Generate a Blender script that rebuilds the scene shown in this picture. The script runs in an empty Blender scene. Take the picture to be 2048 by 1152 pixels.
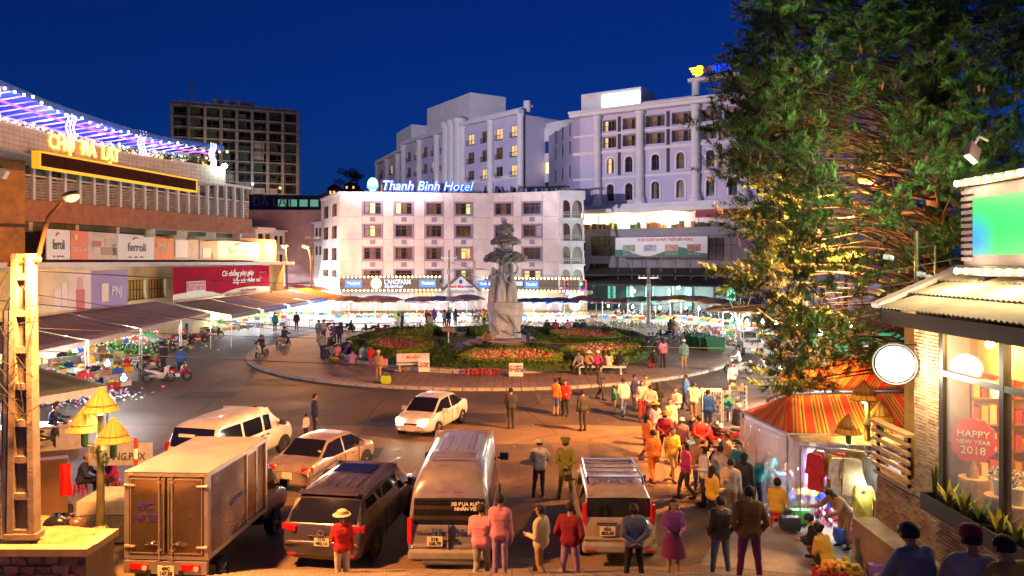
import bpy, bmesh, math, random
import numpy as np
from mathutils import Vector, Matrix, noise
R = random.Random(7)
SC = bpy.context.scene
C = SC.collection
PI = math.pi
rad = math.radians
# ------------------------------------------------------------------ camera, world, exposure
F, H, HY = 1500.0, 7.2, 522.0
cd = bpy.data.cameras.new('camera')
cam = bpy.data.objects.new('camera', cd); C.objects.link(cam); SC.camera = cam
cam.location = (0, 0, H); cam.rotation_euler = (PI/2, 0, 0)
cd.lens = 36*F/2048; cd.sensor_width = 36; cd.shift_y = -(576-HY)/2048
cd.clip_start = .1; cd.clip_end = 3000
wd = bpy.data.worlds.new('World'); SC.world = wd; wd.use_nodes = True
nt = wd.node_tree; nt.nodes.clear()
sky = nt.nodes.new('ShaderNodeTexSky'); sky.sky_type = 'NISHITA'; sky.sun_disc = False
sky.sun_elevation = rad(6.0); sky.sun_rotation = rad(200); sky.ozone_density = 4; sky.air_density = 1.0; sky.dust_density = 0.8
hs = nt.nodes.new('ShaderNodeMix'); hs.data_type = 'RGBA'; hs.blend_type = 'MULTIPLY'; hs.inputs[0].default_value = 1; hs.inputs[7].default_value = (.03,.145,.62,1)   # dusk filter: only the deep blue is left
bg = nt.nodes.new('ShaderNodeBackground'); bg.inputs['Strength'].default_value = .058
wo = nt.nodes.new('ShaderNodeOutputWorld')
nt.links.new(sky.outputs[0], hs.inputs[6]); nt.links.new(hs.outputs[2], bg.inputs[0]); nt.links.new(bg.outputs[0], wo.inputs[0])
SC.view_settings.view_transform = 'Standard'; SC.view_settings.look = 'None'
SC.view_settings.exposure = .68; SC.view_settings.gamma = 1; SC.view_settings.use_curve_mapping = False
cy = SC.cycles
cy.use_denoising = True
cy.max_bounces = 5; cy.diffuse_bounces = 2; cy.glossy_bounces = 3; cy.transmission_bounces = 4; cy.transparent_max_bounces = 8
cy.sample_clamp_indirect = 4; cy.caustics_reflective = False; cy.caustics_refractive = False
def W(px, py, d): return Vector(((px-1024)*d/F, d, H+(HY-py)*d/F))
def G(px, py, z=0.):
 d = F*(H-z)/(py-HY); return Vector(((px-1024)*d/F, d, z))
# ------------------------------------------------------------------ materials
_M = {}
def mat(name, col, rough=.6, metal=0., emit=0., ecol=None, var=.15, scale=5., bump=0., bs=None, alpha=1., coat=0., spec=.5):
 k = (name, tuple(col), rough, metal, emit, var, scale, bump, alpha)
 if k in _M: return _M[k]
 m = bpy.data.materials.new(name); m.use_nodes = True; _M[k] = m
 n = m.node_tree; b = n.nodes['Principled BSDF']; L = n.links.new
 b.inputs['Base Color'].default_value = (*col, 1); b.inputs['Roughness'].default_value = rough
 b.inputs['Metallic'].default_value = metal; b.inputs['Specular IOR Level'].default_value = spec
 if coat: b.inputs['Coat Weight'].default_value = coat; b.inputs['Coat Roughness'].default_value = .08
 if alpha < 1: b.inputs['Alpha'].default_value = alpha
 if emit:
  b.inputs['Emission Color'].default_value = (*(ecol or col), 1); b.inputs['Emission Strength'].default_value = emit
 if var or bump:
  tc = n.nodes.new('ShaderNodeTexCoord'); nz = n.nodes.new('ShaderNodeTexNoise')
  nz.inputs['Scale'].default_value = scale; nz.inputs['Detail'].default_value = 5; nz.inputs['Roughness'].default_value = .62
  L(tc.outputs['Object'], nz.inputs['Vector'])
  if var:
   mr = n.nodes.new('ShaderNodeMapRange'); mr.inputs[1].default_value = .28; mr.inputs[2].default_value = .72
   mr.inputs[3].default_value = 1-var; mr.inputs[4].default_value = 1+var
   mx = n.nodes.new('ShaderNodeMix'); mx.data_type = 'RGBA'; mx.blend_type = 'MULTIPLY'; mx.inputs[0].default_value = 1
   mx.inputs[6].default_value = (*col, 1)
   L(nz.outputs[0], mr.inputs[0]); L(mr.outputs[0], mx.inputs[7]); L(mx.outputs[2], b.inputs['Base Color'])
   rr = n.nodes.new('ShaderNodeMapRange'); rr.inputs[3].default_value = max(.03, rough-.1*min(1, rough*3)); rr.inputs[4].default_value = min(1, rough+.12)
   L(nz.outputs[0], rr.inputs[0]); L(rr.outputs[0], b.inputs['Roughness'])
  if bump:
   bp = n.nodes.new('ShaderNodeBump'); bp.inputs['Strength'].default_value = bump; bp.inputs['Distance'].default_value = .02
   if bs:
    nb = n.nodes.new('ShaderNodeTexNoise'); nb.inputs['Scale'].default_value = bs; nb.inputs['Detail'].default_value = 3
    L(tc.outputs['Object'], nb.inputs['Vector']); L(nb.outputs[0], bp.inputs['Height'])
   else: L(nz.outputs[0], bp.inputs['Height'])
   L(bp.outputs[0], b.inputs['Normal'])
 return m
def tex_tiles(name, c1, c2, mortar, sx, sy, ms=.02, rough=.6, bump=.3, off=.5, coord='Object', rot=None, dirt=.35, ds=.35):
 """brick-texture surface with broad dirt"""
 m = bpy.data.materials.new(name); m.use_nodes = True; n = m.node_tree; b = n.nodes['Principled BSDF']; L = n.links.new
 tc = n.nodes.new('ShaderNodeTexCoord'); mp = n.nodes.new('ShaderNodeMapping'); bt = n.nodes.new('ShaderNodeTexBrick')
 L(tc.outputs[coord], mp.inputs[0])
 if rot: mp.inputs['Rotation'].default_value = rot
 L(mp.outputs[0], bt.inputs['Vector'])
 bt.inputs['Color1'].default_value = (*c1, 1); bt.inputs['Color2'].default_value = (*c2, 1); bt.inputs['Mortar'].default_value = (*mortar, 1)
 bt.inputs['Scale'].default_value = 1; bt.inputs['Brick Width'].default_value = sx; bt.inputs['Row Height'].default_value = sy
 bt.inputs['Mortar Size'].default_value = ms; bt.offset = off
 nz = n.nodes.new('ShaderNodeTexNoise'); nz.inputs['Scale'].default_value = ds; nz.inputs['Detail'].default_value = 6; nz.inputs['Roughness'].default_value = .65
 L(tc.outputs[coord], nz.inputs['Vector'])
 mr = n.nodes.new('ShaderNodeMapRange'); mr.inputs[1].default_value = .3; mr.inputs[2].default_value = .7; mr.inputs[3].default_value = 1-dirt; mr.inputs[4].default_value = 1+dirt*.6
 mx = n.nodes.new('ShaderNodeMix'); mx.data_type = 'RGBA'; mx.blend_type = 'MULTIPLY'; mx.inputs[0].default_value = 1
 L(nz.outputs[0], mr.inputs[0]); L(bt.outputs[0], mx.inputs[6]); L(mr.outputs[0], mx.inputs[7]); L(mx.outputs[2], b.inputs['Base Color'])
 b.inputs['Roughness'].default_value = rough
 if bump:
  bp = n.nodes.new('ShaderNodeBump'); bp.invert = True; bp.inputs['Strength'].default_value = bump; bp.inputs['Distance'].default_value = .01
  L(bt.outputs['Fac'], bp.inputs['Height']); L(bp.outputs[0], b.inputs['Normal'])
 return m
def tex_stripes(name, cols, width, axis='X', rough=.8, alpha=1):
 """repeating woven stripes: cols = [(fraction, colour)...]"""
 m = bpy.data.materials.new(name); m.use_nodes = True; n = m.node_tree; b = n.nodes['Principled BSDF']; L = n.links.new
 tc = n.nodes.new('ShaderNodeTexCoord'); sp = n.nodes.new('ShaderNodeSeparateXYZ'); L(tc.outputs['UV'], sp.inputs[0])
 a = n.nodes.new('ShaderNodeMath'); a.operation = 'DIVIDE'; a.inputs[1].default_value = width; L(sp.outputs[axis], a.inputs[0])
 fr = n.nodes.new('ShaderNodeMath'); fr.operation = 'FRACT'; L(a.outputs[0], fr.inputs[0])
 cr = n.nodes.new('ShaderNodeValToRGB'); cr.color_ramp.interpolation = 'CONSTANT'; L(fr.outputs[0], cr.inputs[0])
 e = cr.color_ramp.elements
 while len(e) > 1: e.remove(e[-1])
 e[0].position = 0; e[0].color = (*cols[0][1], 1)
 for p, c in cols[1:]:
  q = e.new(p); q.color = (*c, 1)
 L(cr.outputs[0], b.inputs['Base Color']); b.inputs['Roughness'].default_value = rough
 return m
# ------------------------------------------------------------------ mesh builder
class MB:
 def __init__(s, M=None): s.v = []; s.f = []; s.mi = []; s.M = M; s.cur = 0; s.uv = None
 def add(s, vs, fs):
  b = len(s.v)
  if s.M is not None: s.v += [tuple(s.M @ Vector(v)) for v in vs]
  else: s.v += [tuple(v) for v in vs]
  s.f += [tuple(i+b for i in f) for f in fs]; s.mi += [s.cur]*len(fs); return s
 def bx(s, x0, x1, y0, y1, z0, z1):
  return s.add([(x0,y0,z0),(x1,y0,z0),(x1,y1,z0),(x0,y1,z0),(x0,y0,z1),(x1,y0,z1),(x1,y1,z1),(x0,y1,z1)],
                     [(0,3,2,1),(4,5,6,7),(0,1,5,4),(1,2,6,5),(2,3,7,6),(3,0,4,7)])
 def box(s, c, sz, rz=0., rx=0., ry=0.):
  q = Matrix.Translation(c) @ Matrix.Rotation(rz,4,'Z') @ Matrix.Rotation(ry,4,'Y') @ Matrix.Rotation(rx,4,'X')
  a, b, d = (k/2 for k in sz)
  vs = [q @ Vector(p) for p in ((-a,-b,-d),(a,-b,-d),(a,b,-d),(-a,b,-d),(-a,-b,d),(a,-b,d),(a,b,d),(-a,b,d))]
  return s.add(vs, [(0,3,2,1),(4,5,6,7),(0,1,5,4),(1,2,6,5),(2,3,7,6),(3,0,4,7)])
 def tube(s, pts, r, n=8, cap=True):
  P = [Vector(p) for p in pts]; k = len(P); rs = r if isinstance(r, (list, tuple)) else [r]*k
  vs = []; up = None
  for i in range(k):
   t = (P[min(i+1,k-1)]-P[max(i-1,0)]); t = t.normalized() if t.length > 1e-9 else Vector((0,0,1))
   if up is None: up = Vector((0,0,1)) if abs(t.z) < .9 else Vector((1,0,0))
   a = t.cross(up).normalized(); b = a.cross(t); up = b
   for j in range(n):
    w = 2*PI*j/n; vs.append(P[i]+(a*math.cos(w)+b*math.sin(w))*rs[i])
  fs = [(i*n+j, i*n+(j+1)%n, (i+1)*n+(j+1)%n, (i+1)*n+j) for i in range(k-1) for j in range(n)]
  if cap: fs += [tuple(range(n))[::-1], tuple((k-1)*n+j for j in range(n))]
  return s.add(vs, fs)
 def lathe(s, prof, n=16, c=(0,0,0), axis='Z', cap=True, sx=1, sy=1):
  vs = []
  for r, z in prof:
   for j in range(n):
    w = 2*PI*j/n; x, y = r*math.cos(w)*sx, r*math.sin(w)*sy
    p = (x,y,z) if axis == 'Z' else ((z,x,y) if axis == 'X' else (y,z,x))
    vs.append((p[0]+c[0], p[1]+c[1], p[2]+c[2]))
  k = len(prof)
  fs = [(i*n+j, i*n+(j+1)%n, (i+1)*n+(j+1)%n, (i+1)*n+j) for i in range(k-1) for j in range(n)]
  if cap: fs += [tuple(range(n))[::-1], tuple((k-1)*n+j for j in range(n))]
  return s.add(vs, fs)
 def cyl(s, c, r, h, n=12, axis='Z'): return s.lathe([(r,0),(r,h)], n, c, axis)
 def sph(s, c, r, n=10, m=7):
  r = r if isinstance(r, (list, tuple)) else (r, r, r)
  vs = [(c[0], c[1], c[2]+r[2])]
  for i in range(1, m):
   a = PI*i/m
   for j in range(n):
    w = 2*PI*j/n; vs.append((c[0]+r[0]*math.sin(a)*math.cos(w), c[1]+r[1]*math.sin(a)*math.sin(w), c[2]+r[2]*math.cos(a)))
  vs.append((c[0], c[1], c[2]-r[2])); e = len(vs)-1
  fs = [(0, 1+j, 1+(j+1)%n) for j in range(n)]
  fs += [(1+i*n+j, 1+(i+1)*n+j, 1+(i+1)*n+(j+1)%n, 1+i*n+(j+1)%n) for i in range(m-2) for j in range(n)]
  fs += [(e, 1+(m-2)*n+(j+1)%n, 1+(m-2)*n+j) for j in range(n)]
  return s.add(vs, fs)
 def prism(s, poly, y0, y1, plane='XZ'):
  n = len(poly); mk = {'XZ': lambda p, t: (p[0], t, p[1]), 'XY': lambda p, t: (p[0], p[1], t), 'YZ': lambda p, t: (t, p[0], p[1])}[plane]
  vs = [mk(p, y0) for p in poly]+[mk(p, y1) for p in poly]
  return s.add(vs, [tuple(range(n)), tuple(range(2*n-1, n-1, -1))]+[((i+1)%n, i, i+n, (i+1)%n+n) for i in range(n)])
 def quad(s, a, b, c, d): return s.add([a,b,c,d], [(0,1,2,3)])
 def sheet(s, rows):
  n = len(rows[0]); vs = [p for r in rows for p in r]
  return s.add(vs, [(i*n+j, i*n+j+1, (i+1)*n+j+1, (i+1)*n+j) for i in range(len(rows)-1) for j in range(n-1)])
 def mesh(s, name, m, smooth=None):
  me = bpy.data.meshes.new(name); me.from_pydata(s.v, [], s.f)
  for q in (m if isinstance(m, (list, tuple)) else [m]): me.materials.append(q)
  if any(s.mi): me.polygons.foreach_set('material_index', s.mi)
  if smooth:
   me.polygons.foreach_set('use_smooth', [True]*len(s.f)); me.set_sharp_from_angle(angle=rad(smooth))
  return me
 def build(s, name, m, parent=None, smooth=None, w=False):
  return link(name, s.mesh(name, m, smooth), parent, w)
def link(name, me, parent=None, w=False):
 o = bpy.data.objects.new(name, me); C.objects.link(o)
 if parent is not None:
  o.parent = parent
  if w: o.matrix_parent_inverse = WM(parent).inverted()
 return o
def WM(o):
 m = Matrix.LocRotScale(o.location, o.rotation_euler, o.scale)
 if o.parent is not None: return WM(o.parent) @ o.matrix_parent_inverse @ m
 return m
LABELS = {}
def tag(o, label, cat, group=None, kind=None):
 o['label'] = label; o['category'] = cat
 if group: o['group'] = group
 if kind: o['kind'] = kind
 return o
def thing(name, label, cat, loc=(0,0,0), rz=0., group=None):
 o = bpy.data.objects.new(name, None); C.objects.link(o); o.empty_display_size = .1
 o.location = loc; o.rotation_euler = (0,0,rz); return tag(o, label, cat, group)
def struct(o, kind='structure'): o['kind'] = kind; return o
KIDS = {}
def dup(root, loc, rz=0., label=None, group=None, sc=None):
 """copy a thing with its parts and their sub-parts"""
 r = root.copy(); C.objects.link(r); r.location = loc; r.rotation_euler = (0,0,rz)
 if sc: r.scale = (sc,)*3
 if label: r['label'] = label
 if group: r['group'] = group
 if root.name not in KIDS: KIDS[root.name] = [(c, list(c.children)) for c in root.children]
 for ch, sub in KIDS[root.name]:
  c = ch.copy(); C.objects.link(c); c.parent = r
  for g in sub:
   q = g.copy(); C.objects.link(q); q.parent = c
 return r
def kids(o, name): return [c for c in o.children if c.name.split('.')[0] == name]
def recolor(o, m, slot=0):
 o.material_slots[slot].link = 'OBJECT'; o.material_slots[slot].material = m
FIT = []; LK = 4.
def text(s, loc, size, m, parent=None, rz=0., name='lettering', ex=.008, w=None, shear=0., off=0., rx=PI/2, align='CENTER', wld=False):
 c = bpy.data.curves.new(name, 'FONT'); c.body = s; c.size = size; c.extrude = ex; c.shear = shear; c.offset = off
 c.align_x = align; c.align_y = 'CENTER'; c.resolution_u = 2; c.materials.append(m)
 o = bpy.data.objects.new(name, c); C.objects.link(o); o.location = loc; o.rotation_euler = (rx,0,rz)
 if parent is not None:
  o.parent = parent
  if wld: o.matrix_parent_inverse = WM(parent).inverted()
 if w: FIT.append((o, w))
 return o
def fit_texts():
 """scale lettering to its width and turn every text into a plain mesh"""
 dg = bpy.context.evaluated_depsgraph_get(); ws = {o.name: w for o, w in FIT}
 for o in [o for o in C.objects if o.type == 'FONT']:
  me = bpy.data.meshes.new_from_object(o.evaluated_get(dg)); n = bpy.data.objects.new('lettering', me); C.objects.link(n)
  n.parent = o.parent; n.matrix_parent_inverse = o.matrix_parent_inverse.copy(); n.location = o.location; n.rotation_euler = o.rotation_euler
  if o.name in ws and len(me.vertices):
   xs = [v.co.x for v in me.vertices]; n.scale.x = ws[o.name]/max(1e-4, max(xs)-min(xs))
  bpy.data.objects.remove(o)
  if not len(me.vertices): bpy.data.objects.remove(n)
def lamp(name, loc, power, col, r=.12, parent=None, kind='POINT', spot=None):
 l = bpy.data.lights.new(name, kind); l.energy = power*LK; l.color = col; l.shadow_soft_size = r
 if kind == 'SPOT': l.spot_size = spot or rad(140); l.spot_blend = .6
 o = bpy.data.objects.new(name, l); C.objects.link(o); o.location = loc
 if parent is not None: o.parent = parent
 return o
def face_frame(p0, p1, name, label, cat, group=None):
 """a thing whose local x runs along a facade from p0 to p1 on the ground, local y into the building"""
 a = math.atan2(p1[1]-p0[1], p1[0]-p0[0])
 return thing(name, label, cat, (p0[0], p0[1], 0), a, group)
def fp(T, px, py, y=0.):
 """photo pixel -> (x, z) on the facade plane local y = y of the thing T"""
 m = T.rotation_euler[2]; u = Vector((math.cos(m), math.sin(m))); nn = Vector((-math.sin(m), math.cos(m)))
 r = Vector(((px-1024)/F, 1.)); o = Vector((T.location[0], T.location[1]))
 d = (o.dot(nn)+y)/r.dot(nn); p = r*d
 return ((p-o).dot(u), H+(HY-py)*d/F)
# common materials
white = (.8,.79,.77)
M_white = mat('white_paint', white, .55, var=.08)
M_black = mat('black_metal', (.015,.015,.017), .4, var=.1)
M_dark = mat('dark_rubber', (.012,.012,.012), .8, var=.2)
M_steel = mat('galvanised_steel', (.5,.5,.5), .35, 1., var=.15)
M_chrome = mat('chrome', (.75,.75,.75), .12, 1., var=0)
M_conc = mat('weathered_concrete', (.36,.34,.31), .85, var=.3, scale=3, bump=.3, bs=30)
M_glass = mat('dark_glass', (.02,.022,.025), .04, 0, var=0, spec=.9)
M_wood = mat('varnished_wood', (.36,.2,.08), .5, var=.3, scale=9)
def glow(name, col, s): return mat(name, (.5,.5,.5), .5, emit=s, ecol=col, var=0) if False else _glow(name, col, s)
def _glow(name, col, s):
 k = (name, col, s)
 if k in _M: return _M[k]
 m = bpy.data.materials.new(name); m.use_nodes = True; b = m.node_tree.nodes['Principled BSDF']
 b.inputs['Base Color'].default_value = (*[min(.8, c) for c in col], 1); b.inputs['Emission Color'].default_value = (*col, 1); b.inputs['Emission Strength'].default_value = s
 _M[k] = m; return m
# ------------------------------------------------------------------ ground, roads, island, stairs
def asphalt(name, c, c2, sc, crack=.55):
 m = bpy.data.materials.new(name); m.use_nodes = True; n = m.node_tree; b = n.nodes['Principled BSDF']; L = n.links.new
 tc = n.nodes.new('ShaderNodeTexCoord')
 a = n.nodes.new('ShaderNodeTexNoise'); a.inputs['Scale'].default_value = sc; a.inputs['Detail'].default_value = 9; a.inputs['Roughness'].default_value = .68
 f = n.nodes.new('ShaderNodeTexNoise'); f.inputs['Scale'].default_value = 14; f.inputs['Detail'].default_value = 4
 v = n.nodes.new('ShaderNodeTexVoronoi'); v.feature = 'DISTANCE_TO_EDGE'; v.inputs['Scale'].default_value = .22
 for q in (a, f): L(tc.outputs['Object'], q.inputs['Vector'])
 wv = n.nodes.new('ShaderNodeMix'); wv.data_type = 'VECTOR'; wv.inputs[0].default_value = .25
 L(tc.outputs['Object'], wv.inputs[4]); L(a.outputs['Color'], wv.inputs[5]); L(wv.outputs[1], v.inputs['Vector'])
 cr = n.nodes.new('ShaderNodeValToRGB'); e = cr.color_ramp.elements
 e[0].position = .38; e[0].color = (*c, 1); e[1].position = .62; e[1].color = (*c2, 1); L(a.outputs[0], cr.inputs[0])
 k = n.nodes.new('ShaderNodeMapRange'); k.inputs[1].default_value = 0; k.inputs[2].default_value = .012; k.inputs[3].default_value = 1-crack; k.inputs[4].default_value = 1
 L(v.outputs['Distance'], k.inputs[0])
 mx = n.nodes.new('ShaderNodeMix'); mx.data_type = 'RGBA'; mx.blend_type = 'MULTIPLY'; mx.inputs[0].default_value = 1
 L(cr.outputs[0], mx.inputs[6]); L(k.outputs[0], mx.inputs[7])
 fm = n.nodes.new('ShaderNodeMapRange'); fm.inputs[1].default_value = .3; fm.inputs[2].default_value = .7; fm.inputs[3].default_value = .72; fm.inputs[4].default_value = 1.28
 m2 = n.nodes.new('ShaderNodeMix'); m2.data_type = 'RGBA'; m2.blend_type = 'MULTIPLY'; m2.inputs[0].default_value = 1
 L(f.outputs[0], fm.inputs[0]); L(mx.outputs[2], m2.inputs[6]); L(fm.outputs[0], m2.inputs[7]); L(m2.outputs[2], b.inputs['Base Color'])
 ro = n.nodes.new('ShaderNodeMapRange'); ro.inputs[1].default_value = .3; ro.inputs[2].default_value = .7; ro.inputs[3].default_value = .5; ro.inputs[4].default_value = .85
 L(a.outputs[0], ro.inputs[0]); L(ro.outputs[0], b.inputs['Roughness'])
 bp = n.nodes.new('ShaderNodeBump'); bp.inputs['Strength'].default_value = .35; bp.inputs['Distance'].default_value = .015; L(f.outputs[0], bp.inputs['Height']); L(bp.outputs[0], b.inputs['Normal'])
 return m
M_road = asphalt('worn_asphalt', (.055,.04,.032), (.15,.105,.075), .11)
M_plaza = asphalt('dusty_plaza_asphalt', (.14,.095,.06), (.27,.18,.11), .16, .3)
def ellipse(cx, cyy, rx, ry, n=72): return [(cx+rx*math.cos(2*PI*i/n), cyy+ry*math.sin(2*PI*i/n)) for i in range(n)]
g = MB(); g.quad((-900,-60,0),(900,-60,0),(900,1500,0),(-900,1500,0)); struct(g.build('ground', M_road))
# the dustier parking apron in front: ragged far edge
n = 60; top = []
for i in range(n+1):
 x = -40+90*i/n; top.append((x, 32.8+.5*noise.noise((x*.2,0,3))+.25*noise.noise((x*1.1,0,5)), .004))
g = MB(); g.sheet([[(p[0], 12., .004) for p in top], top]); struct(g.build('parking_apron', M_plaza))
# pale concrete pad in front of the clothes stall
g = MB(); q = [G(1400,1130),G(1640,1152),G(1800,1100),G(1620,985),G(1480,1000)]
M_pad = mat('dirty_concrete_pad', (.3,.28,.25), .8, var=.35, scale=1.2, bump=.25, bs=25)
g.add([(p.x,p.y,.008) for p in q], [tuple(range(5))]); struct(g.build('concrete_pad', M_pad))
# roundabout island
IC = (-1.5, 63.5); IR = (19.5, 22.)
M_paver = tex_tiles('island_pavers', (.33,.22,.16), (.27,.19,.15), (.12,.09,.07), .5, .5, .02, .7, .4, 0, dirt=.45, ds=.25)
M_kerb = mat('kerb_concrete', (.42,.38,.33), .8, var=.3, scale=4, bump=.3, bs=20)
e = ellipse(*IC, IR[0]-.3, IR[1]-.3, 120)
g = MB(); g.prism([p for p in e], -.05, .15, 'XY'); struct(g.build('island_paving', M_paver))
kb = thing('island_kerb', 'pale worn concrete kerb ringing the paved roundabout', 'kerb', (IC[0],IC[1],0)); kb['kind'] = 'structure'
K = 150
for i in range(K):
 a0, a1 = 2*PI*i/K, 2*PI*(i+.94)/K
 vs = []
 for z in (-.02, .16):
  for (rr, a) in ((0,a0),(0,a1),(-.32,a1),(-.32,a0)):
   vs.append(((IR[0]+rr)*math.cos(a), (IR[1]+rr)*math.sin(a), z+R.uniform(-.008,.008)*(z > 0)))
 MB().add(vs, [(3,2,1,0),(4,5,6,7),(0,1,5,4),(1,2,6,5),(2,3,7,6),(3,0,4,7)]).build('kerb_stone', M_kerb, kb)
# planted garden in the island
GC = (-1.5, 62.8); GR = (12.8, 16.)
M_soilgrass = mat('lawn', (.08,.2,.025), .9, var=.45, scale=1.2, bump=.6, bs=30)
g = MB(); g.prism(ellipse(*GC, GR[0]-.25, GR[1]-.25, 90), .1, .3, 'XY'); struct(g.build('lawn', M_soilgrass))
gk = thing('garden_edging', 'low concrete edging round the planted roundabout garden', 'edging', (GC[0],GC[1],0)); gk['kind'] = 'structure'
for i in range(90):
 a0, a1 = 2*PI*i/90, 2*PI*(i+.96)/90; vs = []
 for z in (.1, .42):
  for (rr, a) in ((0,a0),(0,a1),(-.28,a1),(-.28,a0)): vs.append(((GR[0]+rr)*math.cos(a), (GR[1]+rr)*math.sin(a), z))
 MB().add(vs, [(3,2,1,0),(4,5,6,7),(0,1,5,4),(1,2,6,5),(2,3,7,6),(3,0,4,7)]).build('edging_stone', M_kerb, gk)
def leaf_cloud(P, size, ny=None, flat=.0, seed=1):
 """numpy: small leaf quads at points P (n,3) -> verts, faces"""
 rg = np.random.default_rng(seed); P = np.asarray(P, float); k = len(P)
 a = rg.normal(size=(k,3)); a /= np.linalg.norm(a, axis=1)[:,None]
 b = rg.normal(size=(k,3)); b -= a*(a*b).sum(1)[:,None]; b /= np.linalg.norm(b, axis=1)[:,None]
 s = size*rg.uniform(.6,1.3,(k,1))
 V = np.stack([P-a*s*.5, P+b*s*.28, P+a*s*.5, P-b*s*.28], 1).reshape(-1,3)
 Fc = np.arange(4*k).reshape(-1,4)
 return V, Fc
def raw(name, V, Fc, m, parent=None, mi=None, w=False, smooth=False):
 me = bpy.data.meshes.new(name); k = Fc.shape[1]
 me.vertices.add(len(V)); me.vertices.foreach_set('co', np.asarray(V, np.float32).ravel())
 me.loops.add(Fc.size); me.loops.foreach_set('vertex_index', Fc.astype(np.int32).ravel())
 me.polygons.add(len(Fc)); me.polygons.foreach_set('loop_start', np.arange(0, Fc.size, k, dtype=np.int32))
 for q in (m if isinstance(m, (list, tuple)) else [m]): me.materials.append(q)
 if mi is not None: me.polygons.foreach_set('material_index', np.asarray(mi, np.int32))
 if smooth: me.polygons.foreach_set('use_smooth', np.ones(len(Fc), bool))
 me.update(calc_edges=True); return link(name, me, parent, w)
def foliage(name, c, var=.45, rough=.6):
 return mat(name, c, rough, var=var, scale=2.2, spec=.3)
M_hedgeY = [foliage('yellow_green_hedge', (.22,.3,.025)), foliage('golden_hedge_leaf', (.32,.34,.03)), foliage('green_hedge_leaf', (.12,.22,.025))]
M_hedgeD = [foliage('dark_hedge', (.05,.1,.018)), foliage('mid_hedge_leaf', (.08,.16,.025)), foliage('dark_hedge_leaf', (.035,.07,.014))]
def hedge(path, wdt, h, mats, label, closed=True, z0=.3, dens=150, seed=1, lz=.1):
 P = [Vector((p[0],p[1],0)) for p in path]; c = sum(P, Vector())/len(P)
 t = thing('hedge', label, 'hedge', (c.x, c.y, z0), 0, 'clipped hedges in the roundabout garden')
 rg = np.random.default_rng(seed); pts = []; core = MB(); n = len(P); segs = n if closed else n-1
 for i in range(segs):
  a, b = P[i], P[(i+1)%n]; d = b-a; L = d.length
  if L < .02: continue
  u = d/L; nn = Vector((-u.y,u.x,0)); k = max(2, int(L*dens))
  x = rg.uniform(-.1, L+.1, k); s = rg.uniform(-1, 1, k); zz = h*rg.uniform(0, 1, k)**.6
  s = np.where(rg.random(k) < .45, np.sign(s), s); s = s*(wdt/2)*rg.uniform(.9,1.12,k); zz = np.where(np.abs(s) < wdt*.42, h*rg.uniform(.85,1.1,k), zz)
  pts.append(np.stack([a.x+u.x*x+nn.x*s-c.x, a.y+u.y*x+nn.y*s-c.y, zz], 1))
  q = Matrix.Translation((a-c)+u*(L/2)+Vector((0,0,h*.45))) @ Matrix.Rotation(math.atan2(u.y,u.x),4,'Z'); core.M = q
  core.bx(-L/2-.05, L/2+.05, -wdt*.4, wdt*.4, -h*.45, h*.42)
 core.build('hedge_core', mats[0], t)
 V, Fc = leaf_cloud(np.concatenate(pts), lz*1.5, seed=seed)
 o = raw('foliage', V, Fc, mats, t, rg.integers(0, 3, len(Fc))); o['kind'] = 'stuff'
 return t
def inside(p, poly):
 r = False; j = len(poly)-1
 for i in range(len(poly)):
  if (poly[i][1] > p[1]) != (poly[j][1] > p[1]) and p[0] < (poly[j][0]-poly[i][0])*(p[1]-poly[i][1])/(poly[j][1]-poly[i][1])+poly[i][0]: r = not r
  j = i
 return r
def scatter_in(poly, n, rg):
 xs = [p[0] for p in poly]; ys = [p[1] for p in poly]; out = []
 while len(out) < n:
  p = (rg.uniform(min(xs), max(xs)), rg.uniform(min(ys), max(ys)))
  if inside(p, poly): out.append(p)
 return np.array(out)
def flower_bed(pp, mats, label, hl, seed, n=1500):
 poly = [(q.x, q.y) for q in (G(x, y, .5) for x, y in pp)]
 c = (sum(p[0] for p in poly)/len(poly), sum(p[1] for p in poly)/len(poly))
 t = thing('flower_bed', label, 'flower bed', (c[0], c[1], .3), 0, 'flower beds in the roundabout garden')
 MB().prism([(p[0]-c[0], p[1]-c[1]) for p in poly], 0, .12, 'XY').build('bed_soil', mat('bed_soil', (.06,.04,.025), .95, var=.4), t)
 rg = np.random.default_rng(seed); q = scatter_in(poly, n, rg); z = rg.uniform(.25, .5, n)
 V, Fc = leaf_cloud(np.stack([q[:,0]-c[0], q[:,1]-c[1], z*.8], 1), .3, seed=seed)
 o = raw('leaf_mass', V, Fc, M_hedgeD, t, rg.integers(0,3,len(Fc))); o['kind'] = 'stuff'
 q = scatter_in(poly, n, rg); z = rg.uniform(.36, .58, n)
 V, Fc = leaf_cloud(np.stack([q[:,0]-c[0], q[:,1]-c[1], z], 1), .2, seed=seed+1)
 o = raw('blossoms', V, Fc, mats, t, rg.integers(0,len(mats),len(Fc))); o['kind'] = 'stuff'
 hedge(poly, .55, .62, M_hedgeY, hl, seed=seed+2)
def petal(n, c): return mat(n, c, .6, var=.2)
PK = [petal('coral_petal', (.75,.2,.14)), petal('pink_petal', (.8,.32,.3)), petal('deep_coral_petal', (.6,.1,.07))]
MX = [petal('white_petal', (.75,.7,.62)), petal('red_petal', (.6,.05,.05)), petal('yellow_petal', (.75,.5,.05)), petal('coral_petal', (.75,.2,.14))]
DR = [petal('maroon_leaf', (.16,.02,.035)), petal('wine_petal', (.28,.03,.06)), petal('green_leaf', (.06,.09,.02))]
flower_bed([(738,693),(770,686),(815,687),(862,697),(838,705),(790,709),(752,703)], PK, 'bed of coral pink flowers beside the left lawn of the garden', 'yellow green hedge round the left coral pink bed', 11)
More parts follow.
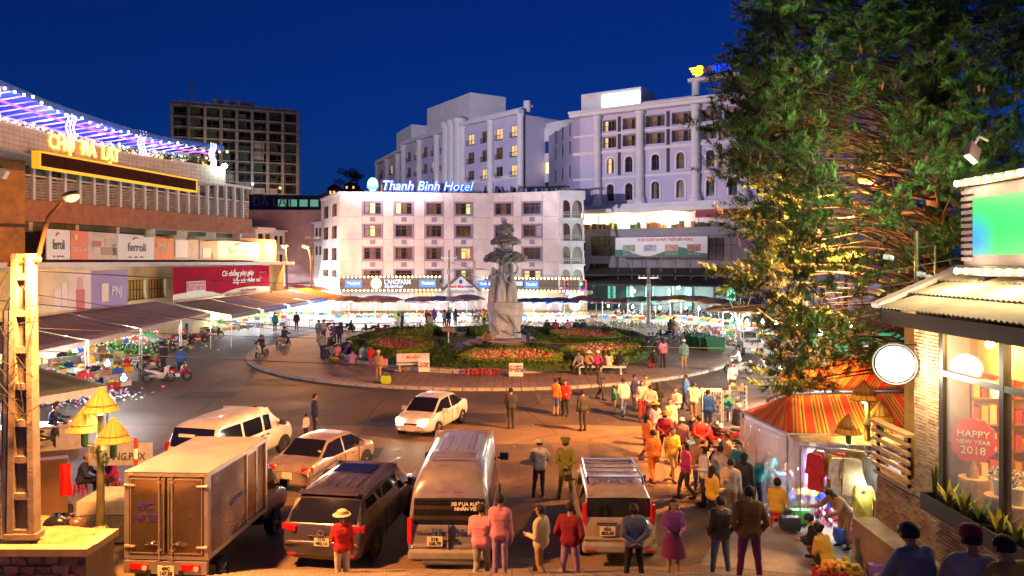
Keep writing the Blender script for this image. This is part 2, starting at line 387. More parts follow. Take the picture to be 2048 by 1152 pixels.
flower_bed([(745,679),(800,668),(858,668),(838,677),(800,682)], DR, 'bed of dark wine red plants behind the left coral bed', 'yellow green hedge round the dark wine red bed', 21)
flower_bed([(1105,670),(1150,666),(1225,672),(1240,680),(1190,684),(1120,678)], PK, 'bed of coral pink flowers behind right of the statue', 'yellow green hedge round the right coral pink bed', 31)
flower_bed([(1128,709),(1150,700),(1200,695),(1275,700),(1240,712),(1180,716)], MX, 'bed of white and red flowers behind the bench sitters', 'yellow green hedge round the bed behind the bench sitters', 41)
flower_bed([(925,722),(955,709),(1075,707),(1118,720),(1100,729),(950,731)], MX, 'bed of white red and yellow flowers in front of the statue', 'yellow green hedge round the bed before the statue', 51, 2200)
def pxpath(pp, z=.4): return [(q.x, q.y) for q in (G(x, y, z) for x, y in pp)]
hedge(pxpath([(700,690),(735,677),(790,664),(860,660),(890,672),(905,684),(885,692),(895,700),(880,712),(800,729),(745,722),(712,707)]), .6, .6, M_hedgeD, 'dark clipped hedge round the left lawn of the garden', seed=61, dens=120)
hedge(pxpath([(905,716),(960,701),(1080,703),(1130,717),(1240,735),(1130,738),(960,737),(870,730)]), .6, .55, M_hedgeD, 'dark clipped hedge in front of the statue steps', seed=62, dens=120)
hedge(pxpath([(1060,690),(1100,688),(1180,690),(1300,693),(1310,705),(1262,722),(1180,728),(1120,716)]), .6, .55, M_hedgeD, 'dark clipped hedge round the right front lawn', seed=63, dens=120)
hedge(pxpath([(1060,668),(1110,661),(1210,662),(1270,674),(1290,685),(1180,690),(1090,684)]), .6, .55, M_hedgeD, 'dark clipped hedge round the right back lawn', seed=64, dens=120)
hedge(pxpath([(920,668),(975,660),(1050,662),(1110,668)]), .7, .6, M_hedgeD, 'dark clipped hedge behind the statue', False, seed=65, dens=140)
hedge(pxpath([(945,668),(985,665)]), 1.2, .75, M_hedgeY, 'short golden hedge behind left of the statue', False, seed=66, dens=260)
hedge(pxpath([(800,680),(845,672),(868,664)]), .9, .8, M_hedgeY, 'golden hedge curling across the left lawn', False, seed=67, dens=220)
# paved ring and steps round the statue; grass blades
M_path = tex_tiles('garden_path', (.34,.27,.24), (.3,.24,.22), (.16,.13,.12), .4, .4, .02, .7, .3)
g = MB(); g.prism(ellipse(-.6, 62.2, 6.3, 5.2, 48), .25, .318, 'XY'); struct(g.build('statue_path', M_path))
g = MB(); q = pxpath([(880,714),(860,723),(790,738),(770,734)]); g.prism([(a,b) for a,b in q], .25, .312, 'XY'); struct(g.build('garden_path', M_path))
rg = np.random.default_rng(5); k = 16000
a = rg.uniform(0,2*PI,k); rr = np.sqrt(rg.uniform(0,1,k))
P = np.stack([GC[0]+(GR[0]-.4)*rr*np.cos(a), GC[1]+(GR[1]-.4)*rr*np.sin(a), np.full(k,.33)], 1)
dd = ((P[:,0]+.6)/6.4)**2+((P[:,1]-62.2)/5.3)**2; P = P[dd > 1]
V, Fc = leaf_cloud(P, .16, seed=6)
o = raw('grass', V, Fc, [foliage('grass_blade', (.09,.23,.025)), foliage('light_grass_blade', (.14,.32,.04))], None, rg.integers(0,2,len(Fc))); tag(o, 'short lawn grass growing between the garden hedges', 'grass', kind='stuff')
# stairs that climb towards the viewer
M_step = tex_tiles('stair_paving', (.3,.24,.19), (.25,.2,.17), (.1,.08,.07), .4, .4, .012, .75, .4, 0, dirt=.4, ds=1.)
st = thing('stairs', 'broad paved stairs where the onlookers stand at the bottom edge', 'stairs', (0,17.2,0)); st['kind'] = 'structure'
for i in range(36):
 y1 = 17.2-i*.405; MB().bx(-5.7, 5.2 if i < 12 else 8.5, y1-.405-.02-2.0, y1, -.1 if i < 2 else i*.15-.35, (i+1)*.15).build('step', M_step, st, w=True)
for i, (px, py, w, l) in enumerate(((700,905,2.6,1.6),(1020,900,3.4,2.),(520,765,5,2.4),(1150,800,4,3),(880,835,6,2),(1230,905,1.8,2.6),(420,790,3,2),(1420,770,5,3))):
 p = G(px, py); b = MB(); b.add([(p.x+x*w/2+R.uniform(-.15,.15), p.y+y*l/2+R.uniform(-.15,.15), .008) for x, y in ((-1,-1),(1,-1),(1,1),(-1,1))], [(0,1,2,3)]); struct(b.build('road_patch', asphalt('patch_asphalt_%d' % (i % 2), ((.035,.03,.027),(.1,.075,.055))[i % 2], ((.06,.05,.042),(.16,.12,.085))[i % 2], .5)))
for i, (px, py) in enumerate(((1060,925),(760,850),(1200,775))):
 p = G(px, py); tag(MB().cyl((p.x,p.y,0), .36, .016, 20).build('manhole_cover', mat('cast_iron', (.06,.05,.045), .5, .6, var=.3, scale=12, bump=.5, bs=25)), ['iron manhole cover near the officers', 'iron manhole cover near the white car', 'iron manhole cover on the ring road'][i], 'manhole cover')
# litter
rg = np.random.default_rng(9); k = 420
P = np.stack([rg.uniform(-14,14,k), rg.uniform(18,55,k), np.full(k,.02)], 1)
V, Fc = leaf_cloud(P, .13, seed=3); V[:,2] = .015+np.abs(V[:,2]-.02)*.2
o = raw('litter', V, Fc, [mat('paper_scrap', (.6,.57,.5), .8, var=.1), mat('brown_scrap', (.2,.13,.08), .8, var=.2), mat('blue_scrap', (.12,.2,.5), .7, var=.1)], None, rg.choice([0,0,1,1,1,2], len(Fc)))
tag(o, 'scraps of litter strewn over the asphalt', 'litter', kind='stuff')
# drain water streaks by the grey van
g = MB()
for (a, b, w) in (((725,948),(800,915),.10),((800,960),(832,944),.14),((760,935),(790,925),.06)):
 p, q = G(*a), G(*b); n = 9; r1 = []; r2 = []
 for i in range(n):
  m = p.lerp(q, i/(n-1)); ww = w*(.4+R.random()); r1.append((m.x-.02, m.y-ww, .007)); r2.append((m.x, m.y+ww, .007))
 g.sheet([r1, r2])
tag(g.build('puddle', mat('wet_streak', (.5,.46,.42), .15, var=.1)), 'wet pale streak running over the apron between the parked vans', 'puddle', kind='stuff')
# ------------------------------------------------------------------ facade helpers
class Fr:
 """a facade: local x from p0 to p1, local y into the building"""
 def __init__(s, p0, p1):
  s.p0 = Vector((p0[0], p0[1], 0)); d = Vector((p1[0]-p0[0], p1[1]-p0[1])); s.L = d.length; s.a = math.atan2(d.y, d.x)
  s.M = Matrix.Translation(s.p0) @ Matrix.Rotation(s.a, 4, 'Z')
  s.u = Vector((math.cos(s.a), math.sin(s.a))); s.n = Vector((-math.sin(s.a), math.cos(s.a)))
 def px(s, px, py, y=0.):
  r = Vector(((px-1024)/F, 1.)); o = Vector((s.p0.x, s.p0.y)); d = (o.dot(s.n)+y)/r.dot(s.n)
  return (r*d-o).dot(s.u), H+(HY-py)*d/F
 def x(s, px, y=0.): return s.px(px, HY, y)[0]
 def mb(s): return MB(s.M)
 def pt(s, x, y, z): return s.M @ Vector((x, y, z))
 def text(s, body, x, z, size, m, parent, y=-.05, **k): return text(body, s.pt(x, y, z), size, m, parent, rz=s.a, wld=True, **k)
def holed(mb, x0, x1, z0, z1, holes, dep=.25, y=0.):
 xs = sorted({x0, x1, *[h[0] for h in holes], *[h[1] for h in holes]}); zs = sorted({z0, z1, *[h[2] for h in holes], *[h[3] for h in holes]})
 xs = [v for v in xs if x0 <= v <= x1]; zs = [v for v in zs if z0 <= v <= z1]
 for i in range(len(xs)-1):
  for j in range(len(zs)-1):
   cx, cz = (xs[i]+xs[i+1])/2, (zs[j]+zs[j+1])/2
   if any(h[0] < cx < h[1] and h[2] < cz < h[3] for h in holes): continue
   mb.quad((xs[i],y,zs[j]),(xs[i+1],y,zs[j]),(xs[i+1],y,zs[j+1]),(xs[i],y,zs[j+1]))
 for (a, b, c, d) in [h[:4] for h in holes]:
  mb.quad((a,y,c),(a,y,d),(a,y+dep,d),(a,y+dep,c)); mb.quad((b,y,d),(b,y,c),(b,y+dep,c),(b,y+dep,d))
  mb.quad((a,y,d),(b,y,d),(b,y+dep,d),(a,y+dep,d)); mb.quad((a,y,c),(a,y+dep,c),(b,y+dep,c),(b,y,c))
 return mb
M_pane = mat('night_window_pane', (.03,.022,.018), .06, var=.3, scale=.5, spec=.8)
M_pane2 = mat('curtained_window_pane', (.16,.085,.045), .2, var=.45, scale=1.3)
M_paneL = _glow('lit_room_pane', (1.,.6,.25), .45)
M_paneG = _glow('greenish_lit_pane', (.6,.75,.3), .4)
M_sash = mat('brown_window_sash', (.1,.05,.03), .5, var=.1)
M_lav = mat('lavender_trim', (.3,.25,.38), .7, var=.12)
def window(parent, fr, h, nx=3, fm=M_sash, pm=None, dep=.2, bar=.07, tr=None, y=0., pieces=True):
 x0, x1, z0, z1 = h; b = fr.mb(); yy = y+dep
 b.bx(x0,x1,yy-.06,yy,z0,z0+bar); b.bx(x0,x1,yy-.06,yy,z1-bar,z1)
 for i in range(nx+1):
  c = x0+(x1-x0-bar)*i/nx; b.bx(c, c+bar, yy-.055, yy-.004, z0+bar, z1-bar)
 if tr: zt = z0+(z1-z0)*tr; b.bx(x0+bar, x1-bar, yy-.05, yy-.008, zt-bar/2, zt+bar/2)
 o = b.build('window', fm, parent, w=True)
 for i in range(nx):
  p = fr.mb(); a, c = x0+(x1-x0)*i/nx, x0+(x1-x0)*(i+1)/nx
  p.bx(a+.01, c-.01, yy+.002, yy+.03, z0+.01, z1-.01)
  m = pm[i % len(pm)] if pm else R.choice([M_pane, M_pane, M_pane2]); q = p.build('pane', m); q.parent = o; q.matrix_parent_inverse = (WM(parent) @ o.matrix_parent_inverse).inverted()
 return o
def bulbs(name, label, pts, r, m, group=None, cat='lights', cablem=None, parent=None):
 """a strip of bulbs: one thing, each bulb a part"""
 c = sum((Vector(p) for p in pts), Vector())/len(pts); t = thing(name, label, cat, c, 0, group)
 MB().tube([Vector(p)+Vector((0,0,r*.9)) for p in pts], max(.012, r*.25), 4).build('cable', cablem or M_black, t, w=True)
 me = None
 for p in pts:
  if me is None: me = MB().sph((0,0,0), r, 6, 4).mesh('bulb', m, 40)
  o = link('bulb', me, t); o.location = Vector(p)-c
 return t
# ================================================================== the white corner hotel
M_hotel = mat('white_render_hotel', (.72,.68,.68), .8, var=.2, scale=.45)
M_line = mat('facade_joint', (.3,.26,.26), .8, var=.1)
P0, P1, P2, PL = (-24.8,108.), (-2.9,111.), (7.4,107.), (-30.7,120.6)
F0, F1, F2 = Fr(PL, P0), Fr(P0, P1), Fr(P1, P2)
ZT = 16.85
hotel = thing('hotel', 'white five storey corner hotel with lavender framed windows and blue roof sign', 'hotel', (P0[0],P0[1],0))
rows = [(392,425),(438,471),(485,517),(530,557)]
def rowz(fr, a, b): return fr.px(880 if fr is F1 else (1040 if fr is F2 else 660), b)[1], fr.px(880 if fr is F1 else (1040 if fr is F2 else 660), a)[1]
litset = {(0,1):[M_paneG,M_pane2,M_pane],(0,3):[M_pane2,M_pane,M_paneG],(2,3):[M_pane2,M_paneG,M_pane],(0,0):[M_pane2,M_paneG,M_pane],(3,3):[M_pane,M_paneG,M_pane],(3,5):[M_paneL,M_pane,M_paneL],(1,0):[M_pane2,M_paneL,M_pane2]}
for fr, cols, c0 in ((F1, [(724,766),(787,828),(849,887),(908,946)], 0), (F2, [(987,1026),(1043,1085)], 4)):
 holes = []; zr = [(15.9-3.28*r-2.15, 15.9-3.28*r) for r in range(4)]
 for ci, (a, b) in enumerate(cols):
  xa, xb = fr.x(a), fr.x(b)
  for ri, (z0, z1) in enumerate(zr): holes.append((xa+.3, xb-.3, z0+.28, z1-.22, ri, ci+c0))
 ac = []
 holed(fr.mb(), 0, fr.L, 3.0, ZT, holes, .3).build('wall', M_hotel, hotel, w=True)
 for (xa, xb, z0, z1, ri, ci) in holes:
  b = fr.mb(); e = .3
  for (p, q, r_, s_) in ((xa-e,xb+e,z1,z1+.22),(xa-e,xb+e,z0-.28,z0),(xa-e,xa,z0,z1),(xb,xb+e,z0,z1)): b.bx(p,q,-.06,.02,r_,s_)
  b.build('window_surround', M_lav, hotel, w=True)
  window(hotel, fr, (xa,xb,z0,z1), 3, M_sash, litset.get((ri,ci)), .22, .09, .72)
  if ri < 3:
   cx = (xa+xb)/2; fr.mb().bx(cx-.37,cx+.37,-.1,.02,z0-1.12,z0-.45).build('air_conditioner_box', M_lav, hotel, w=True)
 b = fr.mb()
 for r in range(4): z = zr[r][0]-.12; b.bx(0,fr.L,-.012,.01,z-.04,z)
 for (a, c) in cols:
  for q in (fr.x(a)-.02, fr.x(c)+.02): b.bx(q-.025,q+.025,-.013,.01,3,ZT)
 b.build('wall_joint', M_line, hotel, w=True)
 fr.mb().bx(-.15,fr.L+.1,-.25,.4,ZT,ZT+.35).build('cornice', M_hotel, hotel, w=True)
holes = []
for a, b in ((645,657),(662,674)):
 for r in range(4): holes.append((F0.x(a)+.2, F0.x(b)-.2, 15.9-3.28*r-2.1, 15.9-3.28*r-.15))
holed(F0.mb(), 0, F0.L, 3., ZT, holes, .3).build('wall', M_hotel, hotel, w=True)
for h in holes: window(hotel, F0, h, 2, M_sash, None, .2, .09, .7)
F0.mb().bx(0,F0.L-.12,-.2,.4,ZT,ZT+.35).build('cornice', M_hotel, hotel, w=True)
# round corner balconies on the right
Q = Fr(P2, (P2[0]+2.9, P2[1]+.6))
for i in range(4):
 z = 15.9-3.28*i-2.5
 Q.mb().bx(-.9,2.9,-.9,1.5,z-.3,z-.05).build('balcony_slab', M_hotel, hotel, w=True)
 b = Q.mb(); b.bx(-.85,2.85,-.87,-.8,z+.72,z+.78); b.bx(-.85,2.85,-.87,-.8,z+.4,z+.46)
 for k in range(12): b.bx(-.85+.33*k,-.81+.33*k,-.86,-.82,z,z+.72)
 b.build('balcony_railing', M_hotel, hotel, w=True)
 for k in range(2):
  xa = -.65+1.75*k; b = Q.mb(); poly = [(xa-.2,z+2.9),(xa-.2,z+1.6)]
  poly = [(xa-.25,z+3.)]+[(xa-.25,z+1.7)]+[(xa+.7-.7*math.cos(PI*t/8), z+1.7+.75*math.sin(PI*t/8)) for t in range(9)]+[(xa+1.6,z+1.7),(xa+1.6,z+3.)]
  b.prism(poly, -.8, -.55); b.build('balcony_arch', M_hotel, hotel, w=True)
 for xx in (-.85,.9,2.65): Q.mb().lathe([(.14,z),(.14,z+1.6),(.19,z+1.62),(.19,z+1.74)], 8, (xx,-.68,0)).build('balcony_column', M_hotel, hotel, w=True)
Q.mb().bx(-.9,2.9,-.9,1.8,15.9+.05,ZT+.35).build('cornice', M_hotel, hotel, w=True)
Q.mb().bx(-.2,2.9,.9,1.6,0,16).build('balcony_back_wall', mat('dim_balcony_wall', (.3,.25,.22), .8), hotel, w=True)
MB().prism([(P0[0]+.3,P0[1]+.4),(P1[0],P1[1]+.4),(P2[0]+2.6,P2[1]+1.4),(P2[0]+2,P2[1]+15),(PL[0],PL[1]+.5)], 0, ZT+.1, 'XY').build('building_core', M_hotel, hotel, w=True)
tk = MB()
for k in range(4): tk.lathe([(.6,0),(.62,.2),(.62,1.),(.3,1.3)], 12, (2.2+1.5*k,111.5,ZT+.1))
tag(tk.build('water_tank', mat('blue_plastic_tank', (.02,.05,.16), .4, var=.1)), 'dark blue water tanks in a row on the white hotel roof', 'water tank')
fm = F2.mb(); x0 = F2.x(1038)
for k in range(8): fm.bx(x0+k*.95,x0+k*.95+.06,1.,1.06,ZT+.3,ZT+1.1)
fm.bx(x0,x0+6.8,.98,1.08,ZT+1.1,ZT+1.25); fm.bx(x0,x0+6.8,2.8,2.9,ZT+1.1,ZT+1.25)
for k in range(8): fm.bx(x0+k*.95,x0+k*.95+.06,1.0,2.9,ZT+1.25,ZT+1.3)
fm.build('roof_pergola', M_dark, hotel, w=True)
# roof sign
M_neonB = _glow('blue_neon', (.0,.045,1.), 1.6); M_neonW = _glow('white_sign_face', (.45,.7,1.), .9)
rs = thing('roof_sign', 'blue neon italic roof sign reading Thanh Binh Hotel with an oval emblem', 'roof sign', F1.pt(F1.x(850),.6,ZT+.35))
xa, xb = F1.x(762), F1.x(944)
for y, m, off in ((.62, M_neonB, .1), (.55, M_neonW, -.015)):
 t = F1.text('Thanh Bình Hotel', (xa+xb)/2, ZT+1.32, 1.95, m, rs, y=y, shear=.25, off=off, w=(xb-xa)*(1 if off else .985), ex=.03)
xo = F1.x(745)
b = F1.mb(); b.M = F1.M @ Matrix.Translation((xo,.6,ZT+1.5)); b.lathe([(0,-.02),(.98,-.02),(.98,.06),(0,.06)], 28, axis='Y', cap=False, sx=1, sy=.78); b.build('emblem_disc', _glow('teal_sign_face', (.2,.75,.8), 1.6), rs, w=True)
b = F1.mb(); b.M = F1.M @ Matrix.Translation((xo,.55,ZT+1.3)); b.prism([(-.9,-.2),(-.4,.25),(0,0),(.4,.2),(.9,-.15),(.5,-.5),(-.5,-.5)], -.02, .02); b.build('emblem_wave', _glow('blue_sign_face', (.02,.15,.7), 1.5), rs, w=True)
F1.text('AN.T', xo+.2, ZT+1.25, .5, M_neonW, rs, y=.5)
b = F1.mb()
for k in range(10): x = xa+(xb-xa)*k/9; b.bx(x-.03,x+.03,.7,.76,ZT+.3,ZT+1.9)
b.bx(F1.x(728),xb,.7,.76,ZT+.5,ZT+.56); b.build('sign_support', M_black, rs, w=True)
# ground floor: shops, signs
M_shopglow = _glow('shop_interior_glow', (1.,.62,.2), 2.4); M_shopwall = mat('shop_back_wall', (.7,.45,.18), .7, var=.2)
M_signbd = mat('dark_slatted_sign', (.12,.085,.06), .6, var=.2); M_bulb = _glow('warm_marquee_bulb', (1.,.66,.25), 14.)
def shop(fr, xa, xb, label):
 t = thing('sweet_shop', label, 'shop', fr.pt((xa+xb)/2,0,0), 0, 'lit shops under the white hotel')
 b = fr.mb(); b.bx(xa,xb,2.6,2.7,0,3.); b.bx(xa,xa+.1,.3,2.6,0,3.); b.bx(xb-.1,xb,.3,2.6,0,3.); b.bx(xa+.1,xb-.1,.3,2.6,2.9,3.); b.build('interior_wall', M_shopwall, t, w=True)
 fr.mb().bx(xa+.3,xb-.3,1.2,1.5,2.75,2.88).build('ceiling_light', M_shopglow, t, w=True)
 n = max(2, int((xb-xa)/1.3))
 for k in range(n):
  x = xa+.2+(xb-xa-.4)*k/n; w = (xb-xa-.4)/n-.15
  b = fr.mb()
  for q in range(4): b.bx(x,x+w,2.2,2.58,.5+.55*q,.54+.55*q)
  s = b.build('shelf', M_wood, t, w=True); c = fr.mb()
  for q in range(4):
   for j in range(5): c.cur = R.randrange(3); c.bx(x+.03+w*j/5, x+w*(j+.85)/5, 2.25, 2.5, .545+.55*q, .545+.55*q+R.uniform(.2,.4))
  c.build('packets', [mat('yellow_packet', (.8,.45,.06), .5), mat('red_packet', (.6,.08,.04), .5), mat('cream_packet', (.8,.65,.4), .5)], s).matrix_parent_inverse = (WM(t) @ s.matrix_parent_inverse).inverted()
  kids(s, 'packets')[0]['kind'] = 'stuff'
 l = lamp('shop_light', fr.pt((xa+xb)/2, .9, 2.5), 130, (1,.62,.25), .5, None)
 return t
holed(F1.mb(), 0, F1.L, 0, 3., [(F1.x(700),F1.x(818),.02,2.9),(F1.x(828),F1.x(872),1.,2.7),(F1.x(900),F1.x(940),.02,2.6)], .3).build('ground_floor_wall', M_hotel, hotel, w=True)
holed(F2.mb(), 0, F2.L, 0, 3., [(.5,F2.L-.6,.02,2.9)], .3).build('ground_floor_wall', M_hotel, hotel, w=True)
F0.mb().quad((0,0,0),(F0.L,0,0),(F0.L,0,3),(0,0,3)).build('ground_floor_wall', M_hotel, hotel, w=True)
shop(F1, F1.x(700), F1.x(818), 'glowing yellow sweet shop under the long bulb lit sign')
shop(F2, .5, F2.L-.6, 'glowing yellow shop right of the small gabled hotel entrance')
window(hotel, F1, (F1.x(828),F1.x(872),1.,2.7), 5, M_sash, [M_paneL], .2, .06, .6)
F1.mb().bx(F1.x(900),F1.x(940),.4,.45,.02,2.6).build('entrance_glass', M_paneG, hotel, w=True)
def marquee(fr, xa, xb, z0, z1, label, words):
 t = thing('shop_sign', label, 'sign', fr.pt((xa+xb)/2,-.9,(z0+z1)/2), 0, 'bulb lit shop signs on the white hotel')
 fr.mb().bx(xa,xb,-1.0,-.02,z0,z1).build('sign_board', M_signbd, t, w=True)
 n = int((z1-z0)/.28)
 b = fr.mb()
 for k in range(n): b.bx(xa,xb,-1.03,-1.0,z0+k*.28+.06,z0+k*.28+.2)
 b.build('slats', M_signbd, t, w=True)
 for s, x, z, sz, w in words: fr.text(s, x, z, sz, M_neonW, t, y=-1.06, w=w, off=.02)
 for z in (z0-.16, z1+.16):
  fr.mb().bx(xa,xb,-1.06,-.1,z-.13,z+.13).build('bulb_rail', M_signbd, t, w=True)
  k = int((xb-xa)/.55); me = MB().sph((0,0,0), .12, 6, 4).mesh('bulb', M_bulb)
  for i in range(k+1):
   o = link('bulb', me, t); o.matrix_parent_inverse = WM(t).inverted(); o.location = fr.pt(xa+(xb-xa)*i/k, -1.12, z)
 return t
m1 = marquee(F1, .1, F1.x(879), 3.15, 4.75, 'dark slatted shop sign with two rows of bulbs and a glowing disc',
  [("L'ANGFARM", F1.x(795), 4.15, .95, 3.7), ('ĐẶC SẢN ĐÀ LẠT', F1.x(788), 3.5, .42, 2.6)])
b = F1.mb(); b.M = F1.M @ Matrix.Translation((F1.x(753),-1.08,3.95)); b.lathe([(0,-.03),(.73,-.03),(.73,.06),(0,.06)], 24, axis='Y', cap=False); b.build('glowing_disc', _glow('cream_lightbox', (1.,.85,.55), 3.5), m1, w=True)
for a in (708, 855):
 x = F1.x(a); F1.mb().bx(x-1.2,x+1.2,-1.07,-1.03,3.4,4.5).build('light_box', _glow('blue_lightbox', (.05,.16,.6), .8), m1, w=True); F1.text('Thaibinh', x, 3.98, .55, M_neonW, m1, y=-1.1, shear=.2, off=.02)
m2 = marquee(F2, -.9, F2.L+2.5, 3.1, 4.55, 'dark slatted shop sign with bulbs behind the statue', [("L'ANGFARM", F2.x(1033), 3.9, .8, 2.6)])
for a in (975, 1068):
 x = F2.x(a); F2.mb().bx(x-1.05,x+1.05,-1.07,-1.03,3.3,4.35).build('light_box', _glow('blue_lightbox', (.05,.16,.6), .8), m2, w=True); F2.text('Thaibinh', x, 3.83, .5, M_neonW, m2, y=-1.1, shear=.2, off=.02)
t = thing('side_shop_sign', 'blown out white light box on the left side of the hotel', 'sign', F0.pt(F0.L*.5,-.3,4)); F0.mb().bx(.5,F0.L-1.1,-.5,-.02,3.1,4.8).build('light_box', _glow('white_lightbox', (.9,.9,1.), 1.8), t, w=True)
F0.text("L'ANGFARM", F0.L*.45, 4., 1., mat('blue_letter', (.02,.05,.3), .5), t, y=-.56, w=8)
# gabled entrance
en = thing('hotel_entrance', 'small white gabled hotel porch with red and blue name', 'porch', F1.pt(F1.x(920),-.6,0))
xa, xb = F1.x(887), F1.x(953); b = F1.mb(); b.prism([(xa,3.),(xb,3.),((xa+xb)/2,5.05)], -1.5, -.02); b.build('gable', M_hotel, en, w=True)
b = F1.mb(); mx_ = (xa+xb)/2
b.add([(xa-.4,-1.8,2.85),(mx_,-1.8,5.2),(mx_,.0,5.2),(xa-.4,0,2.85),(xa-.4,-1.8,3.02),(mx_,-1.8,5.37),(mx_,0,5.37),(xa-.4,0,3.02)], [(0,1,2,3),(7,6,5,4),(0,4,5,1),(0,3,7,4)])
b.add([(xb+.4,-1.8,2.85),(mx_,-1.8,5.2),(mx_,.0,5.2),(xb+.4,0,2.85),(xb+.4,-1.8,3.02),(mx_,-1.8,5.37),(mx_,0,5.37),(xb+.4,0,3.02)], [(3,2,1,0),(4,5,6,7),(1,5,4,0),(4,7,3,0)])
b.build('porch_roof', mat('brown_porch_roof', (.2,.12,.09), .7), en, w=True)
for x in (xa+.25, xb-.25): F1.mb().bx(x-.2,x+.2,-1.4,-1.,0,3.).build('porch_pillar', M_hotel, en, w=True)
F1.text('Thanh Bình', mx_-.7, 3.5, .55, mat('red_letter', (.6,.02,.02), .5), en, y=-1.54, off=.02, w=2.3); F1.text('Hotel', mx_+1.2, 3.5, .55, mat('blue_letter', (.02,.05,.3), .5), en, y=-1.54, off=.02)
b = F1.mb(); b.M = F1.M @ Matrix.Translation((mx_,-1.53,4.2)); b.lathe([(0,-.02),(.34,-.02),(.34,.03),(0,.03)], 16, axis='Y', cap=False, sy=.75); b.build('emblem', mat('blue_emblem', (.02,.06,.4), .5), en, w=True)
# neon sign and round lamp at the right end
nn_ = thing('neon_sign', 'red framed neon sign with green and pink diamonds', 'sign', Q.pt(1.2,-1.3,3.9))
b = Q.mb(); b.bx(-.3,2.9,-1.3,-1.15,3.0,4.5); b.build('sign_board', M_black, nn_, w=True)
b = Q.mb()
for (x0,x1,z0,z1) in ((-.3,2.9,4.42,4.5),(-.3,2.9,3.,3.08),(-.3,-.22,3.08,4.42),(2.82,2.9,3.08,4.42)): b.bx(x0,x1,-1.34,-1.305,z0,z1)
b.build('neon_frame', _glow('red_neon', (1.,.03,.03), 4.), nn_, w=True)
for k in range(2):
 x = .6+1.4*k; b = Q.mb(); b.prism([(x-.45,3.95),(x,4.38),(x+.45,3.95),(x,3.6)], -1.345, -1.31); b.build('neon_diamond', _glow('green_neon', (.05,.9,.3), 2.5), nn_, w=True)
 b = Q.mb(); b.prism([(x-.18,3.95),(x,4.22),(x+.18,3.95),(x,3.72)], -1.37, -1.347); b.build('neon_core', _glow('pink_neon', (1.,.3,.5), 3.), nn_, w=True)
Q.text('TRUYỀN CÔNG NGHỆ', 1.3, 3.3, .35, M_neonB, nn_, y=-1.36, w=2.8)
Q.mb().bx(-.4,3.2,-.9,-.7,0,3.).build('corner_shop_wall', mat('corner_tan_wall', (.42,.27,.17), .7), hotel, w=True)
Q.text('LANGFARM', 1.3, 2.6, .6, M_neonW, nn_, y=-.98, w=2.6, off=.02); Q.text('CENTER', 1.3, 2.1, .5, M_neonW, nn_, y=-.98, off=.02)
b = Q.mb(); b.M = Q.M @ Matrix.Translation((1.4,-1.0,1.0)); b.lathe([(0,-.06),(.78,-.06),(.8,.1),(0,.1)], 28, axis='Y', cap=False)
tag(b.build('round_light_box', _glow('cream_lightbox', (1.,.85,.55), 3.5)), 'round glowing white light box low at the right end of the hotel', 'light box')
# ================================================================== pink resort hotel on a mall podium
M_pink = mat('lilac_render', (.55,.48,.66), .8, var=.1, scale=.3); M_trim = mat('pale_stone_trim', (.74,.68,.7), .75, var=.1, scale=.6)
RP0, RP1 = (10.9,120.), (35.8,104.)
FR = Fr(RP0, RP1); RL = FR.x(1760); ZB, ZC = 15.9, 30.0
res = thing('resort_hotel', 'lilac classical hotel with giant columns and arched windows above the mall', 'hotel', (RP0[0],RP0[1],0))
holes = []; arcs = [1221,1258,1311,1361,1421,1466,1522,1570,1625,1670]
for px in arcs:
 x = FR.x(px); w = .62
 for z0, z1 in ((16.6,19.2),(20.9,23.3)): holes.append((x-w, x+w, z0, z1))
bal = []
colx = [FR.x(p) for p in (1197,1282,1393,1490,1585,1680)]
for i, a in enumerate(colx[:-1]):
 b = colx[i+1]; m = (a+b)/2
 for z0 in (24.9, 27.5):
  bal += [(a+.75, m-.55, z0, z0+1.75), (m+.55, b-.75, z0, z0+1.75)]
holed(FR.mb(), 0, RL, ZB, ZC, holes+bal, .9).build('wall', M_pink, res, w=True)
def arched(parent, fr, h, dep=.35, trimw=.28, nseg=8, tm=M_trim, wm=M_pink, y=0.):
 x0, x1, z0, z1 = h; r = (x1-x0)/2; cx = (x0+x1)/2; zc = z1-r
 b = fr.mb()
 for sgn in (-1, 1):
  pl = [(cx+sgn*r, zc)]+[(cx+sgn*r*math.cos(t*PI/2/nseg), zc+r*math.sin(t*PI/2/nseg)) for t in range(1, nseg+1)]+[(cx+sgn*r, z1)]
  b.prism(pl if sgn < 0 else pl[::-1], y+.002, y+dep)
 b.build('spandrel', wm, parent, w=True)
 out = [(cx-(r+trimw)*math.cos(t*PI/nseg), zc+(r+trimw)*math.sin(t*PI/nseg)) for t in range(nseg+1)]; inn = [(cx-r*math.cos(t*PI/nseg), zc+r*math.sin(t*PI/nseg)) for t in range(nseg+1)]
 out = [(x0-trimw, z0-.12)]+out+[(x1+trimw, z0-.12)]; inn = [(x0, z0-.12)]+inn+[(x1, z0-.12)]
 b = fr.mb()
 for i in range(len(out)-1):
  a, c, d, e = out[i], out[i+1], inn[i+1], inn[i]
  b.add([(p[0], yy, p[1]) for yy in (y-.12, y+.0) for p in (a,c,d,e)], [(3,2,1,0),(0,1,5,4),(2,3,7,6)])
 b.build('arch_trim', tm, parent, w=True)
M_brownsash = mat('dark_brown_sash', (.07,.04,.03), .5, var=.1)
for i, h in enumerate(holes):
 arched(res, FR, h)
 pm = [M_paneL, M_pane2] if i in (1,) else None
 window(res, FR, h, 2, M_brownsash, pm, .5, .07, .62)
M_doorw = mat('timber_balcony_door', (.3,.17,.08), .5, var=.3); M_rail = mat('dark_balcony_rail', (.03,.03,.035), .5)
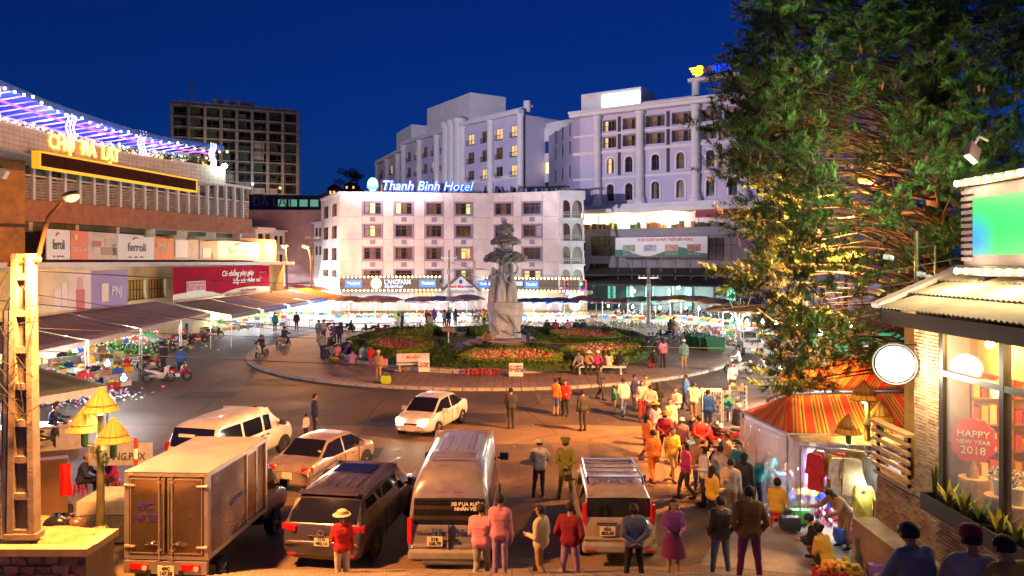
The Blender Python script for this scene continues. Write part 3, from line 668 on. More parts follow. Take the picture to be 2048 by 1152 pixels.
for i, h in enumerate(bal):
 x0, x1, z0, z1 = h
 window(res, FR, h, 4, M_doorw, [M_paneL, M_pane, M_pane, M_pane] if i in (0, 2) else [M_pane2, M_doorw, M_pane, M_pane2], .85, .08, None)
 b = FR.mb(); b.bx(x0,x1,-.05,-.01,z0+.72,z0+.78)
 for k in range(int((x1-x0)/.18)): b.bx(x0+.18*k,x0+.18*k+.03,-.04,-.015,z0,z0+.72)
 b.build('balcony_railing', M_rail, res, w=True)
for x in colx:
 FR.mb().lathe([(.95,ZB),(.95,ZB+.5),(.8,ZB+.6),(.85,ZB+.9),(.66,ZB+1.2),(.62,ZC-3),(.6,ZC-.7),(.75,ZC-.5),(.75,ZC-.05)], 16, (x,-.45,0)).build('column', M_trim, res, smooth=40, w=True)
for z0, z1, d in ((ZC,ZC+.5,1.5),(ZC+.5,ZC+.85,1.9),(24.05,24.5,.25),(26.9,27.2,.2),(20.0,20.35,.15),(ZB-.9,ZB-.4,1.8),(ZB-.4,ZB,1.4)):
 FR.mb().bx(-1.2,RL,-d,.0,z0,z1).build('cornice', M_trim, res, w=True)
FR.mb().bx(-1.2,RL,.0,20,ZC,ZC+.3).build('roof', M_trim, res, w=True)
FR.mb().bx(0,RL,1.2,20,0,ZC).build('building_core', M_pink, res, w=True)
for x in [(colx[k]+colx[k+1])/2 for k in range(5)]:
 FR.mb().bx(x-.25,x+.25,-.06,.02,20.5,29.6).build('downpipe_slot', mat('dark_slot', (.05,.04,.05), .7), res, w=True)
FS = Fr((RP0[0]-4.2,RP0[1]+17), RP0)
hs_ = [(FS.L-14+k*4,FS.L-12.8+k*4,z,z+2.2) for k in range(3) for z in (17,21,25.,28.)]
holed(FS.mb(), 0, FS.L, 0, ZC, hs_, .3).build('wall', M_pink, res, w=True)
for h in hs_: window(res, FS, h, 2, M_brownsash, None, .25, .07, .6)
# roof billboard box and lettering frame
bb = thing('roof_billboard', 'white rooftop box with a glaring blank white light panel', 'billboard', FR.pt(2,.5,ZC))
xa, xb = 0., FR.x(1280); FR.mb().bx(xa,xb,.4,6,ZC+.3,ZC+3.9).build('plant_room', M_trim, bb, w=True)
FR.mb().bx(FR.x(1203),FR.x(1277),.2,.39,ZC+.75,ZC+3.35).build('light_panel', _glow('glaring_white_panel', (.75,1.,1.), 2.), bb, w=True)
for (x, z, s_) in ((FR.x(1262),ZC+1.9,.3),(FR.x(1252),ZC+1.6,.2),(FR.x(1270),ZC+2.4,.3)): FR.mb().bx(x-s_/4,x+s_/4,.15,.195,z,z+s_*1.2).build('print_speck', mat('red_letter', (.6,.02,.02), .5), bb, w=True)
pf = thing('roof_frame', 'concrete roof frame carrying yellow winged B and blue letters', 'sign', FR.pt(FR.x(1440),3,ZC)); 
for p in (1392,1492,1590): FR.mb().cyl((FR.x(p,3.),3.,ZC+.3), .62, 3.8, 14).build('frame_column', M_trim, pf, smooth=40, w=True)
FR.mb().bx(FR.x(1379,3),FR.x(1640,3),2.2,3.8,ZC+4.1,ZC+4.6).build('frame_beam', M_trim, pf, w=True)
FR.mb().bx(FR.x(1284),FR.x(1386),.4,.8,ZC+1.3,ZC+1.55).build('roof_rail', M_trim, pf, w=True)
M_yel = _glow('yellow_sign_letter', (1.,.62,.02), 1.6)
FR.text('B', FR.x(1399,3), ZC+5.55, 2.0, M_yel, pf, y=2.6, shear=.2, off=.08, ex=.1)
for k in range(3): FR.mb().bx(FR.x(1381+3*k,3),FR.x(1394,3),2.5,2.7,ZC+6.0-.42*k,ZC+6.22-.42*k).build('wing_bar', M_yel, pf, w=True)
FR.text('VF', FR.x(1417,3), ZC+5.5, 1.5, mat('brown_letter', (.25,.12,.02), .5), pf, y=2.6, shear=.2, off=.05, ex=.1)
FR.text('RESORT HOTEL', FR.x(1500,3), ZC+5.6, 1.4, M_neonB, pf, y=2.6, off=.03, ex=.05, w=11)
FR.text('ĐA', FR.x(1612,3), ZC+7.0, 1.7, M_neonB, pf, y=2.6, off=.05, ex=.05)
# podium
M_pod = mat('grey_lilac_panel', (.25,.22,.27), .6, var=.15, scale=.4)
FP = Fr((6.5,119.5), (37.8,101.2)); PLn = FP.L+14
pod = thing('mall_podium', 'grey panelled mall podium with a long lit restaurant window', 'mall', (6.5,119.5,0))
zr0, zr1 = 12.1, 14.5
hp = [(FP.x(1135),FP.x(1170),8.,10.6),(FP.x(1182),FP.x(1233),8.,11.),(FP.x(1290),FP.x(1345),9.6,10.9),(FP.x(1416),FP.x(1478),7.3,10.9),(FP.x(1495),FP.x(1560),7.6,10.9),(FP.x(1140),FP.x(1170),5.6,6.7),(FP.x(1178),FP.x(1217),5.6,6.8),(FP.x(1416),FP.x(1482),5.6,6.6)]
holed(FP.mb(), 0, PLn, 4.6, zr0, hp, .3).build('wall', M_pod, pod, w=True)
for i, h in enumerate(hp): window(pod, FP, h, 4, M_black, [mat('beige_curtain', (.36,.26,.22), .8, var=.3)] if i in (3,4) else [M_pane], .25, .08, .6)
FP.mb().bx(0,PLn,4.4,8,0,ZB-.3).build('building_core', M_pod, pod, w=True)
FP.mb().bx(0,PLn,-.3,4.4,zr0-.25,zr0-.02).build('restaurant_floor', M_pod, pod, w=True)
FP.mb().bx(-.2,PLn,-1.2,4.4,zr1,zr1+.6).build('restaurant_soffit', M_trim, pod, w=True)
xr = FP.x(1450)
FP.mb().bx(0,xr,4.2,4.3,zr0,zr1).build('restaurant_back_wall', mat('cream_wall', (.85,.68,.3), .8, var=.1), pod, w=True)
b = FP.mb(); b.prism([(FP.x(1318,4.1)+2.6*math.cos(PI*t/10), zr0+.3+1.9*math.sin(PI*t/10)) for t in range(11)], 4.12, 4.19); b.build('blue_mural', mat('sky_blue_mural', (.05,.4,.7), .7), pod, w=True)
b = FP.mb(); x = FP.x(1333,4.1); b.prism([(x-1.4,zr0+.2),(x+1.4,zr0+.2),(x+.5,zr0+1.3),(x,zr0+2.1),(x-.5,zr0+1.3)], 4.06, 4.11); b.build('tower_mural', mat('pink_mural', (.7,.3,.2), .7), pod, w=True)
for k in range(6): FP.mb().bx(1.5+k*4.2,4.+k*4.2,1.5,1.8,zr1-.12,zr1-.02).build('ceiling_light', _glow('restaurant_light', (1.,.8,.36), 3.), pod, w=True)
for k in range(11): x = FP.x(1137)+k*2.6; FP.mb().bx(x-.04,x+.04,-.25,-.17,zr0,zr1).build('window_mullion', M_black, pod, w=True)
b = FP.mb()
for k in range(60): x = R.uniform(.5,xr-.5); h = R.uniform(.5,.95); b.cur = R.randrange(3); b.box((x,R.uniform(.2,2.5),zr0+h/2), (R.uniform(.3,.7),.4,h))
o = b.build('diners_and_tables', [mat('dark_diner', (.06,.05,.05), .8), mat('green_chair', (.06,.2,.05), .7), mat('orange_chair', (.5,.2,.05), .7)], pod, w=True); o['kind'] = 'stuff'
FP.mb().bx(FP.x(1392),FP.x(1500),-.35,-.2,zr0+1.3,zr1-.05).build('red_banner', mat('crimson_print', (.35,.02,.06), .6, var=.6, scale=.7), pod, w=True)
for k in range(3): lamp('restaurant_lamp', FP.pt(4+k*7,1.8,zr1-.3), 260, (1,.8,.4), .4)
# health billboard
hb = thing('street_billboard', 'green and white health billboard with four photographs above the dark roof', 'billboard', FP.pt(FP.x(1322),-3,7.5))
BY = -3.; xa, xb = FP.x(1231,BY), FP.x(1415,BY); za, zb = FP.px(1320,513,BY)[1], FP.px(1320,474,BY)[1]
FP.mb().bx(xa,xb,BY,BY+.25,za,zb).build('print_panel', mat('billboard_white', (.8,.8,.78), .5, var=.05), hb, w=True)
b = FP.mb(); Lb = xb-xa; top = [(xa+Lb*k/16, za+.55+.5*math.sin(k*.62+1.2)+.35*(k > 10)) for k in range(17)]; b.prism([(xa,za+.01)]+top+[(xb,za+.01)], BY-.012, BY-.002); b.build('green_wave', mat('billboard_green', (.02,.16,.09), .5), hb, w=True)
FP.text('VÌ SỨC KHỎE VÀ PHÁT TRIỂN BỀN VỮNG', xa+Lb*.55, zb-.42, .55, mat('red_letter', (.6,.02,.02), .5), hb, y=BY-.03, w=Lb*.6, off=.015, ex=.004)
for k, c in enumerate(((.25,.3,.2),(.3,.35,.45),(.5,.3,.2),(.4,.15,.08))):
 x = xa+Lb*(.085+.235*k); FP.mb().bx(x,x+Lb*.14,BY-.03,BY-.014,za+.75,za+1.7).build('photo_print', mat('photo_%d' % k, c, .5, var=.6, scale=2.5), hb, w=True)
 FP.text('• An toàn thực phẩm\nphát triển bền vững', x+Lb*.07, za+.42, .22, M_white, hb, y=BY-.03, ex=.003)
b = FP.mb()
for (x0,x1,z0,z1) in ((xa-.1,xb+.1,za-.1,za),(xa-.1,xb+.1,zb,zb+.1),(xa-.1,xa,za,zb),(xb,xb+.1,za,zb)): b.bx(x0,x1,BY-.05,BY+.28,z0,z1)
for k in range(7): x = xa+.3+(xb-xa-.6)*k/6; b.bx(x-.06,x+.06,BY+.26,BY+.36,3.6,zb)
b.build('billboard_frame', M_black, hb, w=True)
# dark low roof and market hall under it
lr = thing('market_hall', 'dark low market hall with green lit glass under a rusty roof', 'hall', FP.pt(12,-3,0))
M_rust = mat('rusty_dark_roof', (.05,.04,.045), .75, var=.4, scale=.8, bump=.3)
x0_, x1_ = FP.x(1141,-6), FP.x(1480,-6)
FP.mb().add([(x0_,-6,3.85),(x1_,-6,3.85),(x1_,-.2,5.),(x0_,-.2,5.),(x0_,-6,3.7),(x1_,-6,3.7),(x1_,-.2,4.85),(x0_,-.2,4.85)], [(0,1,2,3),(7,6,5,4),(0,4,5,1),(0,3,7,4),(1,5,6,2)]).build('roof', M_rust, lr, w=True)
FP.mb().add([(x0_+1,-4,5.2),(FP.x(1430,-3),-4,5.2),(FP.x(1430,-3),-.3,6.2),(x0_+1,-.3,6.2)], [(0,1,2,3)]).build('upper_roof', M_rust, lr, w=True)
FP.mb().bx(x0_,x1_,-1.,-.8,0,3.7).build('back_wall', mat('dark_hall_wall', (.06,.08,.08), .7, var=.3), lr, w=True)
for k in range(9):
 x = x0_+.5+k*(x1_-x0_-1)/8; FP.mb().bx(x-.15,x+.15,-5.7,-5.4,0,3.75).build('post', M_black, lr, w=True)
for k in range(8):
 x = x0_+.9+k*(x1_-x0_-1)/8; w = (x1_-x0_)/8-1.2
 if k in (0,4,6): continue
 FP.mb().bx(x,x+w*.7,-1.1,-1.02,.8,3.4).build('glass_panel', _glow('teal_lit_glass', (.1,.55,.38), .32 if k != 1 else .6), lr, w=True)
 b = FP.mb()
 for j in range(4): b.bx(x+w*.7*j/3-.03,x+w*.7*j/3+.03,-1.14,-1.1,.8,3.4)
 b.bx(x,x+w*.7,-1.14,-1.11,2.2,2.26); b.build('glazing_bar', M_black, lr, w=True)
bg_ = thing('parking_sign', 'pale hanging sign reading bai giu xe beside the hotel', 'sign', FP.pt(FP.x(1163,-6.2),-6.2,2.5)); xs = FP.x(1163,-6.2)
FP.mb().bx(xs-1.7,xs+1.7,-6.25,-6.15,2.35,2.85).build('sign_board', mat('faded_sign', (.6,.5,.55), .6), bg_, w=True); FP.text('BÃI GIỮ XE', xs, 2.6, .42, mat('blue_letter', (.02,.05,.3), .5), bg_, y=-6.28, w=3.1)
FP.mb().bx(xs-1.7,xs-.1,-6.25,-6.15,3.05,3.6).build('upper_board', mat('faded_sign', (.6,.5,.55), .6), bg_, w=True)
for k, (px, py) in enumerate(((1268,582),(1357,575))):
 x, z = FP.px(px, py, -5.3); b = FP.mb(); b.sph((x,-5.3,z), .2, 8, 6); o = b.build('flood_light', _glow('white_green_lamp', (.75,1.,.9), 30)); tag(o, ['bright floodlight left of the concrete pole under the dark roof', 'bright floodlight right of the concrete pole under the dark roof'][k], 'floodlight'); lamp('flood', FP.pt(x,-5.8,z-.1), 900, (.8,1,.9), .2)
tub = FP.mb(); x, z = FP.px(1338,592,-5.); tub.bx(x-.07,x+.07,-5.,-4.93,z-.9,z+1.); tag(tub.build('tube_light', _glow('cyan_tube', (.6,1.,1.), 8)), 'upright white tube light in the dark hall', 'light')
# ================================================================== receding lilac wings behind the white hotel
def wing(p0, p1, zt, z0, ncol, nrow, label, arch=True, shaft=True):
 fr = Fr(p0, p1); t = thing('hotel_wing', label, 'hotel wing', (p0[0],p0[1],0), 0, 'lilac hotel wings behind the white hotel'); hl = []; ah = []
 for c in range(ncol):
  x = fr.L*(c+.5)/ncol
  for r in range(nrow): z = zt-2.2-3.9*r; hl.append((x-1.05, x+1.05, z-1.95, z+.35))
  if arch: z = zt-2.2-3.9*nrow-.4; ah.append((x-.7, x+.7, z-2.6, z+.2))
 holed(fr.mb(), 0, fr.L, z0, zt, hl+ah, .22).build('wall', M_pink, t, w=True)
 for h in hl:
  window(t, fr, h, 2, M_doorw, [R.choice([M_pane, M_pane, M_pane2, M_paneL])], .2, .12, None)
  b = fr.mb(); b.bx(h[0]-.1,h[1]+.1,-.35,-.3,h[2]+.75,h[2]+.85); b.bx(h[0]-.1,h[1]+.1,-.35,0,h[2]-.12,h[2]-.02)
  for k in range(7): b.bx(h[0]-.1+k*.27,h[0]-.05+k*.27,-.34,-.31,h[2],h[2]+.75)
  b.build('balcony', M_rail, t, w=True)
 for h in ah: arched(t, fr, h, .2, .3); window(t, fr, h, 2, M_brownsash, [M_pane], .21, .1, .6)
 for z, d in ((zt,1.3),(zt-2.2-3.9*nrow+1.4,.3)): fr.mb().bx(-.5,fr.L+.5,-d,.0,z,z+.8).build('cornice', M_trim, t, w=True)
 for k in range(0, ncol+1, 2 if ncol > 3 else 1):
  fr.mb().lathe([(.9,z0),(.7,z0+1),(.68,zt-.8),(.9,zt-.05)], 12, (fr.L*k/ncol,-.5,0)).build('column', M_trim, t, smooth=40, w=True)
 fr.mb().bx(0,fr.L,.9,14,z0,zt).build('building_core', M_pink, t, w=True)
 return t, fr
tA, fA = wing((-10.2,161), (2.0,147), 36., 12., 4, 3, 'near lilac wing with four window columns left of the blank wall')
fE = Fr((2.0,147), (8.2,163)); fE.mb().bx(0,fE.L,0.02,.5,10,36).build('end_wall', M_trim, tA, w=True)
for z in (22,27,31.5): fE.mb().bx(0,fE.L,-.15,.0,z,z+.5).build('band_course', M_trim, tA, w=True)
fA.mb().bx(.2,fA.L-.6,3,3.4,37.9,38.3).build('roof_rail', M_trim, tA, w=True); fA.mb().cyl((fA.L-1,2.2,36.8), .75, 2.2, 12).build('roof_post', M_trim, tA, smooth=40, w=True)
tB, fB = wing((-26.6,187), (-14.4,168), 36., 12., 5, 4, 'middle lilac wing with five window columns behind the hotel sign', True)
fT = Fr((-14.4,168), (-10.2,161))
b = fT.mb()
for k in range(3): b.lathe([(1.5,8),(1.35,36.5),(1.7,37),(1.7,37.8)], 14, (1.2+k*2.9,-.6,0))
b.build('stair_tower', M_trim, tB, smooth=40, w=True); fB.mb().bx(fB.L*.45,fB.L+8.5,1.,10,36.8,43.5).build('plant_room', M_trim, tB, w=True)
tC, fC = wing((-37.5,212), (-26.6,187), 34.5, 12., 5, 4, 'farthest lilac wing at the left end of the row', True); fC.mb().bx(fC.L*.55,fC.L+2,1.,8,35.3,41).build('plant_room', M_trim, tC, w=True)
fl = Fr((5.5,152), (11.5,146)); lk = thing('link_building', 'plain white block with blue and yellow lit windows between the lilac wings', 'building', (5.5,152,0))
wl = []
for r in range(4):
 for c in range(2): z = 31.-4.1*r; wl.append((.5+4.3*c, 3.9+4.1*c, z-2.2, z+.2))
holed(fl.mb(), 0, fl.L, 8, 34, wl, .3).build('wall', M_trim, lk, w=True)
for i, h in enumerate(wl): window(lk, fl, h, 3, M_black, [[mat('blue_night_pane', (.01,.05,.25), .2)], [M_pane], [_glow('yellow_lit_pane', (1.,.75,.3), 1.3)], [mat('blue_night_pane', (.01,.05,.25), .2)], [M_pane], [M_pane], [M_pane], [M_pane]][i], .25, .1, None)
fl.mb().bx(-2,fl.L+4,.5,10,34,35.).build('roof', M_trim, lk, w=True)
# ================================================================== unfinished concrete tower
tw = thing('unfinished_tower', 'unfinished concrete tower block wrapped in scaffolding against the night sky', 'building', (-88,195,0))
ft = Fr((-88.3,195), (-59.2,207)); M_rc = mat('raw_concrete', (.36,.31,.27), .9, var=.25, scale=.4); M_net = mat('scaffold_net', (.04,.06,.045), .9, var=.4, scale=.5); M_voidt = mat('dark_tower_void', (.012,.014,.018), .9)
nf = 11; z0 = 20.; fh = 2.75*1.02
for i in range(nf): ft.mb().bx(-.4,ft.L+.4,-.5,16,z0+i*fh-.28,z0+i*fh).build('floor_slab', M_rc, tw, w=True)
for k in range(9):
 x = ft.L*k/8; ft.mb().bx(x-.38,x+.38,-.3,.5,6,z0+(nf-1)*fh).build('pillar', M_rc, tw, w=True)
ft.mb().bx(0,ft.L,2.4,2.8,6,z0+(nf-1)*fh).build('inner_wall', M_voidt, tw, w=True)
for i in range(nf-1):
 for k in range(8):
  if R.random() < .45:
   x = ft.L*k/8+.5; ft.mb().bx(x,x+ft.L/8-1.2*R.uniform(.8,1.9),.3,.6,z0+i*fh,z0+(i+1)*fh-.3-R.choice([0,0,1.1])).build('infill_panel', R.choice([M_net, M_net, M_rc]), tw, w=True)
b = ft.mb()
for k in range(17): x = -.8+(ft.L+1.6)*k/16; b.bx(x-.05,x+.05,-1.3,-1.2,18,z0+(nf-1)*fh+R.uniform(.6,2.8))
for i in range(2*nf): z = 19+i*fh/2; b.bx(-.8,ft.L+.8,-1.3,-1.22,z,z+.07)
for k in range(17): x = -.8+(ft.L+1.6)*k/16; b.bx(x-.05,x+.05,15,15.1,18,z0+(nf-1)*fh+R.uniform(.6,2.4))
o = b.build('scaffolding', mat('scaffold_tube', (.09,.075,.06), .7), tw, w=True)
ft.mb().bx(-.3,ft.L+.3,-.2,.1,z0+(nf-1)*fh,z0+(nf-1)*fh+.9).build('roof_upstand', M_rc, tw, w=True); ft.mb().bx(ft.L*.3,ft.L*.65,3,9,z0+(nf-1)*fh,z0+(nf-1)*fh+2.6).build('roof_hut', M_rc, tw, w=True)
b = ft.mb()
for k in range(3): b.lathe([(.9,0),(.9,1.7),(.3,2.1)], 10, (ft.L*(.33+.09*k),2.5,z0+(nf-1)*fh+.9))
b.build('roof_tank', M_trim, tw, w=True)
ho = thing('hoist_mast', 'lattice hoist mast rising above the unfinished tower', 'mast', ft.pt(4.6,-1.8,0)); b = ft.mb()
for dx in (-.4,.4):
 for dy in (-.4,.4): b.bx(4.6+dx-.05,4.6+dx+.05,-1.9+dy-.05,-1.9+dy+.05,10,56)
for k in range(46): z = 10+k; b.bx(4.2,5.,-2.33,-2.27,z,z+.08); b.tube([(4.2,-2.3,z),(5.,-2.3,z+1)], .05, 4)
b.build('mast_lattice', mat('rusty_mast', (.16,.08,.05), .8), ho, w=True)
lw = thing('lower_shop_block', 'dark flat shop block with unlit letters under the unfinished tower', 'building', (-62,150,0)); fw_ = Fr((-54.,150), (-38,152))
fw_.mb().bx(0,16,0,10,6,20.5).build('wall', mat('dark_shop_wall', (.05,.05,.06), .7), lw, w=True); fw_.text('ĐÀ LẠT', 6., 19., 2.4, mat('grey_letter', (.25,.25,.27), .5), lw, y=-.1, off=.03)
for k in range(4): fw_.mb().bx(7+k*2.1,8.6+k*2.1,-.06,.02,18.2,19.6).build('window', _glow('dim_green_window', (.2,.5,.3), .4), lw, w=True)
rw = MB(); rw.bx(-60,-30,132,134,0,16.2); tag(rw.build('retaining_wall', mat('pinkish_wall', (.33,.2,.2), .85, var=.3, scale=.3)), 'pinkish retaining wall above the side street houses', 'wall')
for px, py, c, n in ((560,376,(1,.5,.15),'orange work lamp low on the unfinished tower'),(505,368,(.8,.95,1),'white work lamp low on the unfinished tower'),(420,300,(1,.8,.6),'dim work lamp high on the unfinished tower')):
 x, z = ft.px(px, py, -2.5); tag(MB().sph(ft.pt(x,-2.5,z), .35, 8, 6).build('work_lamp', _glow('work_lamp_%d' % px, c, 2.)), n, 'lamp'); lamp('work_light', ft.pt(x,-9,z), 260, c, .4)
# far hill houses
hill = MB(); rows_ = []
for i in range(14):
 y = 190+i*14; rows_.append([(-80+j*9, y, min(13.+i*1.1, 20)+2*noise.noise((j*.6,i*.6,2))) for j in range(12)])
hill.sheet(rows_); struct(hill.build('hill', mat('dark_hill', (.02,.03,.018), .95, var=.5, scale=.2), smooth=180))
for i, (px, py, w, h, d, c) in enumerate(((668,372,26,22,230,(.16,.09,.08)),(700,366,24,14,240,(.13,.1,.09)),(652,388,22,14,215,(.2,.14,.1)),(640,393,14,18,205,(.25,.2,.12)),(716,378,14,12,236,(.1,.07,.07)),(684,384,22,10,222,(.18,.12,.1)))):
 c0 = W(px, py, d); ww, hh = w*d/F, h*d/F
 t = thing('hill_house', ['brown hill house with a lit veranda', 'low dark house at the top of the hill', 'tan house stepping down the hill', 'small ochre house at the hill foot', 'tiny dark house beside the round logo', 'reddish house in the middle of the hill'][i], 'house', (c0.x,c0.y,c0.z-hh), 0, 'small houses on the dark hill')
 MB().bx(-ww/2,ww/2,0,6,-3,hh*.75).build('wall', mat('hill_wall_%d' % i, c, .8, var=.2), t); MB().prism([(-ww/2-.3,hh*.75),(ww/2+.3,hh*.75),(0,hh*1.2)], -.4, 6.4).build('roof', mat('hill_roof', (.07,.035,.03), .8), t)
 for k in range(3): MB().bx(-ww*.35+k*ww*.28,-ww*.2+k*ww*.28,-.05,.02,hh*.2,hh*.55).build('window', _glow('tiny_lit_window', (1.,.55,.15), .9) if (k+i) % 3 != 2 else M_pane, t)
# houses of the side street
for i, (px0, px1, yt, d) in enumerate(((512,546,458,118),(546,570,463,128),(570,594,455,138),(594,612,466,148),(612,628,452,142),(628,645,448,130))):
 a, b_ = W(px0, yt, d), W(px1, yt, d+ (3 if i < 4 else -3)); fr = Fr(a, b_); zt = a.z
 t = thing('row_house', ['white narrow house nearest the red banner', 'white narrow house second along the street', 'tall cream narrow house with dark shutters', 'white house at the end of the side street', 'cream house just left of the hotel side', 'white house touching the hotel side'][i], 'house', (a.x,a.y,0), 0, 'narrow houses along the side street')
 hl = [(fr.L*.12+fr.L*.42*c, fr.L*.12+fr.L*.42*c+fr.L*.3, zt-2.2-3.2*r, zt-.7-3.2*r) for r in range(2) for c in range(2)]
 holed(fr.mb(), 0, fr.L, 0, zt, hl, .25).build('wall', M_white if i % 2 else M_hotel, t, w=True); fr.mb().bx(0,fr.L,.3,9,0,zt).build('building_core', M_hotel, t, w=True)
 fr.mb().bx(-.1,fr.L+.1,-.5,9.2,zt,zt+.3).build('roof', M_trim, t, w=True)
 for h in hl: window(t, fr, h, 2, M_black, None, .2, .08)
 fr.mb().bx(.1,fr.L-.1,-.7,0,zt-3.3,zt-3.1).build('balcony_slab', M_trim, t, w=True)
# ================================================================== curved market building on the left
def smooth_curve(P, n):
 P = [Vector((p[0], p[1], 0)) for p in P]; out = []
 for i in range(len(P)-1):
  p0, p1, p2, p3 = P[max(i-1,0)], P[i], P[i+1], P[min(i+2,len(P)-1)]
  for k in range(n):
   t = k/n; out.append(.5*((2*p1)+(p2-p0)*t+(2*p0-5*p1+4*p2-p3)*t*t+(3*p1-p0-3*p2+p3)*t**3))
 out.append(P[-1]); return out
def offs(cv, d):
 o = []
 for i, p in enumerate(cv):
  t = (cv[min(i+1,len(cv)-1)]-cv[max(i-1,0)]).normalized(); o.append(p+Vector((t.y,-t.x,0))*d)
 return o
def resample(cv, n):
 L = [0]
 for i in range(1, len(cv)): L.append(L[-1]+(cv[i]-cv[i-1]).length)
 out = []; j = 0
 for k in range(n+1):
  s = L[-1]*k/n
  while j < len(cv)-2 and L[j+1] < s: j += 1
  out.append(cv[j].lerp(cv[j+1], min(1, max(0, (s-L[j])/(L[j+1]-L[j])))))
 return out
def band(mb, cv, z0, z1, th=.4):
 """solid band that follows a plan curve (front face on the curve)"""
 bk = offs(cv, -th); n = len(cv); vs = []
 for i in range(n): vs += [(cv[i].x,cv[i].y,z0),(cv[i].x,cv[i].y,z1),(bk[i].x,bk[i].y,z1),(bk[i].x,bk[i].y,z0)]
 fs = [(i*4+k, i*4+4+k, i*4+4+(k+1)%4, i*4+(k+1)%4) for i in range(n-1) for k in range(4)]+[(0,1,2,3),(n*4-1,n*4-2,n*4-3,n*4-4)]
 return mb.add(vs, fs)
# offs(+d) must point to the plaza (+X): direction of travel is +Y so (t.y,-t.x) = +X
lc = smooth_curve([(-37,38),(-33.7,49.4),(-30.8,59.6),(-26.3,75)], 12)
pc = smooth_curve([(-30.2,36),(-29.6,43),(-29.4,51),(-28.2,58.3),(-24.9,65.2)], 12)
M_ptile = tex_tiles('parapet_tiles', (.6,.53,.52), (.56,.49,.48), (.28,.22,.22), .45, .3, .015, .5, .3, 0, 'UV', dirt=.25, ds=1.5)
mk = thing('market_building', 'curved market building with tiled parapet, louvred band and roof garden', 'market', (-33,50,0))
def uvband(name, cv, z0, z1, th, m, parent):
 b = MB(); band(b, cv, z0, z1, th); me = b.mesh(name, m); uv = me.uv_layers.new(name='UVMap'); L = [0]
 for i in range(1, len(cv)): L.append(L[-1]+(cv[i]-cv[i-1]).length)
 for lp in me.loops: v = lp.vertex_index; uv.data[lp.index].uv = (L[v//4], me.vertices[v].co.z)
 return link(name, me, parent, True)
uvband('parapet', pc, 13.75, 15.2, .5, M_ptile, mk)
b = MB(); band(b, offs(pc, .08), 15.2, 15.3, .7); b.build('parapet_coping', M_trim, mk, w=True)
b = MB(); n_ = len(pc); vs = [(p.x,p.y,13.76) for p in pc]+[(p.x-9,p.y+1,13.76) for p in pc]
b.add(vs, [(i,i+1,n_+i+1,n_+i) for i in range(n_-1)]); vs2 = [(p.x-.3,p.y,14.2) for p in pc]+[(p.x-9,p.y+1,14.2) for p in pc]; b.add(vs2, [(n_+i,n_+i+1,i+1,i) for i in range(n_-1)])
b.build('roof_terrace_floor', M_conc, mk, w=True)
M_terra = mat('terracotta_render', (.42,.16,.08), .8, var=.3, scale=1.6); M_tan = mat('orange_tan_render', (.5,.24,.08), .8, var=.35, scale=1.2)
b = MB(); band(b, offs(lc, .35), 9.9, 11.4, 1.); b.build('fascia', M_terra, mk, w=True)
b = MB(); band(b, lc, 9.5, 14.45, .3); 
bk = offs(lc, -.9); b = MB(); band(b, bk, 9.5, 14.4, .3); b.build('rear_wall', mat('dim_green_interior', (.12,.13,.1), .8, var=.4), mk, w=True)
b = MB(); band(b, offs(lc, .25), 14.35, 14.6, 1.4); b.build('eaves', M_trim, mk, w=True)
bays = resample(lc, 30); M_louv = mat('white_louvre', (.55,.5,.45), .6, var=.3, scale=3); M_pale = mat('pale_green_pane', (.12,.16,.12), .12, var=.5, scale=.8)
for i in range(30):
 a, c = bays[i], bays[i+1]; fr = Fr(a, c)
 if i < 6: continue
 fr.mb().bx(-.1,.1,-.3,.5,11.4,14.35).build('mullion', M_trim, mk, w=True)
 b = fr.mb()
 for k in range(7): b.box((fr.L/2,.05,11.55+k*.21), (fr.L-.22,.2,.035), rx=rad(-38))
 b.build('louvre_bay', M_louv, mk, w=True)
 fr.mb().bx(.1,fr.L-.1,-.1,.1,13.02,13.12).build('transom', M_trim, mk, w=True)
 for k in range(3): fr.mb().bx(.12,fr.L-.12,.0+.02*k,.04+.02*k,13.14+k*.4,13.5+k*.4).build('pane', R.choice([M_pale, M_pale, M_pane]), mk, w=True)
fe = Fr(lc[-1], lc[-1]+Vector((-9,3.5,0))); fe.mb().bx(0,fe.L,0,.4,9.9,14.4).build('end_wall', M_terra, mk, w=True)
b = MB(); sv = offs(lc, .3); b.add([(p.x,p.y,9.88) for p in sv]+[(p.x-9,p.y+2,9.88) for p in sv], [(i,len(sv)+i,len(sv)+i+1,i+1) for i in range(len(sv)-1)]); b.build('soffit', mat('cream_soffit', (.6,.52,.38), .8), mk, w=True)
for i in range(8, 30, 3):
 fr = Fr(bays[i], bays[i+1]); fr.mb().bx(-.15,.15,0,6,9.2,9.87).build('soffit_beam', mat('cream_soffit', (.6,.52,.38), .8), mk, w=True)
pf0, pf1 = W(-60,300,47), W(50,300,49.2); fr = Fr(pf0, pf1); fr.mb().bx(0,fr.L,0,3,7.,14.2).build('pier', M_tan, mk, w=True)
fr.mb().bx(-2,fr.L+.2,-.1,2.9,9.4,9.62).build('pier_joint', mat('dark_joint', (.1,.06,.04), .8), mk, w=True)
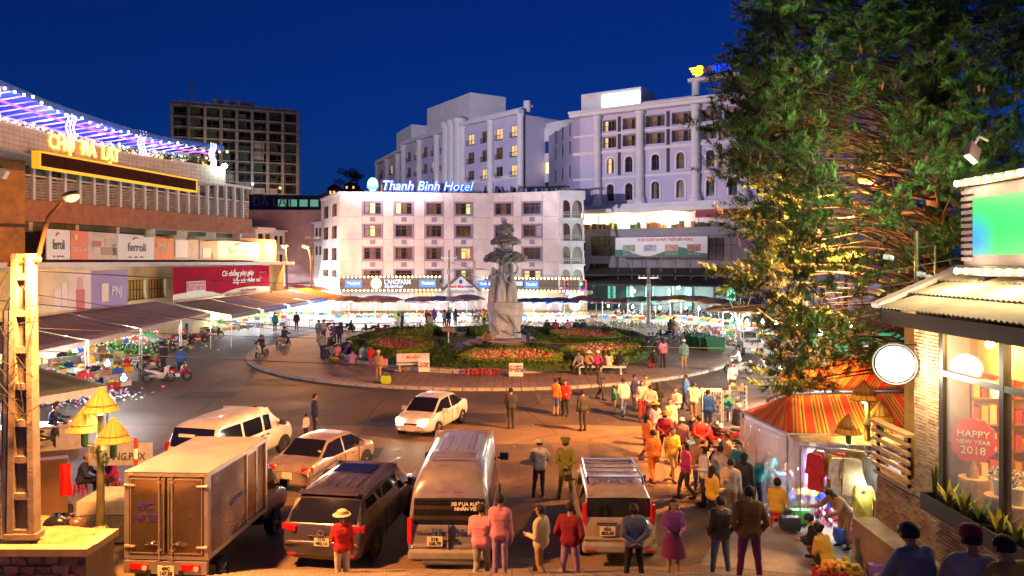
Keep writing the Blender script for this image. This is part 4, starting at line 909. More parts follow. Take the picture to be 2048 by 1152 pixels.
# lower storeys: flat wall line behind the boards
fl_ = Fr((-33.5,42), (-29.2,96)); LL = fl_.L
hl = [(fl_.x(253),fl_.x(292),3.9,5.6),(fl_.x(297),fl_.x(332),3.9,5.6)]
holed(fl_.mb(), -10, LL, 0, 6.75, hl, .4).build('lower_wall', mat('yellowed_wall', (.5,.38,.16), .8, var=.3, scale=.5), mk, w=True)
for h in hl: window(mk, fl_, h, 6, M_black, [mat('yellow_lit_grille', (.6,.42,.08), .6)], .3, .06, .5)
fl_.mb().bx(-10,LL,-1.4,3,6.75,7.1).build('canopy_slab', M_trim, mk, w=True)
fl_.mb().bx(-10,LL,1.,1.4,7.1,9.87).build('upper_wall', mat('brownish_wall', (.22,.13,.1), .8, var=.3), mk, w=True)
g_ = fl_.mb()
for r in range(4):
 for k in range(14):
  x = fl_.x(-20)+k*.75; z = 7.6+r*.45
  for s in (0, 1): g_.tube([(x+s*.375,.9,z+(.3 if s else 0)),(x+.375+s*.375,.9,z+(0 if s else .3))], .07, 4)
g_.build('zigzag_grille', mat('bronze_grille', (.13,.1,.09), .5), mk, w=True)
# letters
M_gold = _glow('gold_neon_letter', (1.,.42,.04), .9); M_cream = _glow('cream_neon_letter', (1.,.78,.36), 1.0)
s0 = Fr(W(78,300,47.6), W(224,320,54.9)); s0.p0.z = 0
ls = thing('market_letters', 'glowing golden letters spelling cho da lat on the parapet', 'sign', s0.pt(s0.L/2,-.3,14.5))
for y, m, off in ((-.55, M_gold, .06), (-.62, M_cream, .0)): s0.text('CHỢ  ĐÀ  LẠT', s0.L/2, 14.82, 1.3, m, ls, y=y, off=off, w=s0.L*.98, ex=.05)
tk0 = Fr(W(53,320,45.5), W(371,370,61.5)); tb = thing('ticker_board', 'long dark brown display board in a yellow frame under the letters', 'sign', tk0.pt(tk0.L/2,-1,13.4))
for i in range(8): tk0.mb().bx(tk0.L*i/8+.02,tk0.L*(i+1)/8-.01,-.95,-.5,12.95,13.75).build('display_panel', mat('dark_display', (.05,.015,.012), .95, spec=.1), tb, w=True)
b = tk0.mb()
for (x0,x1,z0,z1) in ((-.12,tk0.L+.12,12.83,12.95),(-.12,tk0.L+.12,13.75,13.87),(-.12,0,12.95,13.75),(tk0.L,tk0.L+.12,12.95,13.75)): b.bx(x0,x1,-1.,-.45,z0,z1)
b.build('yellow_frame', _glow('yellow_frame', (.9,.45,.02), .55), tb, w=True)
# ---- roof garden: awnings, posts, strings of bulbs
M_awn = mat('blue_awning', (.015,.07,.5), .6, var=.2, scale=2); M_awnl = mat('blue_white_awning', (.03,.12,.6), .6, var=.3, scale=2)
secs = resample(offs(pc, -.2)[9:], 4)
rz = [17.9,17.5,17.35,17.15,17.2]
tcv = resample(offs(pc, -.2)[9:], 40)
for i in range(4):
 t = thing('roof_awning', ['big blue awning at the left end of the roof garden', 'blue awning over the middle left roof tables', 'blue awning right of the middle white post', 'blue awning at the right end of the roof garden'][i], 'awning', tcv[i*10]+Vector((0,0,17)), 0, 'blue awnings of the roof garden')
 seg = tcv[i*10:i*10+11]; bk = [p+Vector((-4.6,.6,0)) for p in seg]; N = 31
 f2 = resample(seg, N-1); b2 = resample(bk, N-1); rows = []
 for r in range(5):
  row = []
  for j in range(N):
   p = f2[j].lerp(b2[j], r/4); z = rz[i]+(rz[i+1]-rz[i])*j/(N-1)+.45*math.sin(PI*r/4)-.55*r/4-.04*(j%2); row.append((p.x,p.y,z))
  rows.append(row)
 b = MB(); b.sheet(rows); b.sheet([[(x,y,z+.04) for (x,y,z) in r] for r in rows[::-1]]); b.build('canopy_cloth', M_awn, t, w=True)
 b = MB(); top = [(p.x+.03,p.y,rz[i]+(rz[i+1]-rz[i])*j/(N-1)) for j, p in enumerate(f2)]
 b.sheet([top, [(x,y,z-(.28+.16*abs(math.sin(j*PI/2.5)))) for j, (x,y,z) in enumerate(top)]]); b.build('scalloped_valance', M_awnl, t, w=True)
 b = MB()
 for j in range(0, N, 5): b.tube([(f2[j].x,f2[j].y,top[j][2]-.12),(b2[j].x,b2[j].y,top[j][2]-.7)], .05, 5)
 b.build('awning_rib', M_white, t, w=True)
M_postglow = _glow('white_lit_post', (.85,.85,1.), .7)
for i, (px, d) in enumerate(((4,43.5),(157,51.2),(297,58.),(437,64.))):
 p = W(px, 300, d); p += Vector((-.5,.0,0)); b = MB()
 for s in (-.28, 0, .28): b.tube([(p.x+s*.3+.1*math.sin(k*1.1), p.y+s, 15.25+k*.25) for k in range(9)], .06, 6)
 tag(b.build('roof_post', M_postglow), ['wavy white glowing post at the left edge of the roof', 'wavy white glowing post above the golden letters', 'wavy white glowing post in the middle of the parapet', 'wavy white glowing post at the right end of the parapet'][i], 'post', 'wavy glowing posts of the roof garden')
M_sb = _glow('warm_string_bulb', (1.,.55,.25), 14.)
pts = [p+Vector((.1,0,0)) for p in resample(offs(pc, .05)[9:], 30)]
bulbs('string_lights', 'upper string of warm bulbs under the blue awnings', [(p.x,p.y,17.9-.6*min(1,i/12)-.012*i-.25-.25*abs(math.sin(i*PI/6))) for i, p in enumerate(pts)], .085, M_sb, 'string lights of the roof garden')
pts = resample(offs(pc, -2.3)[9:], 30)
bulbs('string_lights', 'lower string of warm bulbs behind the parapet', [(p.x,p.y,16.3-.2*abs(math.sin(i*PI/5))) for i, p in enumerate(pts)], .08, M_sb, 'string lights of the roof garden')
b = MB(); b.tube([(p.x,p.y,16.9-.02*i) for i, p in enumerate(resample(offs(pc, -1.2)[9:], 20))], .06, 6); tag(b.build('neon_tube', _glow('violet_neon', (.5,.05,1.), 2.5)), 'long violet neon line under the roof awnings', 'neon light')
b = MB(); band(b, offs(pc, -4.5), 14.2, 16.9, .2); tag(b.build('terrace_wall', mat('pale_terrace_wall', (.7,.6,.62), .7)), 'pale pink back wall of the roof garden', 'wall')
for k in range(3):
 i = 14+k*9; p = offs(pc, -4.4)[i]; fr = Fr(p, offs(pc, -4.4)[i+3]); fr.mb().bx(0,fr.L,-.15,-.0,15.2,16.2).build('mural_panel', mat('violet_mural', (.2,.04,.35), .6, var=.5, scale=3), mk, w=True)
for k in range(5):
 p = resample(offs(pc, -2.6)[9:], 5)[k] if k else offs(pc, -2.)[12]
 lamp('roof_garden_light', (p.x, p.y, 16.6), 45, (.75,.3,1.) if k % 2 else (1.,.55,.5), .3)
 lamp('roof_awning_light', (p.x+1.2, p.y+1, 16.2), 70, (.12,.25,1.), .3)
q = W(438,332,64.3); tag(MB().sph((q.x+.5,q.y,q.z), .22, 10, 7).build('corner_floodlight', _glow('glaring_greenish_lamp', (.75,1.,.85), 60)), 'glaring greenish white floodlight at the right end of the parapet', 'floodlight')
for pw_, cn_, dr_ in ((7000,75,(34,75,6)),(24000,34,(16,100,25)),(7500,40,(49,50,13))): l_ = lamp('town_fill_beam', (q.x+.9,q.y+.6,q.z), pw_, (.95,.88,1.), .25, None, 'SPOT', rad(cn_)); l_.rotation_euler = Vector(dr_).to_track_quat('-Z','Y').to_euler()  # added beams standing in for the general town light on the hotels
vine = []; rg = np.random.default_rng(8)
for i, p in enumerate(resample(offs(pc, -2.2)[9:], 160)): vine += [(p.x+rg.normal()*.15, p.y+rg.normal()*.15, 16.15-abs(rg.normal())*.3) for _ in range(9)]
V, Fc = leaf_cloud(vine, .2, seed=4); o = raw('hanging_vine', V, Fc, [foliage('vine_leaf', (.12,.13,.03)), _glow('fairy_light', (1.,.5,.1), 3.), foliage('vine_leaf_dark', (.05,.07,.02))], None, rg.choice([0,0,1,2], len(Fc))); tag(o, 'vine with tiny fairy lights hanging along the roof garden', 'vine', kind='stuff')
M_palm = foliage('palm_leaf', (.07,.16,.03))
for k, (px, d) in enumerate(((120,52),(285,59),(365,62.5),(412,64.5))):
 p = W(px, 320, d)+Vector((-1.3,0,0)); t = thing('potted_palm', ['potted palm left of the second glowing post', 'potted palm beside the middle glowing post', 'drooping potted palm by the lit lamp', 'potted palm near the right end glowing post'][k], 'palm', (p.x,p.y,14.2), 0, 'potted palms on the roof garden')
 MB().tube([(0,0,0),(.05,0,.8),(0,.05,1.5)], [.09,.06,.05], 6).build('trunk', M_wood, t); b = MB()
 for j in range(11):
  a = 2*PI*j/11; L = R.uniform(.9,1.3); P = [(math.cos(a)*L*s, math.sin(a)*L*s, 1.5+.55*math.sin(s*2.4)-.25*s*s) for s in (0,.35,.7,1.)]; w = .12
  n1 = (-math.sin(a)*w, math.cos(a)*w); b.sheet([[(x+n1[0],y+n1[1],z-.08) for x,y,z in P],[(x,y,z) for x,y,z in P],[(x-n1[0],y-n1[1],z-.08) for x,y,z in P]])
 b.build('fronds', M_palm, t)
b = MB(); rgx = np.random.default_rng(3)
rh = MB(); rh.prism([(-88,20.),(-66,20.),(-64,22),(-66.5,25.),(-75,26.5),(-86,26)], 110, 125); tag(rh.build('dark_hall', mat('brown_ribbed_roof', (.09,.05,.05), .7, var=.2)), 'dark brown ribbed hall roof behind the roof garden', 'building')
# ---- advertising boards on the facade
def poster(fr, xa, xb, za, zb, m, parent, y=-.1): return fr.mb().bx(xa,xb,y-.06,y,za,zb).build('poster_panel', m, parent, w=True)
BF = Fr((-31.0,49.7), (-31.0,91.4)); BF = Fr((-31.2,50.0), (-30.5,90.))
bz0, bz1 = 7.3, 9.35; M_org = mat('orange_print', (.75,.17,.03), .5, var=.1); M_ink = mat('dark_ink', (.03,.03,.05), .5); M_printw = mat('white_print', (.78,.76,.74), .5, var=.04)
fb = thing('billboard_strip', 'long white and orange Ferroli billboard strip over the market canopy', 'billboard', BF.pt(BF.L/2,0,8.3))
ed = [88,136,232,305,345,432,516]; xs = [BF.x(p) for p in ed]
def hz(px, py): return BF.px(px, py)[1]
cols_ = [M_printw, mat('kitchen_print', (.55,.42,.32), .5, var=.5, scale=.5), M_printw, M_org, mat('bathroom_print', (.4,.37,.33), .5, var=.45, scale=.5), M_printw]
for i in range(6): poster(BF, xs[i]+.02, xs[i+1]-.02, bz0, bz1, cols_[i], fb)
BF.mb().bx(xs[1]+.02,xs[1]+(xs[2]-xs[1])*.34,-.19,-.165,bz0,bz1).build('orange_print', M_org, fb, w=True)
for k, (f0,f1,z0,z1,m) in enumerate(((.44,.62,.95,1.4,mat('rust_hood_print', (.45,.1,.05), .5)),(.62,.97,.35,.95,mat('cabinet_print', (.35,.22,.12), .5)),(.7,.95,1.05,1.6,mat('shelf_print', (.5,.4,.3), .5)),(.86,.98,.3,1.2,mat('fridge_print', (.5,.5,.5), .5)))):
 L_ = xs[2]-xs[1]; BF.mb().bx(xs[1]+L_*f0,xs[1]+L_*f1,-.19,-.165,bz0+z0,bz0+z1).build('print_shape', m, fb, w=True)
for k, (f0,f1,z0,z1,m) in enumerate(((.02,.28,.25,1.85,M_printw),(.55,.98,.1,1.9,mat('grey_bath_print', (.22,.22,.22), .5)),(.62,.82,.2,1.2,M_printw),(.85,.97,.15,.7,M_black))):
 L_ = xs[5]-xs[4]; BF.mb().bx(xs[4]+L_*f0,xs[4]+L_*f1,-.185-.012*k,-.162-.012*k,bz0+z0,bz0+z1).build('print_shape', m, fb, w=True)
for i in (0, 2, 5):
 c = (xs[i]+xs[i+1])/2; w = (xs[i+1]-xs[i])*.5
 BF.text('ferroli', c, bz0+1.0, .95, M_ink, fb, y=-.18, w=w, ex=.01, off=.015); BF.text('ITALIA', c+w*.25, bz0+.22, .18, M_ink, fb, y=-.18)
 b = BF.mb(); b.tube([(c-w*.25+w*.32*t/8, -.19, bz0+1.6+.22*math.sin(PI*(t/8)*.8)) for t in range(9)], [.02,.05,.07,.07,.07,.06,.05,.04,.02], 5); b.build('logo_swoosh', M_org, fb, w=True)
 for k, m in enumerate((mat('green_flag', (.05,.35,.08), .5), mat('red_flag', (.6,.03,.03), .5))): BF.mb().bx(c-w*.45+w*.3*k,c-w*.3+w*.3*k,-.19,-.165,bz0+.15,bz0+.28).build('logo_flag', m, fb, w=True)
BF.text('DIVO 7', (xs[3]+xs[4])/2-.2, bz0+1.25, .55, M_white, fb, y=-.18, w=(xs[4]-xs[3])*.6, off=.01); BF.text('Slim Line', (xs[3]+xs[4])/2-.2, bz0+.8, .3, M_white, fb, y=-.18)
BF.text('THIẾT BỊ BẾP', xs[1]+(xs[2]-xs[1])*.17, bz0+.75, .3, M_white, fb, y=-.21, w=(xs[2]-xs[1])*.28)
b = BF.mb(); b.M = BF.M @ Matrix.Translation((xs[1]+(xs[2]-xs[1])*.1,-.2,bz0+1.6)); b.lathe([(0,-.01),(.2,-.01),(.2,.02),(0,.02)], 12, axis='Y', cap=False); b.build('round_emblem', mat('cream_emblem', (.8,.6,.3), .5), fb, w=True)
RF = Fr((-29.4,50), (-29.0,92)); rb = thing('crimson_banner', 'crimson banner with white slogan and cream lower edge', 'banner', RF.pt(RF.x(440),0,5))
xa, xb = RF.x(343), RF.x(536); za, zb = 3.75, 6.65
poster(RF, xa, (xa+xb)/2-.8*(xb-xa)/5, za, zb, mat('crimson_print', (.42,.004,.03), .9, var=.1, spec=.1), rb); poster(RF, (xa+xb)/2-.8*(xb-xa)/5+.02, xb, za, zb, mat('crimson_print', (.42,.004,.03), .9, var=.1, spec=.1), rb)
b = RF.mb(); L_ = xb-xa; b.prism([(xa,za+.01)]+[(xa+L_*t/12, za+.55+.1*math.sin(t*.9)-(.3*abs(1-abs(t-5)/1.2) if abs(t-5) < 1.2 else 0)) for t in range(13)]+[(xb,za+.01)], -.19, -.165); b.build('cream_edge', mat('cream_print', (.78,.66,.42), .5), rb, w=True)
RF.text('Có chồng phụ giúp', xa+L_*.6, zb-.75, .75, M_white, rb, y=-.2, shear=.25, w=L_*.36, off=.02); RF.text('bếp núc thêm vui', xa+L_*.7, zb-1.55, .75, M_white, rb, y=-.2, shear=.25, w=L_*.33, off=.02)
RF.text('Hiểu để yêu thương', xa+L_*.72, za+.3, .3, mat('red_letter', (.6,.02,.02), .5), rb, y=-.21, shear=.2, w=L_*.2)
RF.mb().bx(xa+L_*.1,xa+L_*.26,-.23,-.165,za+.55,zb-1.3).build('logo_plate', M_printw, rb, w=True); RF.mb().bx(xa+L_*.105,xa+L_*.255,-.25,-.232,za+.72,zb-1.36).build('logo_red', mat('logo_red', (.55,.02,.02), .5), rb, w=True)
RF.text('Neptune\nGold', xa+L_*.18, za+1.05, .42, M_white, rb, y=-.27, w=L_*.13)
b = RF.mb(); b.tube([(xa+L_*(.9+.05*math.sin(2*PI*t/16)**3), -.2, zb-1.+.45*(.8*math.cos(2*PI*t/16)-.3*math.cos(4*PI*t/16)-.12*math.cos(6*PI*t/16))) for t in range(17)], .04, 4); b.build('heart_outline', mat('pink_print', (.75,.2,.25), .5), rb, w=True)
YF = Fr((-29.3,36), (-29.2,59.)); yb = thing('jewellery_banner', 'yellow pink and violet jewellery banner lettered PNJ', 'banner', YF.pt(12,0,5))
ed = [-60,40,75,132,178,251]; xs = [YF.x(p) for p in ed]
for i, c in enumerate(((.65,.42,.04),(.7,.5,.1),(.75,.6,.3),(.75,.6,.55),(.27,.14,.42))): poster(YF, xs[i]+.01, xs[i+1]-.01, 3.6, 6.55, mat('banner_print_%d' % i, c, .5, var=.25, scale=.5), yb)
YF.text('PNJ', (xs[4]+xs[5])/2+.9, 5.0, .95, mat('pale_pink_print', (.75,.65,.75), .5), yb, y=-.18, off=.02); YF.text('uyến', YF.x(20), 4.4, .8, M_white, yb, y=-.18, shear=.2)
for k, (p0,p1,z0,z1,m) in enumerate(((103,116,4.1,5.4,M_printw),(118,128,4.3,5.8,M_printw),(148,164,3.7,5.3,mat('red_dress_print', (.6,.03,.05), .5)),(151,161,5.3,6.1,mat('skin_print', (.6,.38,.26), .5)),(198,212,4.3,5.6,mat('cream_print', (.78,.66,.42), .5)))):
 YF.mb().bx(YF.x(p0),YF.x(p1),-.19,-.163,z0,z1).build('print_shape', m, yb, w=True)
# ================================================================== brick shop at the right
M_bk = [mat('brick_tan', (.42,.25,.12), .85, var=.25, scale=9), mat('brick_ochre', (.48,.3,.14), .85, var=.25, scale=9), mat('brick_brown', (.33,.18,.085), .85, var=.25, scale=9)]
M_mort = mat('mortar', (.2,.15,.1), .95, var=.2)
SX = 8.8
sh = thing('corner_shop', 'tan brick shop with black framed display window and corrugated roof', 'shop', (SX,16,0))
BR = []
def bricks_on(place, u0, u1, z0, z1, bl=.22, bh=.062, g=.012, row=0.0):
 """collect brick boxes: place(u,z) -> matrix"""
 r = 0; z = z0
 while z+bh <= z1+.001:
  u = u0-(bl/2 if r % 2 else 0)
  while u < u1-.02:
   a, b = max(u, u0), min(u+bl-g, u1)
   if b-a > .03: BR.append((place, a, b, z))
   u += bl
  z += bh+g; r += 1
def brick_mesh(L, bh, dp, j):
 k = .006*j; b = MB(); b.add([(0,0,0),(L,0,k),(L,dp,0),(0,dp,0),(0,-k,bh),(L,k/2,bh-k/2),(L,dp,bh),(0,dp,bh)], [(0,3,2,1),(4,5,6,7),(0,1,5,4),(1,2,6,5),(2,3,7,6),(3,0,4,7)]); return b
def put_bricks(parent, BR, single):
 cache = {}; mb = MB()
 for i, (M, a, b, z) in enumerate(BR):
  q = M @ Matrix.Translation((a, R.uniform(-.006,.004), z)); L = round(b-a, 2)
  if i < single:
   k = (L, R.randrange(3))
   if k not in cache: cache[k] = brick_mesh(L, .062, .1, k[1]).mesh('brick', M_bk[k[1]])
   o = link('brick', cache[k], parent); o.matrix_parent_inverse = WM(parent).inverted(); o.matrix_world = q; 
   o.location = q.to_translation(); o.rotation_euler = q.to_euler()
  else:
   mb.M = q; mb.cur = R.randrange(3); bm_ = brick_mesh(L, .062, .1, R.randrange(3)); mb.add(bm_.v, bm_.f)
 if mb.v: o = mb.build('brick_courses', M_bk, parent, w=True); o['kind'] = 'stuff'
def side(x): return Matrix(((0,1,0,x),(-1,0,0,0),(0,0,1,0),(0,0,0,1)))
# low wall (nearest, biggest bricks): u = -Y
MB().bx(SX+.03,SX+.25,9.,18.1,0,2.1).build('low_wall', M_mort, sh, w=True)
bricks_on(side(SX), -18.1, -15.2, 1.0, 2.08); A_ = BR; BR = []
bricks_on(side(SX), -15.2, -11., 1.0, 2.08); B_ = BR; BR = []
MB().bx(SX+.03,SX+.6,15.4,16.4,2.1,6.1).build('pier', M_mort, sh, w=True)
bricks_on(side(SX-.04), -15.86, -15.4, 2.1, 6.05); bricks_on(side(SX+.0), -16.4, -15.86, 2.1, 6.05); P_ = BR; BR = []
endm = Matrix.Translation((0,18.1,0)); bricks_on(Matrix.Translation((0,15.4,0)), SX-.04, SX+.1, 2.1, 6.05); E_ = BR; BR = []
put_bricks(sh, A_, 300); put_bricks(sh, P_+B_+E_, 0)
MB().bx(SX-.55,SX+.02,10.,18.2,-.05,.98).build('ledge', mat('tan_concrete_ledge', (.4,.3,.18), .85, var=.3, scale=2), sh, w=True)
MB().bx(SX-.06,SX+.3,16.41,18.15,2.1,2.18).build('wall_cap', mat('tan_concrete_ledge', (.4,.3,.18), .85, var=.3, scale=2), sh, w=True)
# display window
M_frame = mat('black_window_frame', (.02,.017,.015), .4, var=.1)
ws = thing('display_window', 'tall black framed display window glowing yellow', 'window', (SX,13.4,2.4))
b = MB()
for y in (15.3, 13.42, 11.5, 9.6): b.bx(SX-.05,SX+.1,y-.06,y+.06,2.4,5.95)
for z in (2.42, 4.92, 5.9): b.bx(SX-.045,SX+.09,9.6,15.3,z-.06,z+.06)
b.build('frame', M_frame, ws, w=True)
gl = bpy.data.materials.new('clear_glass'); gl.use_nodes = True; p_ = gl.node_tree.nodes['Principled BSDF']; p_.inputs['Alpha'].default_value = .12; p_.inputs['Roughness'].default_value = .03; p_.inputs['Base Color'].default_value = (.9,.9,.9,1)
M_lit_ply = mat('plywood_panel', (.62,.36,.1), .6, var=.3, scale=2)
for y0, y1 in ((13.48,15.24),(11.56,13.36),(9.66,11.44)):
 MB().bx(SX+.01,SX+.03,y0,y1,2.48,4.86).build('pane', gl, ws, w=True)
 MB().bx(SX+.01,SX+.03,y0,y1,4.98,5.84).build('upper_pane', gl, ws, w=True)
b = MB(); b.bx(SX+.3,14,17.2,17.4,2.2,6.2); b.bx(12.5,12.7,8,17.2,2.2,6.2); b.build('back_wall', mat('shop_ochre_wall', (.5,.24,.04), .7, var=.2), sh, w=True)
MB().bx(SX+.12,12.5,8,17.2,2.1,2.3).build('shop_floor', M_wood, sh, w=True); MB().bx(SX+.12,12.5,8,17.2,6.0,6.1).build('shop_ceiling', M_lit_ply, sh, w=True); MB().bx(SX+.7,SX+.74,9.,15.3,4.95,6.0).build('plywood_bulkhead', M_lit_ply, sh, w=True)
bricks_on(Matrix.Translation((0,16.8,0)), SX+.3, SX+1.35, 2.3, 5.9); put_bricks(sh, BR, 0); BR = []
M_lampY = _glow('warm_ceiling_bulb', (1.,.62,.16), 40)
for k, y in enumerate((14.4, 12.3)):
 o = tag(MB().sph((SX+.38,y,5.6), .085, 10, 7).build('ceiling_bulb', M_lampY), ['warm bulb behind the upper window pane nearest the pier', 'warm bulb behind the second upper window pane'][k], 'bulb'); lamp('shop_bulb', (SX+.36,y,5.42), 22, (1,.6,.18), .1)
for k, y in enumerate((15.6, 13.)): lamp('shop_room_light', (SX+1.6,y,4.6), 36, (1,.58,.16), .3)
# goods behind the glass
def at_glass(px, X): return X*F/(px-1024)
def stump(px, X, z0, r, h, lab):
 y = at_glass(px, X); b = MB(); b.lathe([(r*1.1,0),(r,.1),(r*.96,h-.03),(r*.9,h)], 14, sx=1, sy=.9); t = thing('wood_stump', lab, 'pedestal', (X,y,z0)); b.build('stump_body', mat('bark', (.3,.17,.08), .8, var=.4, scale=6), t); MB().cyl((0,0,h), r*.88, .012, 14).build('cut_face', mat('cut_wood', (.65,.42,.18), .7, var=.2), t); return (X, y, z0+h)
p1 = stump(1946, 9.25, 2.3, .3, .55, 'wood stump pedestal under the red new year sign'); p2 = stump(2000, 9.25, 2.3, .3, .45, 'wood stump behind the window under white flowers'); p3 = stump(2035, 9.2, 2.3, .28, .45, 'wood stump at the photo edge under a flower bucket')
ny = thing('new_year_sign', 'red scalloped round sign reading happy new year 2018', 'sign', (p1[0],p1[1],p1[2]))
MB().lathe([(.12,0),(.06,.3),(.05,.36)], 10).build('stand', M_wood, ny)
rz_ = -math.atan2(p1[0], p1[1]); b = MB(); b.M = Matrix.Rotation(rz_,4,'Z'); b.prism([(.4*(1+.05*math.cos(12*a))*math.cos(a), .75+.45*(1+.05*math.cos(12*a))*math.sin(a)) for a in [2*PI*i/72 for i in range(72)]], -.03, .03); b.build('red_plate', mat('red_plate', (.55,.03,.03), .5), ny)
for s, z, q in (('HAPPY', .88, .19), ('NEW YEAR', .72, .12), ('2018', .55, .22)): text(s, (math.sin(rz_)*.045, -math.cos(rz_)*.045, z), q, M_white, ny, rz=rz_)
def bouquet(p, lab, col, n=60, r=.22, pot=(.7,.68,.62)):
 t = thing('flower_bucket', lab, 'flowers', p); MB().lathe([(.1,0),(.14,.3),(.15,.32)], 12).build('bucket', mat('bucket_paint', pot, .5), t)
 rg = np.random.default_rng(int(p[1]*100)); P = rg.normal(size=(n*4,3)); P /= np.linalg.norm(P,axis=1)[:,None]; P = P*r*rg.uniform(.7,1,(n*4,1)); P[:,2] = abs(P[:,2])*.9+.36
 V, Fc = leaf_cloud(P, .08, seed=3); o = raw('blossoms', V, Fc, [mat('bloom_%s' % lab[:6], col, .6), foliage('stem_green', (.1,.14,.04))], t, rg.choice([0,0,0,1], len(Fc))); o['kind'] = 'stuff'
bouquet(p2, 'white flower bunch in a pale bucket behind the window', (.75,.72,.65)); bouquet(p3, 'large white blossom bucket at the right photo edge', (.8,.7,.62), 90, .3)
bouquet((10.2,at_glass(1985,10.2),4.3), 'red hanging flowers high inside the shop', (.6,.06,.04), 60, .3)
rk = thing('shop_shelf', 'dark wooden shelf full of yellow goods at the shop rear', 'shelf', (11.2,17.,2.3))
b = MB()
for z in (.0,.6,1.2,1.8,2.4): b.bx(-.9,.9,-.2,.15,z,z+.04)
for x in (-.9,0,.86): b.bx(x,x+.04,-.2,.15,0,2.6)
b.build('shelf_boards', M_wood, rk); b = MB()
for z in (.04,.64,1.24,1.84):
 for k in range(9): b.cur = R.randrange(3); b.bx(-.84+.19*k,-.69+.19*k,-.15,.1,z,z+R.uniform(.2,.42))
b.build('goods', [mat('yellow_packet', (.8,.45,.06), .5), mat('red_packet', (.6,.08,.04), .5), mat('cream_packet', (.8,.65,.4), .5)], rk)['kind'] = 'stuff'
# planter boxes with plants
for k in range(3):
 y0 = 15.5-2.*k; t = thing('planter_box', ['black window planter at the pier', 'black window planter below the red sign', 'black window planter at the photo corner'][k], 'planter', (SX-.2,y0-1.,2.1), 0, 'black planter boxes under the window')
 b = MB(); b.bx(-.18,-.15,-.97,.97,0,.34); b.bx(.12,.15,-.97,.97,0,.34); b.bx(-.15,.12,-.97,-.94,0,.34); b.bx(-.15,.12,.94,.97,0,.34); b.bx(-.15,.12,-.94,.94,.02,.2); b.build('box', M_frame, t)
 for j in range(4):
  y = .75-.5*j; pl = thing('planter_plant', '', 'plant', (SX-.2, y0-1+y, 2.3), 0, 'plants in the window planters'); pl['label'] = (['upright snake plant', 'yellow leafed plant', 'pale leafed plant', 'bushy green plant'][(j+k) % 4]+' in the '+['first', 'second', 'third'][k]+' black planter from the pier, '+['farthest', 'second', 'third', 'nearest'][j]+' of four')
  b = MB(); n = 9
  for q in range(n):
   a = 2*PI*q/n+R.random(); L = R.uniform(.35,.6) if (j+k) % 4 else R.uniform(.5,.8); sp = .05 if (j+k) % 4 == 0 else R.uniform(.15,.3); w = .035 if (j+k) % 4 == 0 else .05
   P = [(math.cos(a)*(.02+sp*s*s), math.sin(a)*(.02+sp*s*s), L*s-.15*sp*s*s) for s in (0,.33,.66,1)]; ww = (.6*w,w,w*.8,.005); nx_, ny_ = -math.sin(a), math.cos(a)
   b.sheet([[(x+nx_*v,y_+ny_*v,z) for (x,y_,z), v in zip(P,ww)], [(x-math.cos(a)*.008,y_-math.sin(a)*.008,z-.004) for (x,y_,z) in P], [(x-nx_*v,y_-ny_*v,z) for (x,y_,z), v in zip(P,ww)]])
  b.build('leaves', foliage(*[('snake_leaf', (.12,.17,.04)), ('yellow_leaf', (.4,.36,.04)), ('pale_leaf', (.3,.33,.08)), ('bush_leaf', (.1,.18,.03))][(j+k) % 4]), pl)
# timber railing on the low wall
tr = thing('timber_railing', 'slatted timber railing on the low brick wall', 'railing', (SX,17.3,2.18))
for k in range(5): MB().bx(SX-.1,SX-.05,16.45,18.15,2.3+k*.2,2.39+k*.2).build('slat', mat('honey_timber', (.6,.34,.1), .55, var=.25, scale=5), tr, w=True)
MB().bx(SX-.14,SX+.1,16.45,18.2,3.32,3.38).build('top_rail', mat('honey_timber', (.6,.34,.1), .55, var=.25, scale=5), tr, w=True)
for y in (16.6, 18.0): MB().bx(SX-.045,SX+.02,y-.03,y+.03,2.18,3.32).build('post', M_frame, tr, w=True)
# roof of corrugated sheets, fascia, ridge caps
M_sheet = [mat('fibre_cement_sheet', (.5,.44,.36), .8, var=.25, scale=1.5, bump=.2, bs=30), mat('fibre_cement_sheet_b', (.46,.4,.33), .8, var=.3, scale=1.2, bump=.2, bs=30)]
rx0, rz0, rx1, rz1 = 8.05, 6.16, 10.5, 7.0
ro = thing('shop_roof', 'pale corrugated cement sheet roof of the brick shop', 'roof', (9,14,6.1))
for row in range(3):
 for k in range(6):
  ya = 16.5+.3*row-1.5*k; yb = ya-1.5; t0, t1 = row/3, min(1.03, (row+1)/3+.06); n = 30; rows_ = []
  for zz in (0, -.015):
   rr = []
   for t in (t0, t1):
    rr.append([(rx0+(rx1-rx0)*t, ya+(yb-ya)*i/n, rz0+(rz1-rz0)*t+(.05 if t == t0 else .0)+.022*math.sin(2*PI*(ya+(yb-ya)*i/n)/.15)+zz) for i in range(n+1)])
   rows_ += rr if zz == 0 else rr[::-1]
  b = MB(); b.sheet(rows_+[rows_[0]]); b.build('roof_sheet', M_sheet[(row+k) % 2], ro, w=True)
MB().bx(rx0+.12,rx0+.2,8.,16.6,5.82,6.12).build('fascia', mat('dark_fascia', (.04,.025,.02), .6), ro, w=True); MB().bx(rx0+.2,SX+.5,8.,16.5,5.92,5.98).build('soffit', mat('dark_fascia', (.04,.025,.02), .6), ro, w=True)
for k in range(7):
 t = k/7; MB().box((rx0+(rx1-rx0)*(t+.07), 16.62+.9*(t+.07), rz0+(rz1-rz0)*(t+.07)+.06), (.4,.22,.1), rz=.35, ry=-.32).build('ridge_cap', M_trim, ro, w=True)
for k in range(16): MB().box((rx1, 17.2-.45*k, rz1+.05), (.3,.44,.12), ry=R.uniform(-.05,.05)).build('ridge_cap', M_trim, ro, w=True)
